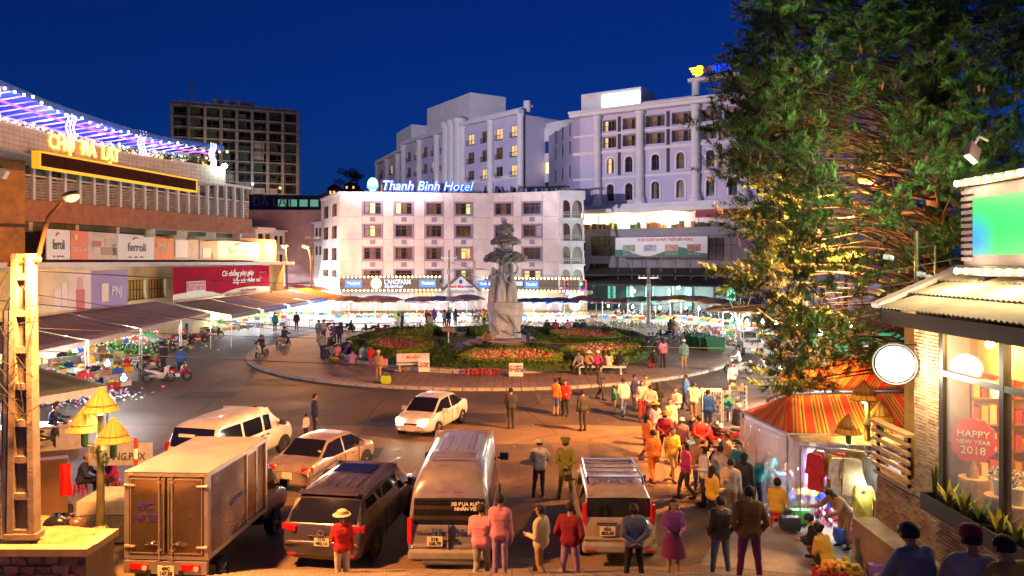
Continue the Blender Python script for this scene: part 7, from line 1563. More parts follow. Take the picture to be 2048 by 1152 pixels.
bits(t, 'chassis_rail', M_trimk, [((s*.35,2.,.6),(.08,4.2,.16)) for s in (-1,1)]); b = MB(); b.tube([(.08*math.cos(a)+.72,.33,.45+.045*math.sin(a)) for a in [2*PI*i/16 for i in range(17)]], .008, 4); b.build('flap_emblem', M_chrome, t)
for y, r in ((.85,.32),(4.0,.34)):
 for s in (-1,1): wheel(t, s*.74, y, r, .22)
cs = [(3.22,.8,.5,1.05,cab(.78,1.1,.7,1.75,.62,1.92)),(3.3,.82,.42,1.05,cab(.79,1.1,.72,1.78,.64,1.95)),(3.4,.83,.4,1.05,cab(.8,1.1,.72,1.78,.64,1.95)),(4.0,.83,.4,1.04,cab(.8,1.09,.7,1.74,.6,1.9)),(4.62,.83,.4,1.02,deck(.78,1.12)),(4.95,.8,.42,.9,deck(.74,.98)),(5.1,.7,.48,.75,deck(.66,.8))]
cb = loft('cab_shell', 'x', 'x', (0,0,0), 0, cs, lambda i, j: ('side_window', M_cglass, 1+i) if (i in (2,3) and j == 5) else (('windscreen', M_cglass, 0) if i == 3 and j == 7 else None), P_blue)
for c in [o for o in C.objects if o.parent == cb]: c.parent = t; c.name = 'cab_body' if c.name.startswith('body') else c.name
bpy.data.objects.remove(cb); mirrors(t, 4.3, 1.25, .82, M_trimk, 1.2)
# open rickshaw truck parked by the green bins, bicycle
def lorry(label, px, py, hd, pm):
 q = G(px, py); t = thing('small_truck', label, 'truck', (q.x,q.y,0), hd, 'vehicles in the square'); b = MB(); b.bx(-.75,.75,0,2.,.55,.65); b.bx(-.75,.75,0,.06,.65,1.05); b.bx(-.75,-.7,0,2,.65,1.05); b.bx(.7,.75,0,2,.65,1.05); b.build('cargo_bed', pm, t)
 b = MB()
 for x in (-.72,.72):
  for y in (.05,1.95): b.tube([(x,y,1.),(x,y,1.8)], .03, 6)
 b.tube([(-.72,.05,1.8),(.72,.05,1.8),(.72,1.95,1.8),(-.72,1.95,1.8),(-.72,.05,1.8)], .03, 6); b.build('bed_frame', M_steel, t); MB().prism([(2.05,.5),(3.2,.5),(3.2,1.),(2.8,1.75),(2.05,1.75)], -.72, .72, 'YZ').build('cab_body', pm, t); bits(t, 'rear_window', M_cglass, [((0,2.04,1.4),(1.1,.02,.45))]); plate(t, -.02, .5, [''])
 bits(t, 'tail_light', M_redl, [((s*.6,-.02,.6),(.2,.04,.1)) for s in (-1,1)])
 for y in (.5,2.7):
  for s in (-1,1): wheel(t, s*.68, y, .3)
lorry('small grey open truck beside the green rubbish bins', 1507, 712, rad(-8), paint('grey_paint', (.25,.24,.26)))
# --- motorbikes
def make_bike(label, loc, rz, pm, grp='parked motorbikes', scooter=False, name='motorbike'):
 t = thing(name, label, 'motorbike', loc, rz, grp)
 for y in (-.62,.62):
  b = MB(); b.lathe([(.2,-.045),(.27,-.04),(.285,0),(.27,.045),(.2,.045)], 18, axis='X', cap=False); w = b.build('wheel', M_tyre, t); w.location = (0,y,.285); b = MB()
  b.lathe([(.19,-.03),(.21,0),(.19,.03)], 18, axis='X', cap=False)
  for k in range(4): a = PI*k/4; b.tube([(0,.2*math.cos(a),.2*math.sin(a)),(0,-.2*math.cos(a),-.2*math.sin(a))], .012, 4)
  b.cyl((-.06,0,0), .04, .12, 8, 'X'); b.build('rim', M_alloy, w)
 b = MB(); b.tube([(0,-.75,.78),(0,-.4,.72),(0,.0,.5),(0,.3,.45),(0,.42,.75),(0,.47,.95)], [.07,.13,.14,.11,.14,.09], 8); b.box((0,.5,.62), (.3 if scooter else .2,.05,.5), rx=.25); b.tube([(0,.62,.56),(0,.66,.6),(0,.78,.52)], [.05,.08,.05], 6); b.build('fairing', pm, t, smooth=50)
 b = MB(); b.box((0,.02,.36), (.24,.42,.22)); b.tube([(.14,-.05,.32),(.15,-.5,.36),(.16,-.8,.42)], [.03,.045,.05], 6); b.box((0,-.3,.42), (.14,.5,.12)); b.build('engine', M_steel, t)
 b = MB(); b.tube([(0,.62,.29),(0,.5,.7),(0,.44,.98)], .035, 6); b.tube([(-.34,.33,1.05),(-.15,.42,1.),(.15,.42,1.),(.34,.33,1.05)], .018, 6); b.build('handlebar', M_trimk, t)
 b = MB(); b.sph((0,-.3,.8), (.13,.36,.075), 10, 6); b.build('seat', M_dark, t, smooth=60)
 b = MB(); b.sph((0,.54,.93), (.1,.07,.09), 10, 6); b.build('headlight', M_clearl, t, smooth=60); bits(t, 'tail_light', M_redl, [((0,-.8,.8),(.14,.05,.07))])
 for s in (-1,1): b = MB(); b.tube([(s*.28,.36,1.05),(s*.34,.38,1.22)], .008, 4); b.sph((s*.36,.38,1.26), (.06,.02,.045), 8, 5); b.build('mirror', M_trimk, t)
 return t
BP = [paint('red_bike_paint', (.35,.01,.015), 0), paint('black_bike_paint', (.02,.02,.022), 0), paint('white_bike_paint', (.6,.58,.56), 0), paint('blue_bike_paint', (.02,.05,.25), 0), paint('silver_bike_paint', (.4,.4,.4))]
PB = make_bike('red and white motorbike parked at the stall table', (G(302,738).x,G(302,738).y,0), rad(-50), BP[0])
def bike(label, px, py, rz, col, d=None, grp='parked motorbikes', z=0., sc=None):
 q = G(px, py, z) if d is None else W(px, py, d); t = dup(PB, (q.x,q.y,z), rad(rz), label, grp, sc)
 for c in t.children:
  if c.name.startswith('fairing'): recolor(c, BP[col])
 return t
# ================================================================== people
SKIN = mat('skin', (.42,.24,.15), .55, var=.08); EYE = mat('eye', (.02,.015,.012), .3, var=0); LIP = mat('lip', (.3,.09,.08), .5, var=0); HAIR = mat('black_hair', (.012,.009,.008), .75, var=.5, scale=30, bump=.6); GREYH = mat('grey_hair', (.4,.38,.36), .6, var=.3, scale=30)
CLO = {}
def cloth(n):
 cs = dict(white=(.68,.66,.62), cream=(.6,.5,.36), black=(.014,.014,.016), leather=(.022,.02,.02), brown=(.16,.09,.035), navy=(.02,.03,.09), blue=(.03,.12,.42), denim=(.09,.13,.26), jeans=(.1,.15,.3), red=(.5,.02,.02), maroon=(.22,.01,.03), pink=(.65,.25,.35), magenta=(.45,.03,.2), purple=(.2,.06,.32), violet=(.32,.2,.42), olive=(.17,.17,.02), green=(.04,.25,.09), teal=(.03,.3,.32), yellow=(.68,.42,.05), orange=(.7,.2,.04), grey=(.28,.27,.27), lightgrey=(.48,.46,.45), dark=(.035,.033,.036), tan=(.36,.23,.12), plaid=(.28,.12,.16), plum=(.15,.02,.12), stripe=(.1,.22,.18))
 if n not in CLO: CLO[n] = mat(n+'_cloth', cs[n], .35 if n == 'leather' else .85, var=.3 if n in ('plaid','stripe','denim') else .18, scale=16 if n in ('plaid','stripe') else 6, bump=.25, bs=14)
 return CLO[n]
ARM = dict(stand=((.05,-.03,-.28),(.06,.05,-.53)), back=((.08,-.12,-.25),(-.15,-.17,-.39)), crossed=((.08,.06,-.27),(-.17,.2,-.2)), pocket=((.1,-.07,-.27),(.03,.07,-.45)), phone=((.05,.06,-.27),(-.03,.22,-.03)), hold=((.05,-.0,-.27),(-.03,.23,-.27)), up=((.12,.12,.05),(.02,.22,.2)), knee=((.06,.12,-.25),(-.02,.34,-.36)), bar=((.1,.2,-.2),(.14,.45,-.22)))
LEG = dict(stand=((0,.015,-.42),(.01,-.01,-.83)), fwd=((0,.16,-.4),(0,.2,-.81)), rear=((0,.0,-.42),(0,-.22,-.77)), sit=((.03,.42,-.01),(.03,.4,-.4)), squat=((.11,.3,.2),(.07,.1,-.13)), ride=((.12,.36,-.12),(.13,.24,-.5)), wide=((.05,.02,-.42),(.09,-.01,-.83)))
TPL = {}
def sub(a, b): return (a[0]+b[0], a[1]+b[1], a[2]+b[2])
def make_tpl(name, armR, armL, legR, legL, pz=.92, lean=0., hl=0., slim=1., bare=False, short=False, skirt=None):
 s, c = math.sin(lean), math.cos(lean); U = lambda h, y=0: (0, h*s+y*c, pz+h*c-y*s); k = slim
 caps = []
 def cap(z, a, b, r0, r1): caps.append((z, Vector(a), Vector(b), r0, r1))
 for (z, h, x, r) in (('hip',0,.075,.125),('hip',.07,.075,.118),('torso',.15,.065,.108),('torso',.23,.08,.115),('torso',.31,.09,.12),('torso',.39,.11,.105),('torso',.455,.14,.07)):
  p = U(h, .0); cap(z, (-x*k,p[1],p[2]), (x*k,p[1],p[2]), r*k, r*k)
 n0, n1 = U(.46), U(.57,.01); cap('head', n0, n1, .058, .052); hc = Vector(U(.665,.025+hl)); cap('head', hc+Vector((0,-.005,.012)), hc+Vector((0,.0,.02)), .092, .09); cap('head', hc+Vector((0,.035,-.055)), hc+Vector((0,.03,-.03)), .05, .068)
 hands = []
 for sg, ar, lg in ((1,armR,legR),(-1,armL,legL)):
  sp = U(.44); sh_ = (sg*.185*k, sp[1], sp[2]); e, w = ARM[ar]; e = sub(sh_, (sg*e[0],e[1],e[2])); w = sub(sh_, (sg*w[0],w[1],w[2])); cap('arm', sh_, e, .06*k, .047*k); cap('fore', e, w, .045*k, .032); d = (Vector(w)-Vector(e)).normalized(); q = Vector(w)+d*.075; cap('hand', Vector(w)+d*.02, q, .03, .034); hands.append((q, d, sg))
  hp = (sg*.088,0,pz-.02); kn, an = LEG[lg]; kn = sub(hp, (sg*kn[0],kn[1],kn[2])); an = sub(hp, (sg*an[0],an[1],an[2])); cap('thigh', hp, kn, .092*k, .062); cap('calf', kn, sub(an,(0,0,.04)), .06, .042); cap('foot', sub(an,(0,-.03,-.02)), sub(an,(sg*.015,.15,-.045)), .04, .034)
 b = MB()
 for (z, p, q, r0, r1) in caps:
  L = (q-p).length; m_ = max(2, int(L/.06)); pts = [p+(q-p)*(i/m_) for i in range(m_+1)]
  if L > .03: b.tube(pts, [r0+(r1-r0)*i/m_ for i in range(m_+1)], 10)
  b.sph(p, r0, 10, 7); b.sph(q, r1, 10, 7)
 o = b.build('tpl', SKIN); md = o.modifiers.new('r', 'REMESH'); md.mode = 'VOXEL'; md.voxel_size = .021; md.use_smooth_shade = True; sm = o.modifiers.new('s', 'SMOOTH'); sm.iterations = 4; sm.factor = .5
 TPL[name] = dict(o=o, caps=caps, hc=hc, lean=lean, hands=hands, pz=pz, bare=bare, short=short, skirt=skirt)
make_tpl('stand','stand','stand','stand','stand'); make_tpl('back','back','back','wide','wide'); make_tpl('crossed','crossed','crossed','stand','wide'); make_tpl('pocket','pocket','pocket','wide','wide'); make_tpl('phone','phone','pocket','stand','stand'); make_tpl('hold','hold','hold','stand','stand'); make_tpl('walk','stand','hold','fwd','rear')
make_tpl('woman','stand','hold','stand','stand',slim=.88); make_tpl('bare','stand','phone','stand','stand',slim=.86,bare=True); make_tpl('skirt','hold','hold','stand','stand',slim=.88,bare=True,skirt=(.16,.27,.42))
make_tpl('sit','knee','knee','sit','sit',pz=.47,lean=.22); make_tpl('sitb','hold','phone','sit','sit',pz=.47,lean=.1,slim=.92); make_tpl('squat','knee','hold','squat','squat',pz=.26,lean=.35,slim=.93); make_tpl('bend','bar','bar','wide','stand',pz=.9,lean=.75); make_tpl('ride','bar','bar','ride','ride',pz=.86,lean=.15)
_dg = bpy.context.evaluated_depsgraph_get()
for nm, T in TPL.items():
 me = bpy.data.meshes.new_from_object(T['o'].evaluated_get(_dg)); me.materials.clear(); n = len(me.vertices); co = np.empty(n*3); me.vertices.foreach_get('co', co); co = co.reshape(-1,3); no = np.empty(n*3); me.vertices.foreach_get('normal', no); no = no.reshape(-1,3)
 D = []
 for (z, p, q, r0, r1) in T['caps']:
  p, q = np.array(p), np.array(q); d = q-p; t = np.clip(((co-p)@d)/max(d@d,1e-9), 0, 1); D.append(np.linalg.norm(co-p-t[:,None]*d, axis=1)-(r0+(r1-r0)*t))
 zi = np.array(D).argmin(0); zn = np.array([c[0] for c in T['caps']])[zi]
 polys = [tuple(p.vertices) for p in me.polygons]; zf = [max(zn[list(p)], key=list(zn[list(p)]).count) for p in polys]
 bd = MB(); bd.add(co.tolist(), polys); hc = T['hc']
 bd.cur = 0
 for q, d, sg in T['hands']:
  sd = d.cross(Vector((1,0,0))); sd = sd.normalized() if sd.length > .1 else Vector((0,1,0)); nn_ = d.cross(sd)
  for i, L in enumerate((.07,.08,.075,.06)):
   a = q+sd*(.024-.016*i)+d*.02; bd.tube([a, a+d*L*.5+nn_*sg*.004, a+d*L*.9+nn_*sg*.02], [.009,.0085,.006], 5)
  a = q+sd*.028-d*.02; bd.tube([a, a+sd*.03+d*.025, a+sd*.034+d*.055], [.011,.01,.007], 5)
 f = hc+Vector((0,.095,-.005)); bd.tube([f+Vector((0,-.02,.03)), f+Vector((0,.012,-.012)), f+Vector((0,-.01,-.02))], [.008,.014,.008], 6)
 for sg in (-1,1): bd.sph(hc+Vector((sg*.092,-.005,-.005)), (.012,.022,.032), 6, 5)
 bd.cur = 1
 for sg in (-1,1): bd.sph(hc+Vector((sg*.034,.088,.012)), (.013,.008,.008), 6, 5); bd.box(hc+Vector((sg*.034,.092,.032)), (.034,.008,.007))
 bd.cur = 2; bd.sph(hc+Vector((0,.082,-.052)), (.026,.008,.009), 8, 5)
 T['body'] = bd.mesh('body', [SKIN, EYE, LIP], 70)
 def garm(zs, off, nm2, zmin=-9):
  fs = [p for p, z in zip(polys, zf) if z in zs and min(co[list(p)][:,2]) > zmin]; used = sorted({v for p in fs for v in p}); ix = {v: i for i, v in enumerate(used)}; g = MB(); g.add((co[used]+no[used]*(off+.011*np.array([noise.noise(Vector(c*9)) for c in co[used]])[:,None])).tolist(), [tuple(ix[v] for v in p) for p in fs])
  if nm2 == 'top':
   h = T['hc']; n0 = T['caps'][7][1]; g.tube([n0+Vector((.075*math.cos(a),.065*math.sin(a),.035)) for a in [2*PI*i/12 for i in range(13)]], .016, 5)
  return g.mesh(nm2, SKIN, 180)
 T['top'] = garm(('torso','hip','arm') if T['short'] else ('torso','hip','arm','fore'), .017, 'top'); T['trousers'] = garm(('hip','thigh') if T['bare'] else ('hip','thigh','calf'), .01, 'trousers'); T['shoes'] = garm(('foot',), .009, 'shoes')
 if T['skirt']:
  g = MB(); r0, r1, L = T['skirt']; g.lathe([(r0,T['pz']+.12),(r0+.03,T['pz']-.05),(r1,T['pz']-L),(r1-.02,T['pz']-L)], 20, sy=.8, cap=False); T['skirtm'] = g.mesh('skirt', SKIN, 60)
 bpy.data.objects.remove(T['o'])
def cap_part(keep, r, off=(0,-.012,.012)):
 b = MB(); b.sph(off, r, 16, 12); fs = [f for f in b.f if keep(sum((Vector(b.v[i]) for i in f), Vector())/len(f))]; b.f = fs; b.mi = [0]*len(fs); return b
HM = {}
h_ = cap_part(lambda c: not (c.y > .03 and c.z < .06) and c.z > -.05, (.1,.107,.11)); h_.v = [(x*q, y*q, z*q) for (x,y,z) in h_.v for q in (1+.07*noise.noise((x*30,y*30,z*30)),)]; HM['short'] = h_.mesh('hair', HAIR, 180)
h_ = cap_part(lambda c: not (c.y > .03 and c.z < .06) and c.z > -.09, (.108,.115,.117)); h_.sph((0,-.075,-.16), (.1,.05,.19), 12, 8); HM['long'] = h_.mesh('hair', HAIR, 180)
h_ = cap_part(lambda c: not (c.y > .03 and c.z < .06) and c.z > -.09, (.106,.113,.115)); h_.sph((0,-.13,.03), (.05,.05,.05), 10, 7); HM['bun'] = h_.mesh('hair', HAIR, 180)
h_ = MB(); h_.lathe([(.11,.03),(.115,.06),(.105,.12),(.06,.155),(.003,.165)], 18, cap=False); h_.prism([(.09*math.cos(a)*1.0, .1+.09*math.sin(a)) for a in [PI*i/10 for i in range(11)]], .045, .055, 'XY'); HM['cap'] = h_.mesh('cap', SKIN, 60)
h_ = MB(); h_.lathe([(.11,.03),(.112,.08),(.15,.13),(.145,.16),(.06,.17),(.003,.172)], 18, cap=False); h_.prism([(.085*math.cos(a), .09+.07*math.sin(a)) for a in [PI*i/10 for i in range(11)]], .04, .05, 'XY'); HM['officer'] = h_.mesh('cap', SKIN, 50)
h_ = MB(); h_.lathe([(.24,.02),(.12,.11),(.003,.2)], 20, cap=False); h_.lathe([(.235,.012),(.11,.1),(.003,.185)], 20, cap=False); HM['conical'] = h_.mesh('conical_hat', SKIN, 60)
h_ = cap_part(lambda c: c.z > .0, (.112,.12,.122)); h_.lathe([(.113,-.005),(.122,.015),(.113,.035)], 18, (0,-.012,.012), cap=False); HM['beanie'] = h_.mesh('beanie', SKIN, 180)
h_ = MB(); h_.lathe([(.2,.03),(.19,.045),(.115,.05),(.11,.12),(.05,.15),(.003,.152)], 20, cap=False); HM['hat'] = h_.mesh('hat', SKIN, 50)
h_ = cap_part(lambda c: not (c.y > .06 and c.z < .05) and c.z > -.05, (.13,.14,.135)); HM['helmet'] = h_.mesh('helmet', SKIN, 180)
PEOPLE = [0]
def person(tpl, p, yaw, top, bot, label, hair='short', hat=None, sc=1., shoes='black', grp=None, hatc='cream', hm=None):
 T = TPL[tpl]; t = thing('person', label, 'person', p, rad(yaw), grp); t.scale = (sc,)*3; PEOPLE[0] += 1
 link('body', T['body'], t)
 def g(nm, me, c):
  o = link(nm, me, t); recolor(o, c); return o
 g('top', T['top'], cloth(top))
 if T['skirt']: g('skirt', T['skirtm'], cloth(bot))
 else: g('trousers', T['trousers'], cloth(bot))
 g('shoes', T['shoes'], cloth(shoes))
 if hat != 'helmet': o = g('hair', HM[hair], hm or HAIR); o.location = T['hc']; o.rotation_euler = (-T['lean'],0,0)
 if hat: o = g(hat if hat in ('cap','beanie','helmet','hat') else {'officer':'cap','conical':'conical_hat'}[hat], HM[hat], cloth(hatc)); o.location = T['hc']; o.rotation_euler = (-T['lean'],0,0)
 return t
def stepz(y): return max(0., math.ceil((17.2-y)/.405)*.15)
def P(tpl, px, py, yaw, top, bot, label, hair='short', hat=None, sc=1.03, z=0., d=None, **k):
 p = G(px, py, z) if d is None else Vector(((px-1024)*d/F, d, z if z else stepz(d))); return person(tpl, p, yaw, top, bot, label, hair, hat, sc, **k)
def bag(label, p, m, sz=(.3,.14,.3), cat='bag', name='carrier_bag'):
 t = thing(name, label, cat, p); b = MB(); w, d, h = sz
 b.sheet([[(-w*.42,-d*.4,0),(w*.42,-d*.4,0),(w*.42,d*.4,0),(-w*.42,d*.4,0),(-w*.42,-d*.4,0)],[(-w*.55,-d*.6,h*.4),(w*.5,-d*.5,h*.45),(w*.55,d*.6,h*.4),(-w*.5,d*.5,h*.4),(-w*.55,-d*.6,h*.4)],[(-w*.5,-d*.3,h),(w*.5,-d*.25,h*.95),(w*.48,d*.3,h),(-w*.5,d*.3,h),(-w*.5,-d*.3,h)]]); b.add([(-w*.42,-d*.4,0),(w*.42,-d*.4,0),(w*.42,d*.4,0),(-w*.42,d*.4,0)], [(3,2,1,0)]); b.add([(-w*.5,-d*.3,h),(w*.5,-d*.25,h*.95),(w*.48,d*.3,h),(-w*.5,d*.3,h)], [(0,1,2,3)]); b.build('sack', m, t, smooth=60)
 b = MB(); b.tube([(-w*.25,0,h*.98),(-w*.2,0,h*1.35),(w*.2,0,h*1.35),(w*.25,0,h*.98)], .012, 5); b.build('handle', m, t); return t
# --- square and apron
P('crossed',1079,994,4,'lightgrey','dark','man in a pale shirt and cream cap with folded arms beside the officer',hat='cap'); P('back',1131,997,-4,'olive','olive','officer in olive uniform with hands behind his back',hat='officer',hatc='olive',sc=1.05)
P('stand',629,873,-70,'navy','dark','man in navy white and red jersey beside the child'); P('stand',612,880,60,'white','navy','small child in a white shirt by the saloon car',sc=.62)
P('bare',1112,832,-30,'orange','denim','bare legged girl in an orange top left of the red jumper'); P('woman',1121,829,10,'black','black','woman in black between the orange and red tops','long'); P('hold',1131,832,160,'red','black','woman in a red jumper and black trousers on the open road','long',sc=.98)
P('stand',1166,862,20,'dark','dark','dark dressed man alone in the middle of the road'); P('up' if 'up' in TPL else 'hold',1022,857,10,'dark','dark','dark dressed seller with a lit toy in the road')
P('walk',1247,835,10,'white','jeans','man in white shirt and blue jeans at the left of the standing group',sc=1.06); P('stand',1269,822,-120,'navy','navy','man in navy jacket and dark cap in the standing group',hat='cap',hatc='navy'); P('woman',1284,838,170,'lightgrey','red','woman in pale top and red skirt amid the group','long'); P('back',1301,849,-10,'grey','dark','man in grey jacket with hands behind him'); P('skirt',1316,843,-10,'black','black','long haired woman in a short black dress','long'); P('phone',1291,824,190,'grey','navy','man holding a phone to his face behind the group'); P('stand',1228,828,60,'green','tan','youngster in green at the left of the group',sc=.8)
P('walk',1372,822,60,'blue','navy','man in blue crossing behind the card stands'); P('hold',1387,846,-30,'white','tan','man in white shirt and tan trousers at the card stand',sc=1.08); P('stand',1416,862,-30,'blue','navy','man in a shiny blue vest beside the motorbikes'); P('woman',1310,893,10,'pink','tan','woman in pink with an orange sun hat','long','hat',hatc='orange'); P('back',1329,915,-20,'maroon','dark','woman in maroon coat and olive hat','bun','hat',hatc='olive',sc=.98); P('hold',1363,926,-15,'plaid','black','woman in plaid shawl and white beanie','short','beanie',hatc='white',sc=.95); P('back',1399,930,10,'red','black','person in red and black jacket seen from behind'); P('sit',1472,868,-60,'dark','dark','man in dark padded jacket and white helmet sitting by the tent',hat='helmet',hatc='white'); P('sitb',1455,838,150,'teal','navy','seller in teal with pink hat between the card stands',hat='hat',hatc='pink')
bag('pale blue carrier bag held by the plaid shawl woman', W(1376,880,26.3)+Vector((.1,0,-.3)), mat('blue_film', (.2,.45,.65), .4)); P('walk',1306,968,20,'orange','orange','person in orange walking past the off-roader'); P('walk',1345,962,200,'yellow','tan','person in yellow walking towards the stairs')
# --- foreground
P('pocket',1441,1155,8,'leather','jeans','man in black leather jacket and blue jeans on the steps',d=15.6,z=.6,sc=1.0); P('pocket',1499,1165,-6,'brown','plum','man in brown jacket standing nearest on the steps',d=14.2,z=1.1,sc=1.08); P('back',1268,1152,4,'denim','black','woman in denim shirt with hands behind her back','bun',d=15.,z=.72,sc=.95); P('skirt',1347,1152,175,'purple','plum','woman in purple shawl facing the viewer','long',d=15.5,z=.62,sc=.98)
for px, py, tp, top, bot, lb, hr in ((1396,985,'walk','tan','jeans','man in tan walking beside the off-roader','short'),(1372,1000,'walk','magenta','dark','woman in magenta behind the purple shawl','long'),(1408,1012,'hold','white','navy','woman in white looking at the toys','bun'),(1340,885,'stand','cream','brown','man in cream by the olive hat woman','short'),(1352,855,'walk','lightgrey','dark','man in pale grey crossing to the stands','short'),(1294,925,'walk','orange','plum','woman in orange left of the maroon coat','long'),(1478,1000,'stand','teal','jeans','boy in teal at the edge of the stall crowd','short'),(1455,975,'hold','tan','dark','man in tan at the toys by the plastic','short'),(1552,790,'walk','violet','dark','pedestrian in violet on the right road','long'),(1585,760,'stand','lightgrey','navy','pedestrian in pale grey behind the farther tent','short'),(1200,800,'walk','dark','dark','dark pedestrian crossing left of the group','short'),(1465,790,'walk','lightgrey','dark','pedestrian in grey on the right carriageway','short')): P(tp,px,py,R.uniform(-180,180),top,bot,lb,hr)
for i, (px, d, tp, top, bot, lb) in enumerate(((962,15.6,'walk','pink','grey','person in pale pink at the right side of the minibus'),(1000,14.9,'woman','pink','violet','second person in pale pink beside the minibus'),(1082,15.7,'walk','cream','tan','person in cream jacket between the minibus and the maroon coat'),(1140,15.5,'pocket','maroon','violet','person in a maroon coat left of the off-roader'))): P(tp,px,0,R.uniform(-70,70),top,bot,lb,d=d,z=.45+(15.6-d)*.6,sc=1.0)
P('woman',684,0,20,'red','cream','person in red top in front of the people carrier','short','hat',d=15.4,z=.45,sc=.95)
P('hold',1424,1058,-70,'yellow','dark','woman in a pale yellow blouse left of the stall crowd','long',sc=1.0); P('stand',1462,1045,-30,'cream','tan','man in cream shirt amid the stall crowd'); P('walk',1440,1010,-50,'lightgrey','jeans','man with bowed head behind the cream shirt'); P('stand',1488,1030,-40,'dark','dark','dark haired woman facing the plastic sheet','long'); P('bend',1512,1020,-60,'teal','navy','woman in teal leaning to the plastic sheet','bun'); P('bend',1534,1008,-20,'teal','dark','second person in teal nearer the tent corner'); P('stand',1502,985,-80,'orange','jeans','man in orange behind the teal pair')
P('sitb',1553,1052,-35,'yellow','tan','person in pale yellow seated on the red stool','bun'); P('sitb',1570,1005,170,'navy','dark','vendor in navy sitting behind the basket'); P('bend',1648,1022,-5,'magenta','dark','woman in magenta blouse bending over the goods','bun'); P('squat',1655,1152,30,'yellow','dark','squatting person in a yellow jacket with brown hair','bun',d=17.4,sc=1.05); P('squat',1640,1120,50,'black','black','squatting person in black with a dark knitted hat','short','beanie',hatc='navy',d=18.1,sc=1.05); P('bend',1690,1085,110,'tan','tan','buff coated person stooping beside the lamp post','long',d=18.8)
for px, top, hat, lb, hc_, d, yaw in ((1842,'grey',None,'man in grey hooded top sitting at the bottom right','cream',8.,15),(1953,'cream','cap','person in maroon cap with a white towel at the bottom right','maroon',7.8,-15),(2036,'yellow',None,'person in yellow at the bottom right corner','cream',7.6,10)): P('sit',px,0,yaw,top,'dark',lb,hat=hat,hatc=hc_,d=d,z=3.07,sc=1.05)
# --- roundabout
zi_ = .15
for a in ((637,683,'stand',-20,'grey','grey','man in grey at the left tip of the island',None),(648,681,'stand',-40,'cream','navy','man in cream jacket at the left tip of the island',None),(668,690,'woman',10,'purple','navy','woman in purple standing by the left hedge',None),(679,690,'stand',20,'navy','navy','man in navy standing by the left hedge',None),(645,716,'stand',-10,'grey','navy','hooded grey figure beside the squatting sellers',None),(658,702,'sit',-60,'dark','dark','seated person in dark near the purple woman',None)): P(a[2],a[0],a[1],a[3],a[4],a[5],a[6],hat=a[7],z=zi_,sc=1.12)
for a in ((649,722,'squat','navy','squatting seller in navy left of the fruit tray',None),(676,718,'squat','pink','squatting seller in pink vest and conical hat','conical'),(692,712,'squat','purple','squatting seller in purple and conical hat','conical'),(704,733,'squat','violet','squatting girl in violet near the lawn corner',None),(722,728,'sit','lightgrey','seated person in pale grey at the lawn corner',None),(732,729,'sit','teal','seated person in teal at the lawn corner',None),(741,731,'sit','red','seated person in red at the lawn corner',None)): P(a[2],a[0],a[1],R.uniform(-60,60),a[3],'dark',a[4],hat=a[5],z=zi_,sc=1.1)
P('hold',757,766,160,'tan','tan','street vendor carrying a pink tray at the island kerb',hat='cap',z=zi_,sc=1.1); bag('lime green bag on the kerb beside the tray vendor', G(772,767,zi_), mat('lime_film', (.4,.6,.02), .5), (.55,.2,.45))
for i, (px, py) in enumerate(((972,698),(981,700))): P('sitb',px,py,165,('yellow','tan')[i],'dark',('person in yellow sitting on the left statue step','person in tan sitting on the statue step')[i],z=.75,sc=1.1)
P('bend',1056,694,60,'navy','navy','person in navy bending at the right of the plinth',z=.5,sc=1.1)
for i, (px, c, hat) in enumerate(((1094,'navy','conical'),(1111,'magenta',None),(1136,'pink',None),(1153,'dark','cap'),(1167,'navy','hat'))): P('sit',px,668,R.uniform(-15,15),c,'dark',['navy sitter in a conical hat on the rear garden edge','magenta sitter on the rear garden edge','pink sitter on the rear garden edge','dark sitter in a cap on the rear garden edge','navy sitter in a straw hat on the rear garden edge'][i],hat=hat,z=.15,sc=1.15)
P('sit',1207,678,-50,'black','black','person in black sitting behind the right coral bed',z=.2,sc=1.1); P('sit',1222,682,-30,'tan','dark','small tan sitter beside the right coral bed',z=.2,sc=.8)
for i, (px, py, c) in enumerate(((1296,700,'navy'),(1306,699,'dark'),(1297,715,'navy'),(1316,714,'dark'))): P('sit',px,py,R.uniform(-60,20),c,'dark',['navy sitter at the rear right garden corner','dark sitter at the rear right garden corner','navy sitter at the front right garden corner','dark sitter at the front right garden corner'][i],z=.15,sc=1.1)
P('woman',1326,735,10,'pink','dark','woman in a pale pink coat by the right kerb','long',sc=1.15,z=.15); P('sit',1311,737,30,'black','red','seated person with red trousers beside the pink coat',z=.15,sc=1.1); P('stand',1367,742,5,'stripe','tan','man in dark striped jumper and white cap',hat='cap',hatc='white',sc=1.2)
BS = [(1161,'grey','stand','left bench sitter in grey scarf'),(1178,'tan','hat','bench sitter in tan with a blue scarf'),(1195,'magenta','cap','bench sitter in magenta with a white cap'),(1208,'dark','x','bench sitter in black with her back turned'),(1218,'cream','x','bench sitter in cream coat'),(1236,'black','x','bench sitter in black leaning forward')]
for i, (px, c, h_, lb) in enumerate(BS): P('sit' if i in (0,5) else 'sitb',px,747,[140,170,185,10,15,-60][i],c,'dark',lb,hat=h_ if h_ in ('cap','hat') else None,hatc='white',z=.16,sc=1.15,hair='long')
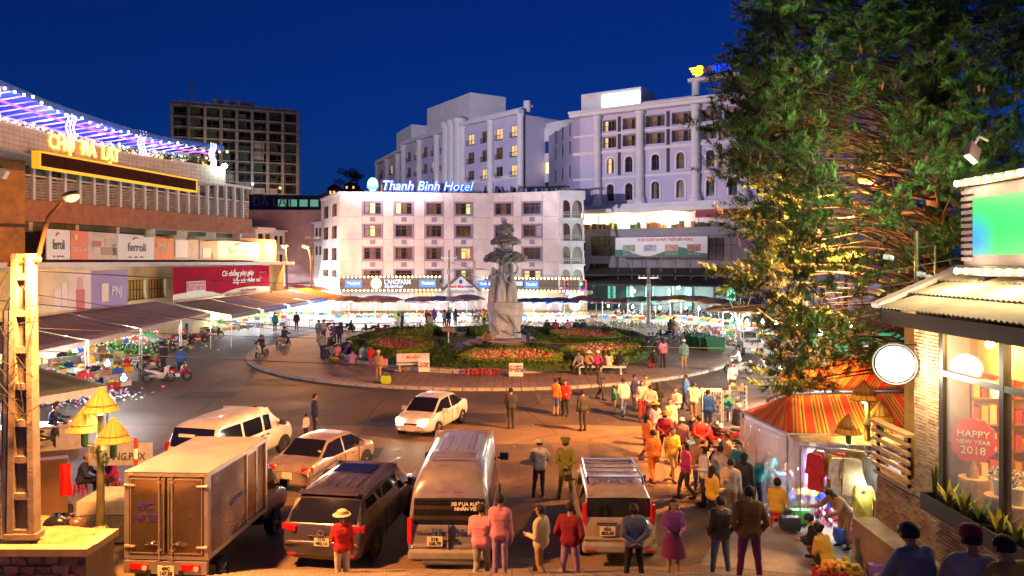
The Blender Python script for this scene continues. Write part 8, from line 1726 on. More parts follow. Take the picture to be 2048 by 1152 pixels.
for a in ((968,652,'hold',-20,'yellow','black','woman in yellow before the parked motorbikes'),(868,652,'stand',10,'purple','navy','shopper in purple at the middle stalls'),(889,654,'stand',-10,'white','navy','shopper in white at the middle stalls'),(897,655,'stand',-10,'navy','navy','shopper in navy at the middle stalls'),(911,652,'stand',-30,'dark','navy','shopper in dark at the right end of the middle stalls'),(854,655,'woman',10,'red','dark','shopper in red at the middle stalls'),(797,664,'stand',60,'white','white','person in white behind the garden'),(804,662,'stand',60,'dark','dark','person in dark behind the garden'),(860,664,'woman',20,'cream','tan','person in cream with a lime bag'),(990,662,'sit',30,'grey','dark','seated person in grey behind the left hedge'),(1340,678,'ride',-30,'dark','dark','dark rider waiting by the right stalls'),(1347,676,'stand',-40,'tan','tan','tan coated man at the waiting motorbikes'),(700,668,'sit',-40,'dark','dark','dark seated person at the rear left garden')): P(a[2],a[0],a[1],a[3],a[4],a[5],a[6],sc=1.13,hair=R.choice(['short','long']))
# --- left side
P('sit',163,990,-80,'navy','black','man in navy jacket and cap on a red stool at the left',hat='cap',hatc='tan'); P('sit',226,985,150,'magenta','dark','person in magenta sitting on a red stool left of the truck'); P('ride',104,896,-80,'navy','dark','rider in navy on the dark scooter at the left'); P('stand',86,812,5,'navy','navy','shopper in navy in front of the white clothes stall'); P('stand',108,812,10,'red','dark','shopper in red in front of the white clothes stall'); P('bend',155,792,-60,'red','dark','person in red bending over the white goods'); P('sitb',252,748,-90,'red','dark','vendor in red behind the drinks table'); P('stand',361,752,20,'blue','navy','man in bright blue beside the two motorbikes',sc=1.1); P('stand',327,744,60,'navy','dark','man in navy between the motorbikes',sc=1.1); P('walk',203,735,50,'tan','tan','tan dressed person at the flower tables'); P('ride',358,688,-60,'red','dark','rider in red leaving the produce stalls',sc=1.1); P('stand',373,680,-60,'navy','navy','man in navy among the parked motorbikes',sc=1.1); P('stand',550,662,0,'teal','dark','shopper in teal at the flower stalls',sc=1.12); P('stand',593,660,20,'dark','navy','dark shopper at the umbrella stalls',sc=1.12); P('stand',180,760,40,'yellow','dark','person in yellow helmet behind the bright table',hat='helmet',hatc='yellow')
for lb, px, py, rz, col, top, hat in (('white scooter ridden towards the viewer round the island',524,716,170,2,'dark','helmet'),('white motorbike ridden away left of the island',567,694,-20,2,'dark','helmet'),('dark scooter standing at the left edge',104,898,-75,1,None,None),('white motorbike ridden in the right road',1478,748,75,2,'white','helmet'),('motorbike ridden past the produce stalls',358,690,-55,0,None,None),('motorbike ridden behind the striped tent',1600,775,80,1,'purple','helmet')):
 bike(lb, px, py, rz, col, grp='ridden motorbikes', sc=1.05)
 if top: P('ride',px,py,rz,top,'dark','rider on the '+lb.replace('ridden ',''),hat=hat,hatc=('dark' if col == 2 else 'white'),sc=1.05)
# ================================================================== stalls, goods and small furniture
def mk(n, c, **k): return mat(n, c, k.pop('r', .7), var=.2, **k)
UC = dict(orange=(.55,.17,.05), brown=(.2,.1,.07), navy=(.04,.05,.12), red=(.5,.06,.06), plum=(.16,.08,.1), green=(.03,.2,.1), ochre=(.5,.28,.08), white=(.65,.62,.6), blue=(.04,.09,.4), grey=(.25,.22,.22), tan=(.42,.27,.15))
UM = {}
def umbrella(label, x, y, z, r, col, tilt=0.):
 t = thing('market_umbrella', label, 'umbrella', (x,y,0), R.uniform(0,1), 'market umbrellas'); key = (col, round(r,1))
 if key not in UM:
  b = MB(); n = 8; vs = [(0,0,.24*r)]
  for rr, zz in ((.5,.16),(1.,0.)):
   for j in range(16):
    a = 2*PI*j/16; q = 1 if j % 2 == 0 else .93; vs.append((r*rr*q*math.cos(a), r*rr*q*math.sin(a), r*zz+(0 if j % 2 == 0 else .035*r)))
  vs += [(v[0],v[1],v[2]-.16) for v in vs[17:33]]
  b.add(vs, [(0,1+j,1+(j+1)%16) for j in range(16)]+[(1+j,17+j,17+(j+1)%16,1+(j+1)%16) for j in range(16)]+[(17+j,33+j,33+(j+1)%16,17+(j+1)%16) for j in range(16)]); c = MB()
  for j in range(8): a = 2*PI*j/8; c.tube([(0,0,.2*r),(r*.97*math.cos(a),r*.97*math.sin(a),-.02)], .012, 4)
  UM[key] = (b.mesh('canopy', mk('umbrella_'+col, UC[col])), c.mesh('rib', M_steel))
 o = link('canopy', UM[key][0], t); o.location.z = z; o = link('rib', UM[key][1], t); o.location.z = z; MB().tube([(0,0,0),(0,0,z+.24*r)], .025, 6).build('pole', M_steel, t); return t
GOODS = {'greens': [(.07,.25,.03),(.12,.35,.05),(.05,.15,.02)], 'tomatoes': [(.6,.05,.02),(.55,.1,.03),(.08,.2,.03)], 'oranges': [(.75,.28,.03),(.7,.35,.04),(.6,.2,.03)], 'flowers': [(.75,.3,.4),(.7,.65,.6),(.6,.1,.2)], 'potatoes': [(.4,.26,.12),(.35,.22,.1),(.45,.3,.15)], 'clothes': [(.7,.68,.66),(.5,.05,.1),(.1,.15,.4)], 'bananas': [(.7,.5,.05),(.65,.5,.1),(.3,.35,.05)], 'cabbages': [(.4,.5,.2),(.3,.45,.15),(.5,.55,.3)]}
CRC = dict(red=(.5,.03,.03), blue=(.03,.12,.5), green=(.03,.25,.1), white=(.65,.65,.62), yellow=(.65,.42,.05), wooden=(.35,.2,.1), black=(.02,.02,.025))
CM = {}
def crate(label, p, col, goods, rz=0., w=.62, grp='produce crates of the market stalls'):
 t = thing('produce_crate', label, 'crate', p, rz, grp); k = (col, w)
 if k not in CM:
  b = MB(); d, h = w*.68, .26; b.bx(-w/2,w/2,-d/2,d/2,0,.02)
  for z in (.03,.12,.21): b.bx(-w/2,w/2,-d/2,-d/2+.02,z,z+.06); b.bx(-w/2,w/2,d/2-.02,d/2,z,z+.06); b.bx(-w/2,-w/2+.02,-d/2+.02,d/2-.02,z,z+.06); b.bx(w/2-.02,w/2,-d/2+.02,d/2-.02,z,z+.06)
  for x in (-1,1):
   for y in (-1,1): b.box((x*(w/2-.02),y*(d/2-.02),.14), (.05,.05,.28))
  CM[k] = b.mesh('crate_box', mk('crate_'+col, CRC[col]))
 link('crate_box', CM[k], t); g = (goods, w)
 if g not in CM:
  b = MB()
  for i in range(26):
   b.cur = R.randrange(3); q = R.uniform(.05,.085); x, y = R.uniform(-w*.42,w*.42), R.uniform(-w*.28,w*.28); b.sph((x,y,.26+.14*(1-abs(x)/w*1.6)+R.uniform(-.04,.05)), (q,q*R.uniform(.7,1.2),q*.8), 6, 4)
  CM[g] = b.mesh('produce', [mk(goods+'_%d' % i, c) for i, c in enumerate(GOODS[goods])], 60)
 link('produce', CM[g], t)['kind'] = 'stuff'; return t
TB = [None]
def table(label, x, y, rz, grp='market stall tables', L=2.2):
 if not TB[0]:
  t = thing('stall_table', label, 'table', (x,y,0), rz, grp); MB().bx(-1.1,1.1,-.5,.5,.62,.68).build('table_top', M_wood, t)
  for sx_ in (-1,1):
   for sy_ in (-1,1): MB().bx(sx_*1.0-.03,sx_*1.0+.03,sy_*.42-.03,sy_*.42+.03,0,.62).build('leg', M_wood, t)
  b = MB(); b.sheet([[(-1.11+.2*i,-.52+.02*math.sin(i*2.),z) for i in range(12)] for z in (.67,.12)]); b.build('front_cloth', mk('stall_cloth', (.3,.32,.36)), t); TB[0] = t; return t
 return dup(TB[0], (x,y,0), rz, label, grp)
UORD = ['first','second','third','fourth','fifth','sixth','seventh','eighth','ninth','tenth','eleventh','twelfth','thirteenth','fourteenth']
GL = list(GOODS); CL = list(CRC)
def stall_row(where, pxs, py, cols, power, zc=2.5, ur=1.7, nc=3, facing=0., bulb_every=1, second=True):
 for i, px in enumerate(pxs):
  y_ = py[i] if isinstance(py, (list, tuple)) else py; p = G(px, y_); g = GL[(i*3+len(where)) % len(GL)]; nm = UORD[i]+' stall '+where
  table('table with '+g+' at the '+nm, p.x, p.y+.5, facing)
  if cols[i % len(cols)]: umbrella(cols[i % len(cols)]+' umbrella over the '+nm, p.x+R.uniform(-.4,.4), p.y+.9, zc+R.uniform(-.15,.25), ur*R.uniform(.9,1.15), cols[i % len(cols)])
  for k in range(nc):
   c = CL[(i*2+k*3+len(where)) % len(CL)]; q = GL[(i*3+k*k+len(where)) % len(GL)]; up = k < 3; off = Vector((-.7+.7*(k % 3), .0 if up else -.75, .68 if up else 0.)); off.rotate(Matrix.Rotation(facing,3,'Z'))
   crate(c+' crate of '+q+' at '+['left','middle','right'][k % 3]+(' on ' if up else ' below ')+nm, (p.x+off.x, p.y+.5+off.y, off.z), c, q, facing+R.uniform(-.1,.1))
  if i % bulb_every == 0: bulb((p.x+R.uniform(-.3,.3), p.y-1.1, 2.1), 'glaring white bulb over the '+nm, power*.6, .13, (.9,.96,1.), 'bulbs of the market stalls')
stall_row('left of the hotel shops', [590,622,652,688,716,742,768], [640,641,642,648,648,647,648], ['orange','brown','orange','brown','brown','plum','brown'], 170, 2.6, 2.)
stall_row('before the hotel porch', [825,850,876,902,926], 646, ['navy','plum','navy','grey','plum'], 170, 2.6, 2.)
stall_row('right of the statue', [1050,1072,1094,1116,1136], 646, ['navy','navy','blue','navy','navy'], 170, 2.4, 1.9)
stall_row('before the market hall', [1162,1188,1213,1240,1262,1285,1318,1342], [644,648,648,650,650,652,652,650], ['red','plum','plum','brown','plum','green','plum','grey'], 110, 2.6, 1.9, 5, 0., 2)
stall_row('at the purple trees', [1372,1396,1420,1446,1470,1494], [652,655,658,660,664,668], ['ochre','tan','ochre','tan',None,'ochre'], 130, 2.8, 2., 5, -.3, 1)
stall_row('under the blue awnings', [318,350,384,418,452,486,520,552], [672,668,665,662,660,656,652,650], [None]*5+['blue','orange','orange'], 130, 2.6, 1.9, 5, .9, 1)
stall_row('under the purple awnings', [112,150,190,228,262,292], [735,725,716,706,698,690], [None]*6, 110, 2.6, 1.6, 5, 1.05, 1)
stall_row('on the left pavement', [84,128,176,222], [778,790,768,772], [None], 40, 2.2, 1.6, 5, 1.1, 2)
stall_row('behind the green bins', [1452,1480,1510,1545,1580], [684,688,690,694,700], ['tan',None,'ochre',None,'green'], 70, 2.7, 1.8, 5, -.4, 1)
stall_row('along the side street', [548,572,598,630,610,585], [618,614,612,616,606,604], ['orange','white','red','orange','white','orange'], 1500, 2.8, 2.2, 3)
# heaps of cabbages and foliage: one mass each
def heap(label, px, py, w, h, cols, n, seed, size=.28):
 p = G(px, py); rg = np.random.default_rng(seed); P_ = rg.normal(size=(n,3))*np.array([w/2.4,w/4,h/3]); P_[:,2] = abs(P_[:,2])+.05; V, Fc = leaf_cloud(P_+np.array(p), size, seed=seed); o = raw('goods_heap', V, Fc, [mk('%s_%d' % (label.split()[0], i), c) for i, c in enumerate(cols)], None, rg.integers(0,len(cols),len(Fc))); tag(o, label, 'goods', kind='stuff')
for a in (('emerald leafy herbs heaped below the purple awnings',215,712,5,1.4,[(.05,.2,.03),(.1,.3,.05),(.03,.1,.02)],900,1),('mixed cut flowers heaped left of the island',430,652,7,1.5,[(.7,.25,.35),(.1,.3,.05),(.7,.6,.55)],1100,2),('bright green vegetables heaped before the hotel',765,640,5,1.1,[(.1,.5,.05),(.08,.35,.04),(.3,.5,.1)],700,3),('white and red clothes heaped on the left pavement',120,802,4,.6,[(.7,.7,.72),(.6,.1,.15),(.2,.3,.6)],1200,4),('pale sacks and boxes heaped behind the green bins',1440,672,6,1.3,[(.55,.5,.42),(.4,.3,.2),(.6,.6,.58)],900,5),('crumpled rubbish heaped on the green bins',1425,690,4.5,1.3,[(.5,.48,.46),(.35,.3,.28),(.25,.2,.16)],600,6),('colourful wares heaped at the right road edge',1500,690,4,1.,[(.5,.1,.1),(.1,.3,.15),(.6,.5,.3)],600,7),('pink blossoms heaped under the orange umbrellas',530,640,5,1.6,[(.8,.35,.5),(.75,.6,.7),(.3,.5,.15)],900,8),('red white folded clothes piled at the stall front',1640,1040,1.6,.45,[(.6,.05,.08),(.72,.7,.68),(.3,.1,.2)],500,9),('toys and wares piled below the clear plastic',1440,985,1.0,.6,[(.6,.15,.05),(.1,.25,.6),(.7,.6,.2)],500,10)): heap(*a, size=.2 if a[7] in (4,9,10) else .3)
for a in (('striped plastic goods heaped at the grey awning',300,700,4,1.2,[(.6,.1,.1),(.7,.6,.2),(.1,.3,.6)],600,11),('yellow bananas and fruit heaped below the yellow window',395,664,5,1.5,[(.7,.5,.05),(.6,.45,.05),(.3,.4,.08)],700,12),('white cartons and goods heaped right of the statue',1085,652,7,.9,[(.7,.68,.62),(.6,.15,.1),(.2,.45,.2)],900,13),('mixed wares heaped before the market hall',1260,656,9,1.,[(.6,.3,.1),(.65,.6,.5),(.1,.3,.15)],1100,14),('bright wares heaped before the hotel porch',890,648,7,.9,[(.7,.2,.2),(.2,.5,.25),(.7,.65,.5)],900,15)): heap(*a, size=.26)
# green bins
for i, px in enumerate((1388,1402,1416,1432)):
 p = G(px, 697+3*i); t = thing('rubbish_bin', 'green wheeled rubbish bin, '+UORD[i]+' from the left of the row', 'bin', (p.x,p.y,0), rad(-20), 'green rubbish bins'); b = MB(); s = 1.15; b.add([(-.6,-.35,.15),(.6,-.35,.15),(.6,.35,.15),(-.6,.35,.15),(-.72,-.5,s),(.72,-.5,s),(.72,.5,s),(-.72,.5,s)], [(0,3,2,1),(0,1,5,4),(1,2,6,5),(2,3,7,6),(3,0,4,7)]); b.build('tub', mk('bin_green', (.02,.13,.06)), t); b = MB(); b.bx(-.76,.76,-.55,-.48,s-.05,s+.04); b.bx(-.76,.76,.48,.55,s-.05,s+.04); b.bx(-.76,-.7,-.48,.48,s-.05,s+.04); b.bx(.7,.76,-.48,.48,s-.05,s+.04); b.build('rim', mk('bin_green', (.02,.13,.06)), t)
 for x in (-.45,.45): MB().cyl((x-.04,-.3,.1), .1, .08, 10, 'X').build('wheel', M_tyre, t)
# awnings over the left stalls
def awn(label, a, b, c, d, m, scal=None):
 t = thing('stall_awning', label, 'awning', ((a[0]+c[0])/2,(a[1]+c[1])/2,0), 0, 'awnings along the market building'); uvsheet('awning_cloth', slope(a, b, c, d, 18, 6, .12), m, t); q = MB(); n = 16; A, B = Vector(a), Vector(b); q.sheet([[tuple(A.lerp(B,i/n)) for i in range(n+1)],[tuple(A.lerp(B,i/n)-Vector((0,0,.3+.08*(i%2)))) for i in range(n+1)]]); q.build('valance', scal or m, t, w=True)
 for p in (((a[0],a[1],0),a),((b[0],b[1],0),b),(a,b),(d,c)): MB().tube(p, .035, 6).build('pole', M_steel, t, w=True)
M_pur = tex_stripes('purple_grey_tarpaulin', [(0,(.27,.2,.28)),(.5,(.22,.17,.25)),(.94,(.36,.3,.36))], .9); M_bs = tex_stripes('blue_striped_awning', [(0,(.05,.1,.45)),(.35,(.4,.42,.5)),(.5,(.05,.1,.45)),(.85,(.4,.42,.5))], .5); M_gs = tex_stripes('grey_striped_awning', [(0,(.16,.15,.19)),(.5,(.26,.25,.3)),(.62,(.16,.15,.19))], .8); M_os = mk('orange_tarpaulin', (.55,.2,.05))
for i in range(4):
 x0, y0 = -22.6-.55*i, 34+7.*i; awn(['nearest purple grey awning behind the concrete pole','second purple grey awning by the jewellery banner','third purple grey awning by the jewellery banner','farthest purple grey awning left of the yellow window'][i], (x0,y0,2.9), (x0-.5,y0+6.6,2.9), (x0-5.,y0+6.6,3.9), (x0-4.6,y0,3.9), M_pur, mat('white_valance', (.5,.45,.4), .8, var=.3))
for i, (m, lb) in enumerate(((M_gs,'grey striped awning left of the blue ones'),(M_bs,'blue and white striped awning below the crimson banner'),(M_gs,'second grey striped awning under the crimson banner'),(M_bs,'blue striped awning at the right end of the crimson banner'),(M_os,'orange awning at the corner of the side street'))):
 x0, y0 = -23.2+.35*i, 62+7.*i; awn(lb, (x0,y0,2.75), (x0+.2,y0+6.6,2.75), (x0-4.6,y0+6.8,3.75), (x0-4.8,y0,3.75), m)
# near left: white covered stall and bright table
awn('faded green canvas over the bright white stall at the left', (-18.8,27.5,2.0), (-17.,31.5,2.0), (-22,33.5,2.7), (-23,28.5,2.7), mk('faded_green_canvas', (.2,.25,.16)), mk('white_side_sheet', (.7,.72,.7))); bulb((-18.4,29.2,1.75), 'dazzling bulb under the faded green canvas', 60, .14); bulb((-17.6,34.,1.9), 'dazzling bulb behind the drinks table', 60, .13); bulb((-20.5,38,2.), 'dazzling bulb among the herbs at the left', 60, .13)
wt = thing('white_counter', 'white boarded counter of the bright left stall', 'counter', (-18.2,28.6,0), .35); MB().bx(-1.4,1.6,-.4,.4,0,.9).build('counter_body', mk('white_board', (.7,.7,.7)), wt); MB().bx(-1.5,1.7,-.5,.5,.9,.95).build('counter_top', M_white, wt)
# stools, benches, tables, signs
M_rp = mk('red_plastic', (.5,.012,.012), r=.4); M_bp = mk('blue_plastic', (.02,.06,.42), r=.4); ST = {}
def stool(label, p, m, s=1., grp='plastic stools'):
 if m.name not in ST:
  t = thing('stool', label, 'stool', p, 0, grp); MB().lathe([(.15,.30),(.155,.32),(.15,.34),(.003,.34)], 4).build('seat', m, t)
  for k in range(4): a = PI/2*k; MB().tube([(.13*math.cos(a),.13*math.sin(a),.31),(.18*math.cos(a),.18*math.sin(a),0)], [.03,.022], 4).build('leg', m, t)
  b = MB(); b.tube([(.155*math.cos(PI/2*k),.155*math.sin(PI/2*k),.15) for k in range(5)], .014, 4); b.build('brace', m, t); ST[m.name] = t; t.scale = (s,)*3; return t
 return dup(ST[m.name], p, R.random(), label, grp, s)
for i, px in enumerate((937,949,963,978,995)): stool('small red stool, '+UORD[i]+' from the left on the front kerb', G(px,750,.15), M_rp, 1.25)
for lb, px, py, m in (('red stool under the navy jacket man',161,990,M_rp),('red stool under the magenta sitter',228,985,M_rp),('red stool under the pale yellow sitter',1554,1053,M_rp),('red stool left of the drinks table',200,754,M_rp),('red stool behind the drinks board',213,758,M_rp),('blue stool at the drinks table',244,752,M_bp),('second blue stool at the drinks table',266,752,M_bp),('blue stool among the motorbikes by the tent',1441,875,M_bp),('tall red stool before the drinks board',224,756,M_rp)): stool(lb, G(px,py), m, 1.15)
dt = thing('drinks_table', 'small wooden drinks table beside the blue stools', 'table', G(262,742)); MB().bx(-1.,1.,-.4,.4,.62,.68).build('table_top', M_wood, dt)
for x in (-.9,.9):
 for y in (-.3,.3): MB().bx(x-.03,x+.03,y-.03,y+.03,0,.62).build('leg', M_wood, dt)
def board(label, px, py, w, h, m, txt, tm, z=0., rz=0., size=.2, tilt=.12):
 p = G(px, py, z); t = thing('sign_board', label, 'sign', p, rz, None); b = MB(); b.box((0,0,h/2+.05), (w,.03,h), rx=-tilt); b.build('panel', m, t); b = MB()
 for x in (-w*.4,w*.4): b.tube([(x,.02,0),(x,.02+.1*h,h)], .015, 4); b.tube([(x,.35,0),(x,.06+.1*h,h*.9)], .015, 4)
 b.build('stand', M_steel, t)
 for s, x, zz, q, c in txt: text(s, (x,-.02+tilt*(zz-h/2-.05)-.02,zz), q, c, t, rx=PI/2-tilt, off=.004)
 return t
RL_, BL_ = mat('red_letter', (.6,.02,.02), .5), mat('blue_letter', (.02,.05,.3), .5)
board('white price board reading 50 leaning on the front kerb', 1032, 754, .85, .8, M_white, [('50',-.18,.5,.5,RL_),('MUA\nHÀNG\nGIÁ RẺ',.2,.5,.15,BL_)], BL_, .15); board('white price board leaning on the white bench', 848, 745, .7, .8, M_white, [('50',-.1,.5,.4,RL_),('GIÁ\nRẺ',.18,.5,.15,BL_)], BL_, .15, .2); board('pale green menu board at the drinks table', 236, 740, .9, 1.2, mk('pale_green_board', (.5,.65,.25)), [('Bún\nPhở',0,.65,.35,RL_)], RL_, 0, -.4)
def bench(label, px, py, rz, w=1.9, back=True, words=None, grp='white concrete benches'):
 p = G(px, py, .15); t = thing('park_bench', label, 'bench', p, rz, grp); mw = mk('white_cement', (.68,.64,.6)); MB().bx(-w/2,w/2,-.28,.28,.42,.52).build('seat', mw, t)
 for s in (-1,1): b = MB(); b.tube([(s*w*.4,-.25,0),(s*w*.4,-.15,.25),(s*w*.4,-.22,.43)], [.07,.05,.07], 6); b.tube([(s*w*.4,.25,0),(s*w*.4,.15,.25),(s*w*.4,.22,.43)], [.07,.05,.07], 6); b.build('leg', mw, t)
 if back: MB().box((0,.3,.82), (w,.09,.55), rx=-.15).build('backrest', mw, t)
 if words: text(words, (0,.235,.85), .26, RL_, t, rx=PI/2-.15, off=.006)
bench('white bench lettered in loc at the front of the garden', 826, 742, .12, 2.1, True, 'IN LỘC'); bench('white backless bench under the row of sitters', 1200, 748, -.05, 3.2, False)
pt = thing('plant_bowl', 'shallow stone planting bowl on the garden path', 'planter', G(903,672,.3)); MB().lathe([(.3,0),(.55,.35),(.6,.4),(.5,.38)], 14).build('bowl', M_conc, pt); pt2 = dup(pt, G(920,673,.3), 0, 'second shallow stone bowl nearer the statue'); sg = thing('garden_sign_post', 'small signboard on a striped post on the left lawn', 'sign', G(897,702,.3)); MB().tube([(0,0,0),(0,0,1.5)], .05, 6).build('post', M_white, sg); MB().bx(-.5,.5,-.04,.04,1.5,1.8).build('panel', M_wood, sg)
fr_ = thing('fruit_tray', 'round tray of green fruit among the squatting sellers', 'tray', G(667,722,.15)); MB().lathe([(.3,0),(.45,.12),(.46,.14),(.28,.03)], 16).build('tray', M_wood, fr_); b = MB()
for k in range(24): a = R.uniform(0,2*PI); q = R.uniform(0,.33); b.sph((q*math.cos(a),q*math.sin(a),.14+.1*(1-q*2)), .07, 6, 4)
b.build('fruit', mk('lime_fruit', (.4,.5,.05)), fr_)['kind'] = 'stuff'; vt = thing('vendor_tray', 'pink boxed tray carried by the kerb vendor', 'tray', W(757,735,43.9)); MB().box((0,0,.3), (1.,.5,.4)).build('tray_box', mk('pink_tray', (.6,.2,.2)), vt)
# card stands by the motorbikes
for i, (px, py, rz) in enumerate(((1424,860,-.1),(1476,838,-.25))):
 p = G(px, py); t = thing('card_stand', ['white stand of cards right of the blue vest man','smaller white card stand beside the pink hat seller'][i], 'display stand', p, rz); b = MB(); w, h = (.85,1.75) if i == 0 else (.75,1.5)
 for x in (-w/2,w/2):
  for y in (-.2,.2): b.bx(x-.02,x+.02,y-.02,y+.02,0,h)
 b.build('frame', M_white, t); MB().bx(-w/2+.02,w/2-.02,.16,.19,.7,h).build('back_panel', M_white, t)
 for k in range(5):
  MB().bx(-w/2+.02,w/2-.02,-.1,.15,.7+.2*k,.72+.2*k).build('shelf', M_white, t); b = MB()
  for j in range(7): b.cur = R.randrange(3); x = -w/2+.06+j*(w-.1)/7; b.bx(x,x+.08,-.12,-.09,.725+.2*k,.85+.2*k)
  b.build('cards', [mk('dark_card', (.08,.08,.08)), mk('yellow_card', (.6,.45,.1)), mk('blue_card', (.1,.2,.4))], t)['kind'] = 'stuff'
# parked motorbikes
BL = ['red','black','white','blue','silver']
BK = [(318,765,-60,2,'beside the man in bright blue, nearer one'),(352,762,-70,0,'beside the man in bright blue, farther one'),(428,676,-60,1,'with its lamp on at the produce row'),(418,672,-50,4,'second at the produce row'),(370,690,-40,1,'third at the produce row'),(395,686,-50,0,'fourth at the produce row'),(345,697,-50,3,'fifth at the produce row'),(330,704,-40,1,'sixth at the produce row'),(1113,640,60,1,'first before the hotel porch'),(1125,641,50,3,'second before the hotel porch'),(1136,640,70,0,'third before the hotel porch'),(958,632,60,3,'left of the statue before the shop'),(970,633,50,0,'second left of the statue before the shop'),(950,634,50,1,'third left of the statue before the shop'),(1330,680,60,1,'under the dark rider'),(1365,684,75,2,'at the right stalls facing left'),(1385,683,70,0,'next to the green bins'),(1397,685,80,1,'second next to the green bins'),(1410,892,40,1,'by the red and black jacket'),(1440,905,60,0,'beside the plastic sheet, left'),(1462,900,50,4,'beside the plastic sheet, middle'),(1470,940,60,3,'at the foot of the plastic sheet'),(86,905,-40,1,'behind the metal cart, left'),(740,668,80,1,'behind the left garden'),(765,667,85,0,'second behind the left garden'),(690,664,70,1,'third behind the left garden'),(848,667,80,3,'behind the garden path'),(652,662,60,0,'left of the brown umbrellas'),(1590,762,80,2,'near the farther striped tent'),(1540,750,70,4,'below the lowest conifer branches')]
for px, py, rz, c, w in BK: bike(BL[c]+' motorbike '+w, px, py, rz, c)
for k in range(16): p = G(1236+k*13, 628); bike(BL[k % 5]+' motorbike in the dark hall, '+(UORD+['fifteenth','sixteenth'])[k]+' from the left', 1236+k*13, 634, 20+R.uniform(-15,15), k % 5, grp='motorbikes parked in the dark hall')
# --- left foreground: planter wall, soil, cart, crates, barrier
M_stone = [mat('wall_stone_%d' % i, c, .9, var=.3, scale=6, bump=.4, bs=18) for i, c in enumerate(((.3,.2,.15),(.36,.25,.17),(.25,.17,.13)))]
pw = thing('planter_wall', 'raised stone planter wall with a rough concrete cap at the bottom left', 'planter', (-10.5,13.8,0)); MB().bx(-15,-7.75,13.63,14.6,0,1.86).build('wall_core', M_mort, pw, w=True)
gx = np.linspace(-12.5,-7.72,17); rws = [0.9+.16*i for i in range(7)]
for j in range(6):
 for i in range(16):
  o_ = .14*(j%2); v = [(gx[i]+o_+R.uniform(-.04,.04),rws[j]+R.uniform(-.03,.03)),(gx[i+1]+o_-.03+R.uniform(-.04,.02),rws[j]+R.uniform(-.03,.03)),(gx[i+1]+o_-.03+R.uniform(-.04,.02),rws[j+1]-.025+R.uniform(-.02,.02)),(gx[i]+o_+R.uniform(-.03,.04),rws[j+1]-.025+R.uniform(-.02,.02))]
  if v[1][0] < -7.7: MB().prism(v, 13.585+R.uniform(0,.02), 13.66).build('stone', M_stone[R.randrange(3)], pw, w=True)
MB().bx(-15,-7.68,13.55,13.8,1.86,1.99).build('wall_cap', mat('tan_concrete_ledge', (.4,.3,.18), .85, var=.3, scale=2), pw, w=True); MB().bx(-7.95,-7.66,13.801,14.62,1.86,1.985).build('wall_cap', mat('tan_concrete_ledge', (.4,.3,.18), .85, var=.3, scale=2), pw, w=True)
rows_ = [[(-15+7.05*i/40, 13.8+.9*j/10, 1.95+.1*noise.noise((i*.3,j*.5,1))+.05*j/10) for i in range(41)] for j in range(11)]; b = MB(); b.sheet(rows_); b.build('soil', mat('dry_soil', (.34,.24,.1), .95, var=.35, scale=4, bump=.5, bs=15), pw, smooth=180, w=True)
mc = thing('metal_cart', 'dull stainless cart panel beside the concrete pole', 'cart', G(95,1052)); b = MB(); b.box((0,0,1.05), (.95,.03,1.5), rz=.45, rx=.05); b.build('side_panel', M_stl, mc); MB().box((-.3,.5,1.0), (.9,.9,1.3), rz=.45).build('cart_body', M_alu, mc)
for k, (x, y) in enumerate(((-.5,.2),(.2,.6))): MB().cyl((x-.05,y,.2), .2, .1, 14, 'X').build('wheel', M_tyre, mc)
rc = thing('red_cloth', 'bright red cloth hanging beside the metal cart', 'cloth', W(128,960,20.5)); b = MB(); b.sheet([[(-.26+.09*i+.03*math.sin(i*2+j),.04*math.sin(i*1.7),-.22*j+.45) for i in range(6)] for j in range(5)]); o = b.build('cloth_sheet', M_rp, rc); s = o.modifiers.new('t', 'SOLIDIFY'); s.thickness = .02
cb_ = thing('carved_cabinet', 'pale box cabinet with carved panelled doors left of the truck', 'cabinet', G(206,1092), .05); b = MB(); b.bx(-.65,.75,0,1.3,.78,1.12); b.build('lid', mk('buff_board', (.6,.5,.36)), cb_); MB().bx(-.6,.7,.06,1.25,.05,.78).build('cabinet_body', M_wood, cb_)
for k in range(2):
 x = -.57+.62*k; d_ = MB().bx(x,x+.6,.03,.06,.08,.75).build('door', mk('worn_silver_wood', (.4,.33,.22)), cb_); b = MB()
 for q in range(3): e = .06+.08*q; b.tube([(x+e,.022,.08+e),(x+.6-e,.022,.08+e),(x+.6-e,.022,.75-e),(x+e,.022,.75-e),(x+e,.022,.08+e)], .014, 4)
 b.build('carved_moulding', mk('worn_silver_wood', (.4,.33,.22)), d_)
bq = thing('barrier_board', 'grey barrier board with scrawled letters on red and white posts', 'barrier', G(245,1020), .03); q_ = F/21.7; b = MB(); b.bx(-.95,.85,-.03,.03,1.3,1.95); b.build('board', mk('grey_blue_board', (.32,.34,.38)), bq); text('→ ĐANG.PNX', (-.1,-.05,1.55), .3, M_inkp, bq, shear=.1, w=1.5)
for x in (-.58,.42):
 b = MB()
 for k in range(7): b.cur = k % 2; b.cyl((x,-.09,.3*k), .055, .3, 10)
 b.build('striped_post', [mk('post_red', (.5,.03,.02)), M_white], bq)
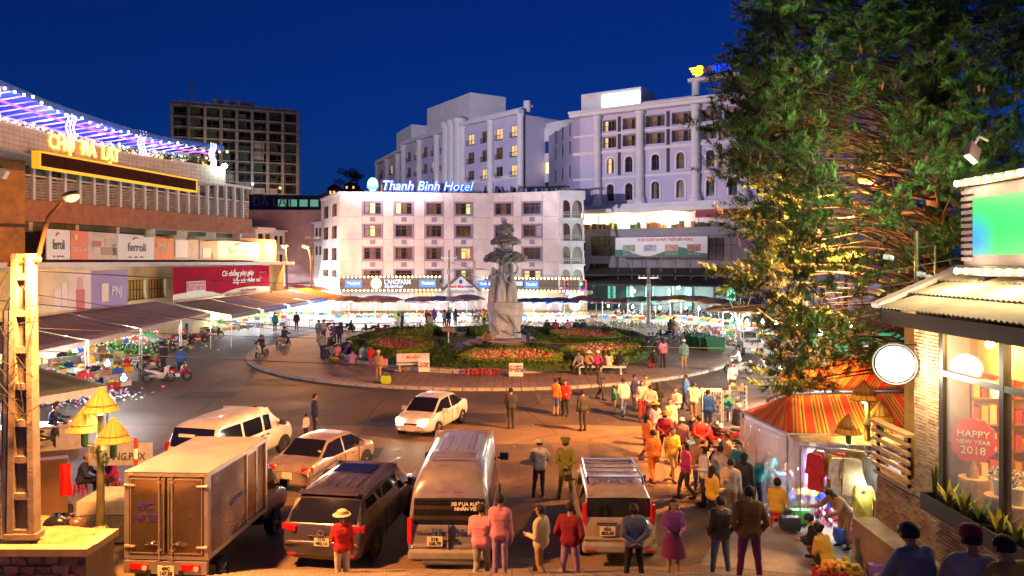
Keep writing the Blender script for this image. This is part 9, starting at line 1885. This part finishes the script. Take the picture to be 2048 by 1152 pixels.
for i, (px, py, c, lb) in enumerate(((113,1050,(.015,.015,.016),'black rubbish bag beside the metal cart'),(146,1052,(.1,.06,.04),'brown rubbish bag next to the black one'))):
 p = W(px, py, 15.2+.2*i); t = thing('rubbish_bag', lb, 'bag', (p.x,p.y,p.z-.12)); b = MB(); b.sph((0,0,.14), (.28,.2,.17), 14, 9); b.v = [(x*(1+.15*noise.noise((x*9,y*9,z*9))),y,z+.05*noise.noise((x*7,y*7,z*7+3))) for x,y,z in b.v]; b.build('sack', mat('bag_film_%d' % i, c, .25, bump=.6, bs=9), t, smooth=70); MB().lathe([(.03,.28),(.02,.33),(.06,.38)], 8).build('knot', mat('bag_film_%d' % i, c, .25, bump=.6, bs=9), t)
MB_ = MB(); MB_.bx(-15,-9.7,14.62,16.2,0,1.7); struct(MB_.build('planter_bank', mat('dry_soil', (.34,.24,.1), .95, var=.35, scale=4, bump=.5, bs=15)))
# right foreground wares
for lb, px, py, c in (('red plastic basket of yellow cloth at the ledge',1752,1072,(.55,.02,.02)),('purple and pink rucksack by the post foot',1715,1060,(.5,.04,.25)),('violet carrier bag at the bottom right',1760,1135,(.3,.14,.45)),('tan cloth sack at the bottom right',1800,1130,(.5,.36,.18)),('orange box tray among the parked motorbikes',1420,925,(.75,.3,.02)),('green basin under the corn table',1600,1020,(.05,.4,.05)),('black bag of limes beside the basin',1580,1035,(.02,.02,.02)),('blue plastic bag at the clothes pile',1690,1060,(.03,.1,.5))): bag(lb, G(px, py+25, .1), mk('ware_'+lb.split()[0], c, r=.5), (.5,.32,.36))
crate('yellow crate of bananas at the bottom right corner', G(1690,1160,.05), 'yellow', 'bananas'); crate('red crate of oranges before the yellow jacket', G(1660,1165,.05), 'red', 'oranges'); ct_ = thing('corn_table', 'low blue table heaped with grilled corn and a green basin', 'table', G(1612,1030)); MB().bx(-.55,.55,-.35,.35,.52,.57).build('table_top', M_bp, ct_)
for x in (-.5,.5):
 for y in (-.3,.3): MB().bx(x-.025,x+.025,y-.025,y+.025,0,.52).build('leg', M_bp, ct_)
for k in range(22): MB().tube([(-.4+R.random()*.3,R.uniform(-.25,.25),.61+.06*R.random()),(.1+R.random()*.3,R.uniform(-.25,.25),.63+.08*R.random())], [.03,.035], 6).build('corn_cob', mk('corn', (.65,.45,.1)), ct_)
br_ = thing('brazier', 'round wire brazier beside the bottom right sitters', 'brazier', (5.05,9.9,2.7)); MB().lathe([(.2,0),(.24,.28),(.25,.3),(.18,.05)], 14).build('pan', M_steel, br_)
for k in range(3): a = 2*PI*k/3; MB().tube([(.2*math.cos(a),.2*math.sin(a),.1),(.24*math.cos(a),.24*math.sin(a),-.1)], .015, 4).build('leg', M_steel, br_)
gb = thing('green_hoarding', 'green hoarding with white lettering beyond the conifer', 'hoarding', W(1725,690,48)); gb.location.z = 0; MB().bx(-3.2,3.2,0,.1,.2,2.6).build('panel', mk('hoarding_green', (.02,.3,.16)), gb); text('ĐÀ LẠT', (.6,-.05,1.8), .6, M_white, gb); text('www.dalat.vn', (0,-.05,.9), .4, M_white, gb)
bulb(W(1640,665,45), 'bulb beyond the lower conifer branches', 700, .16, (1,.85,.7)); bulb(W(1700,650,50), 'second bulb beyond the conifer by the green hoarding', 700, .16, (1,.85,.7)); bulb(W(1560,735,36), 'bulb over the right road near the tent', 300, .1, (1,.8,.6))
fit_texts()
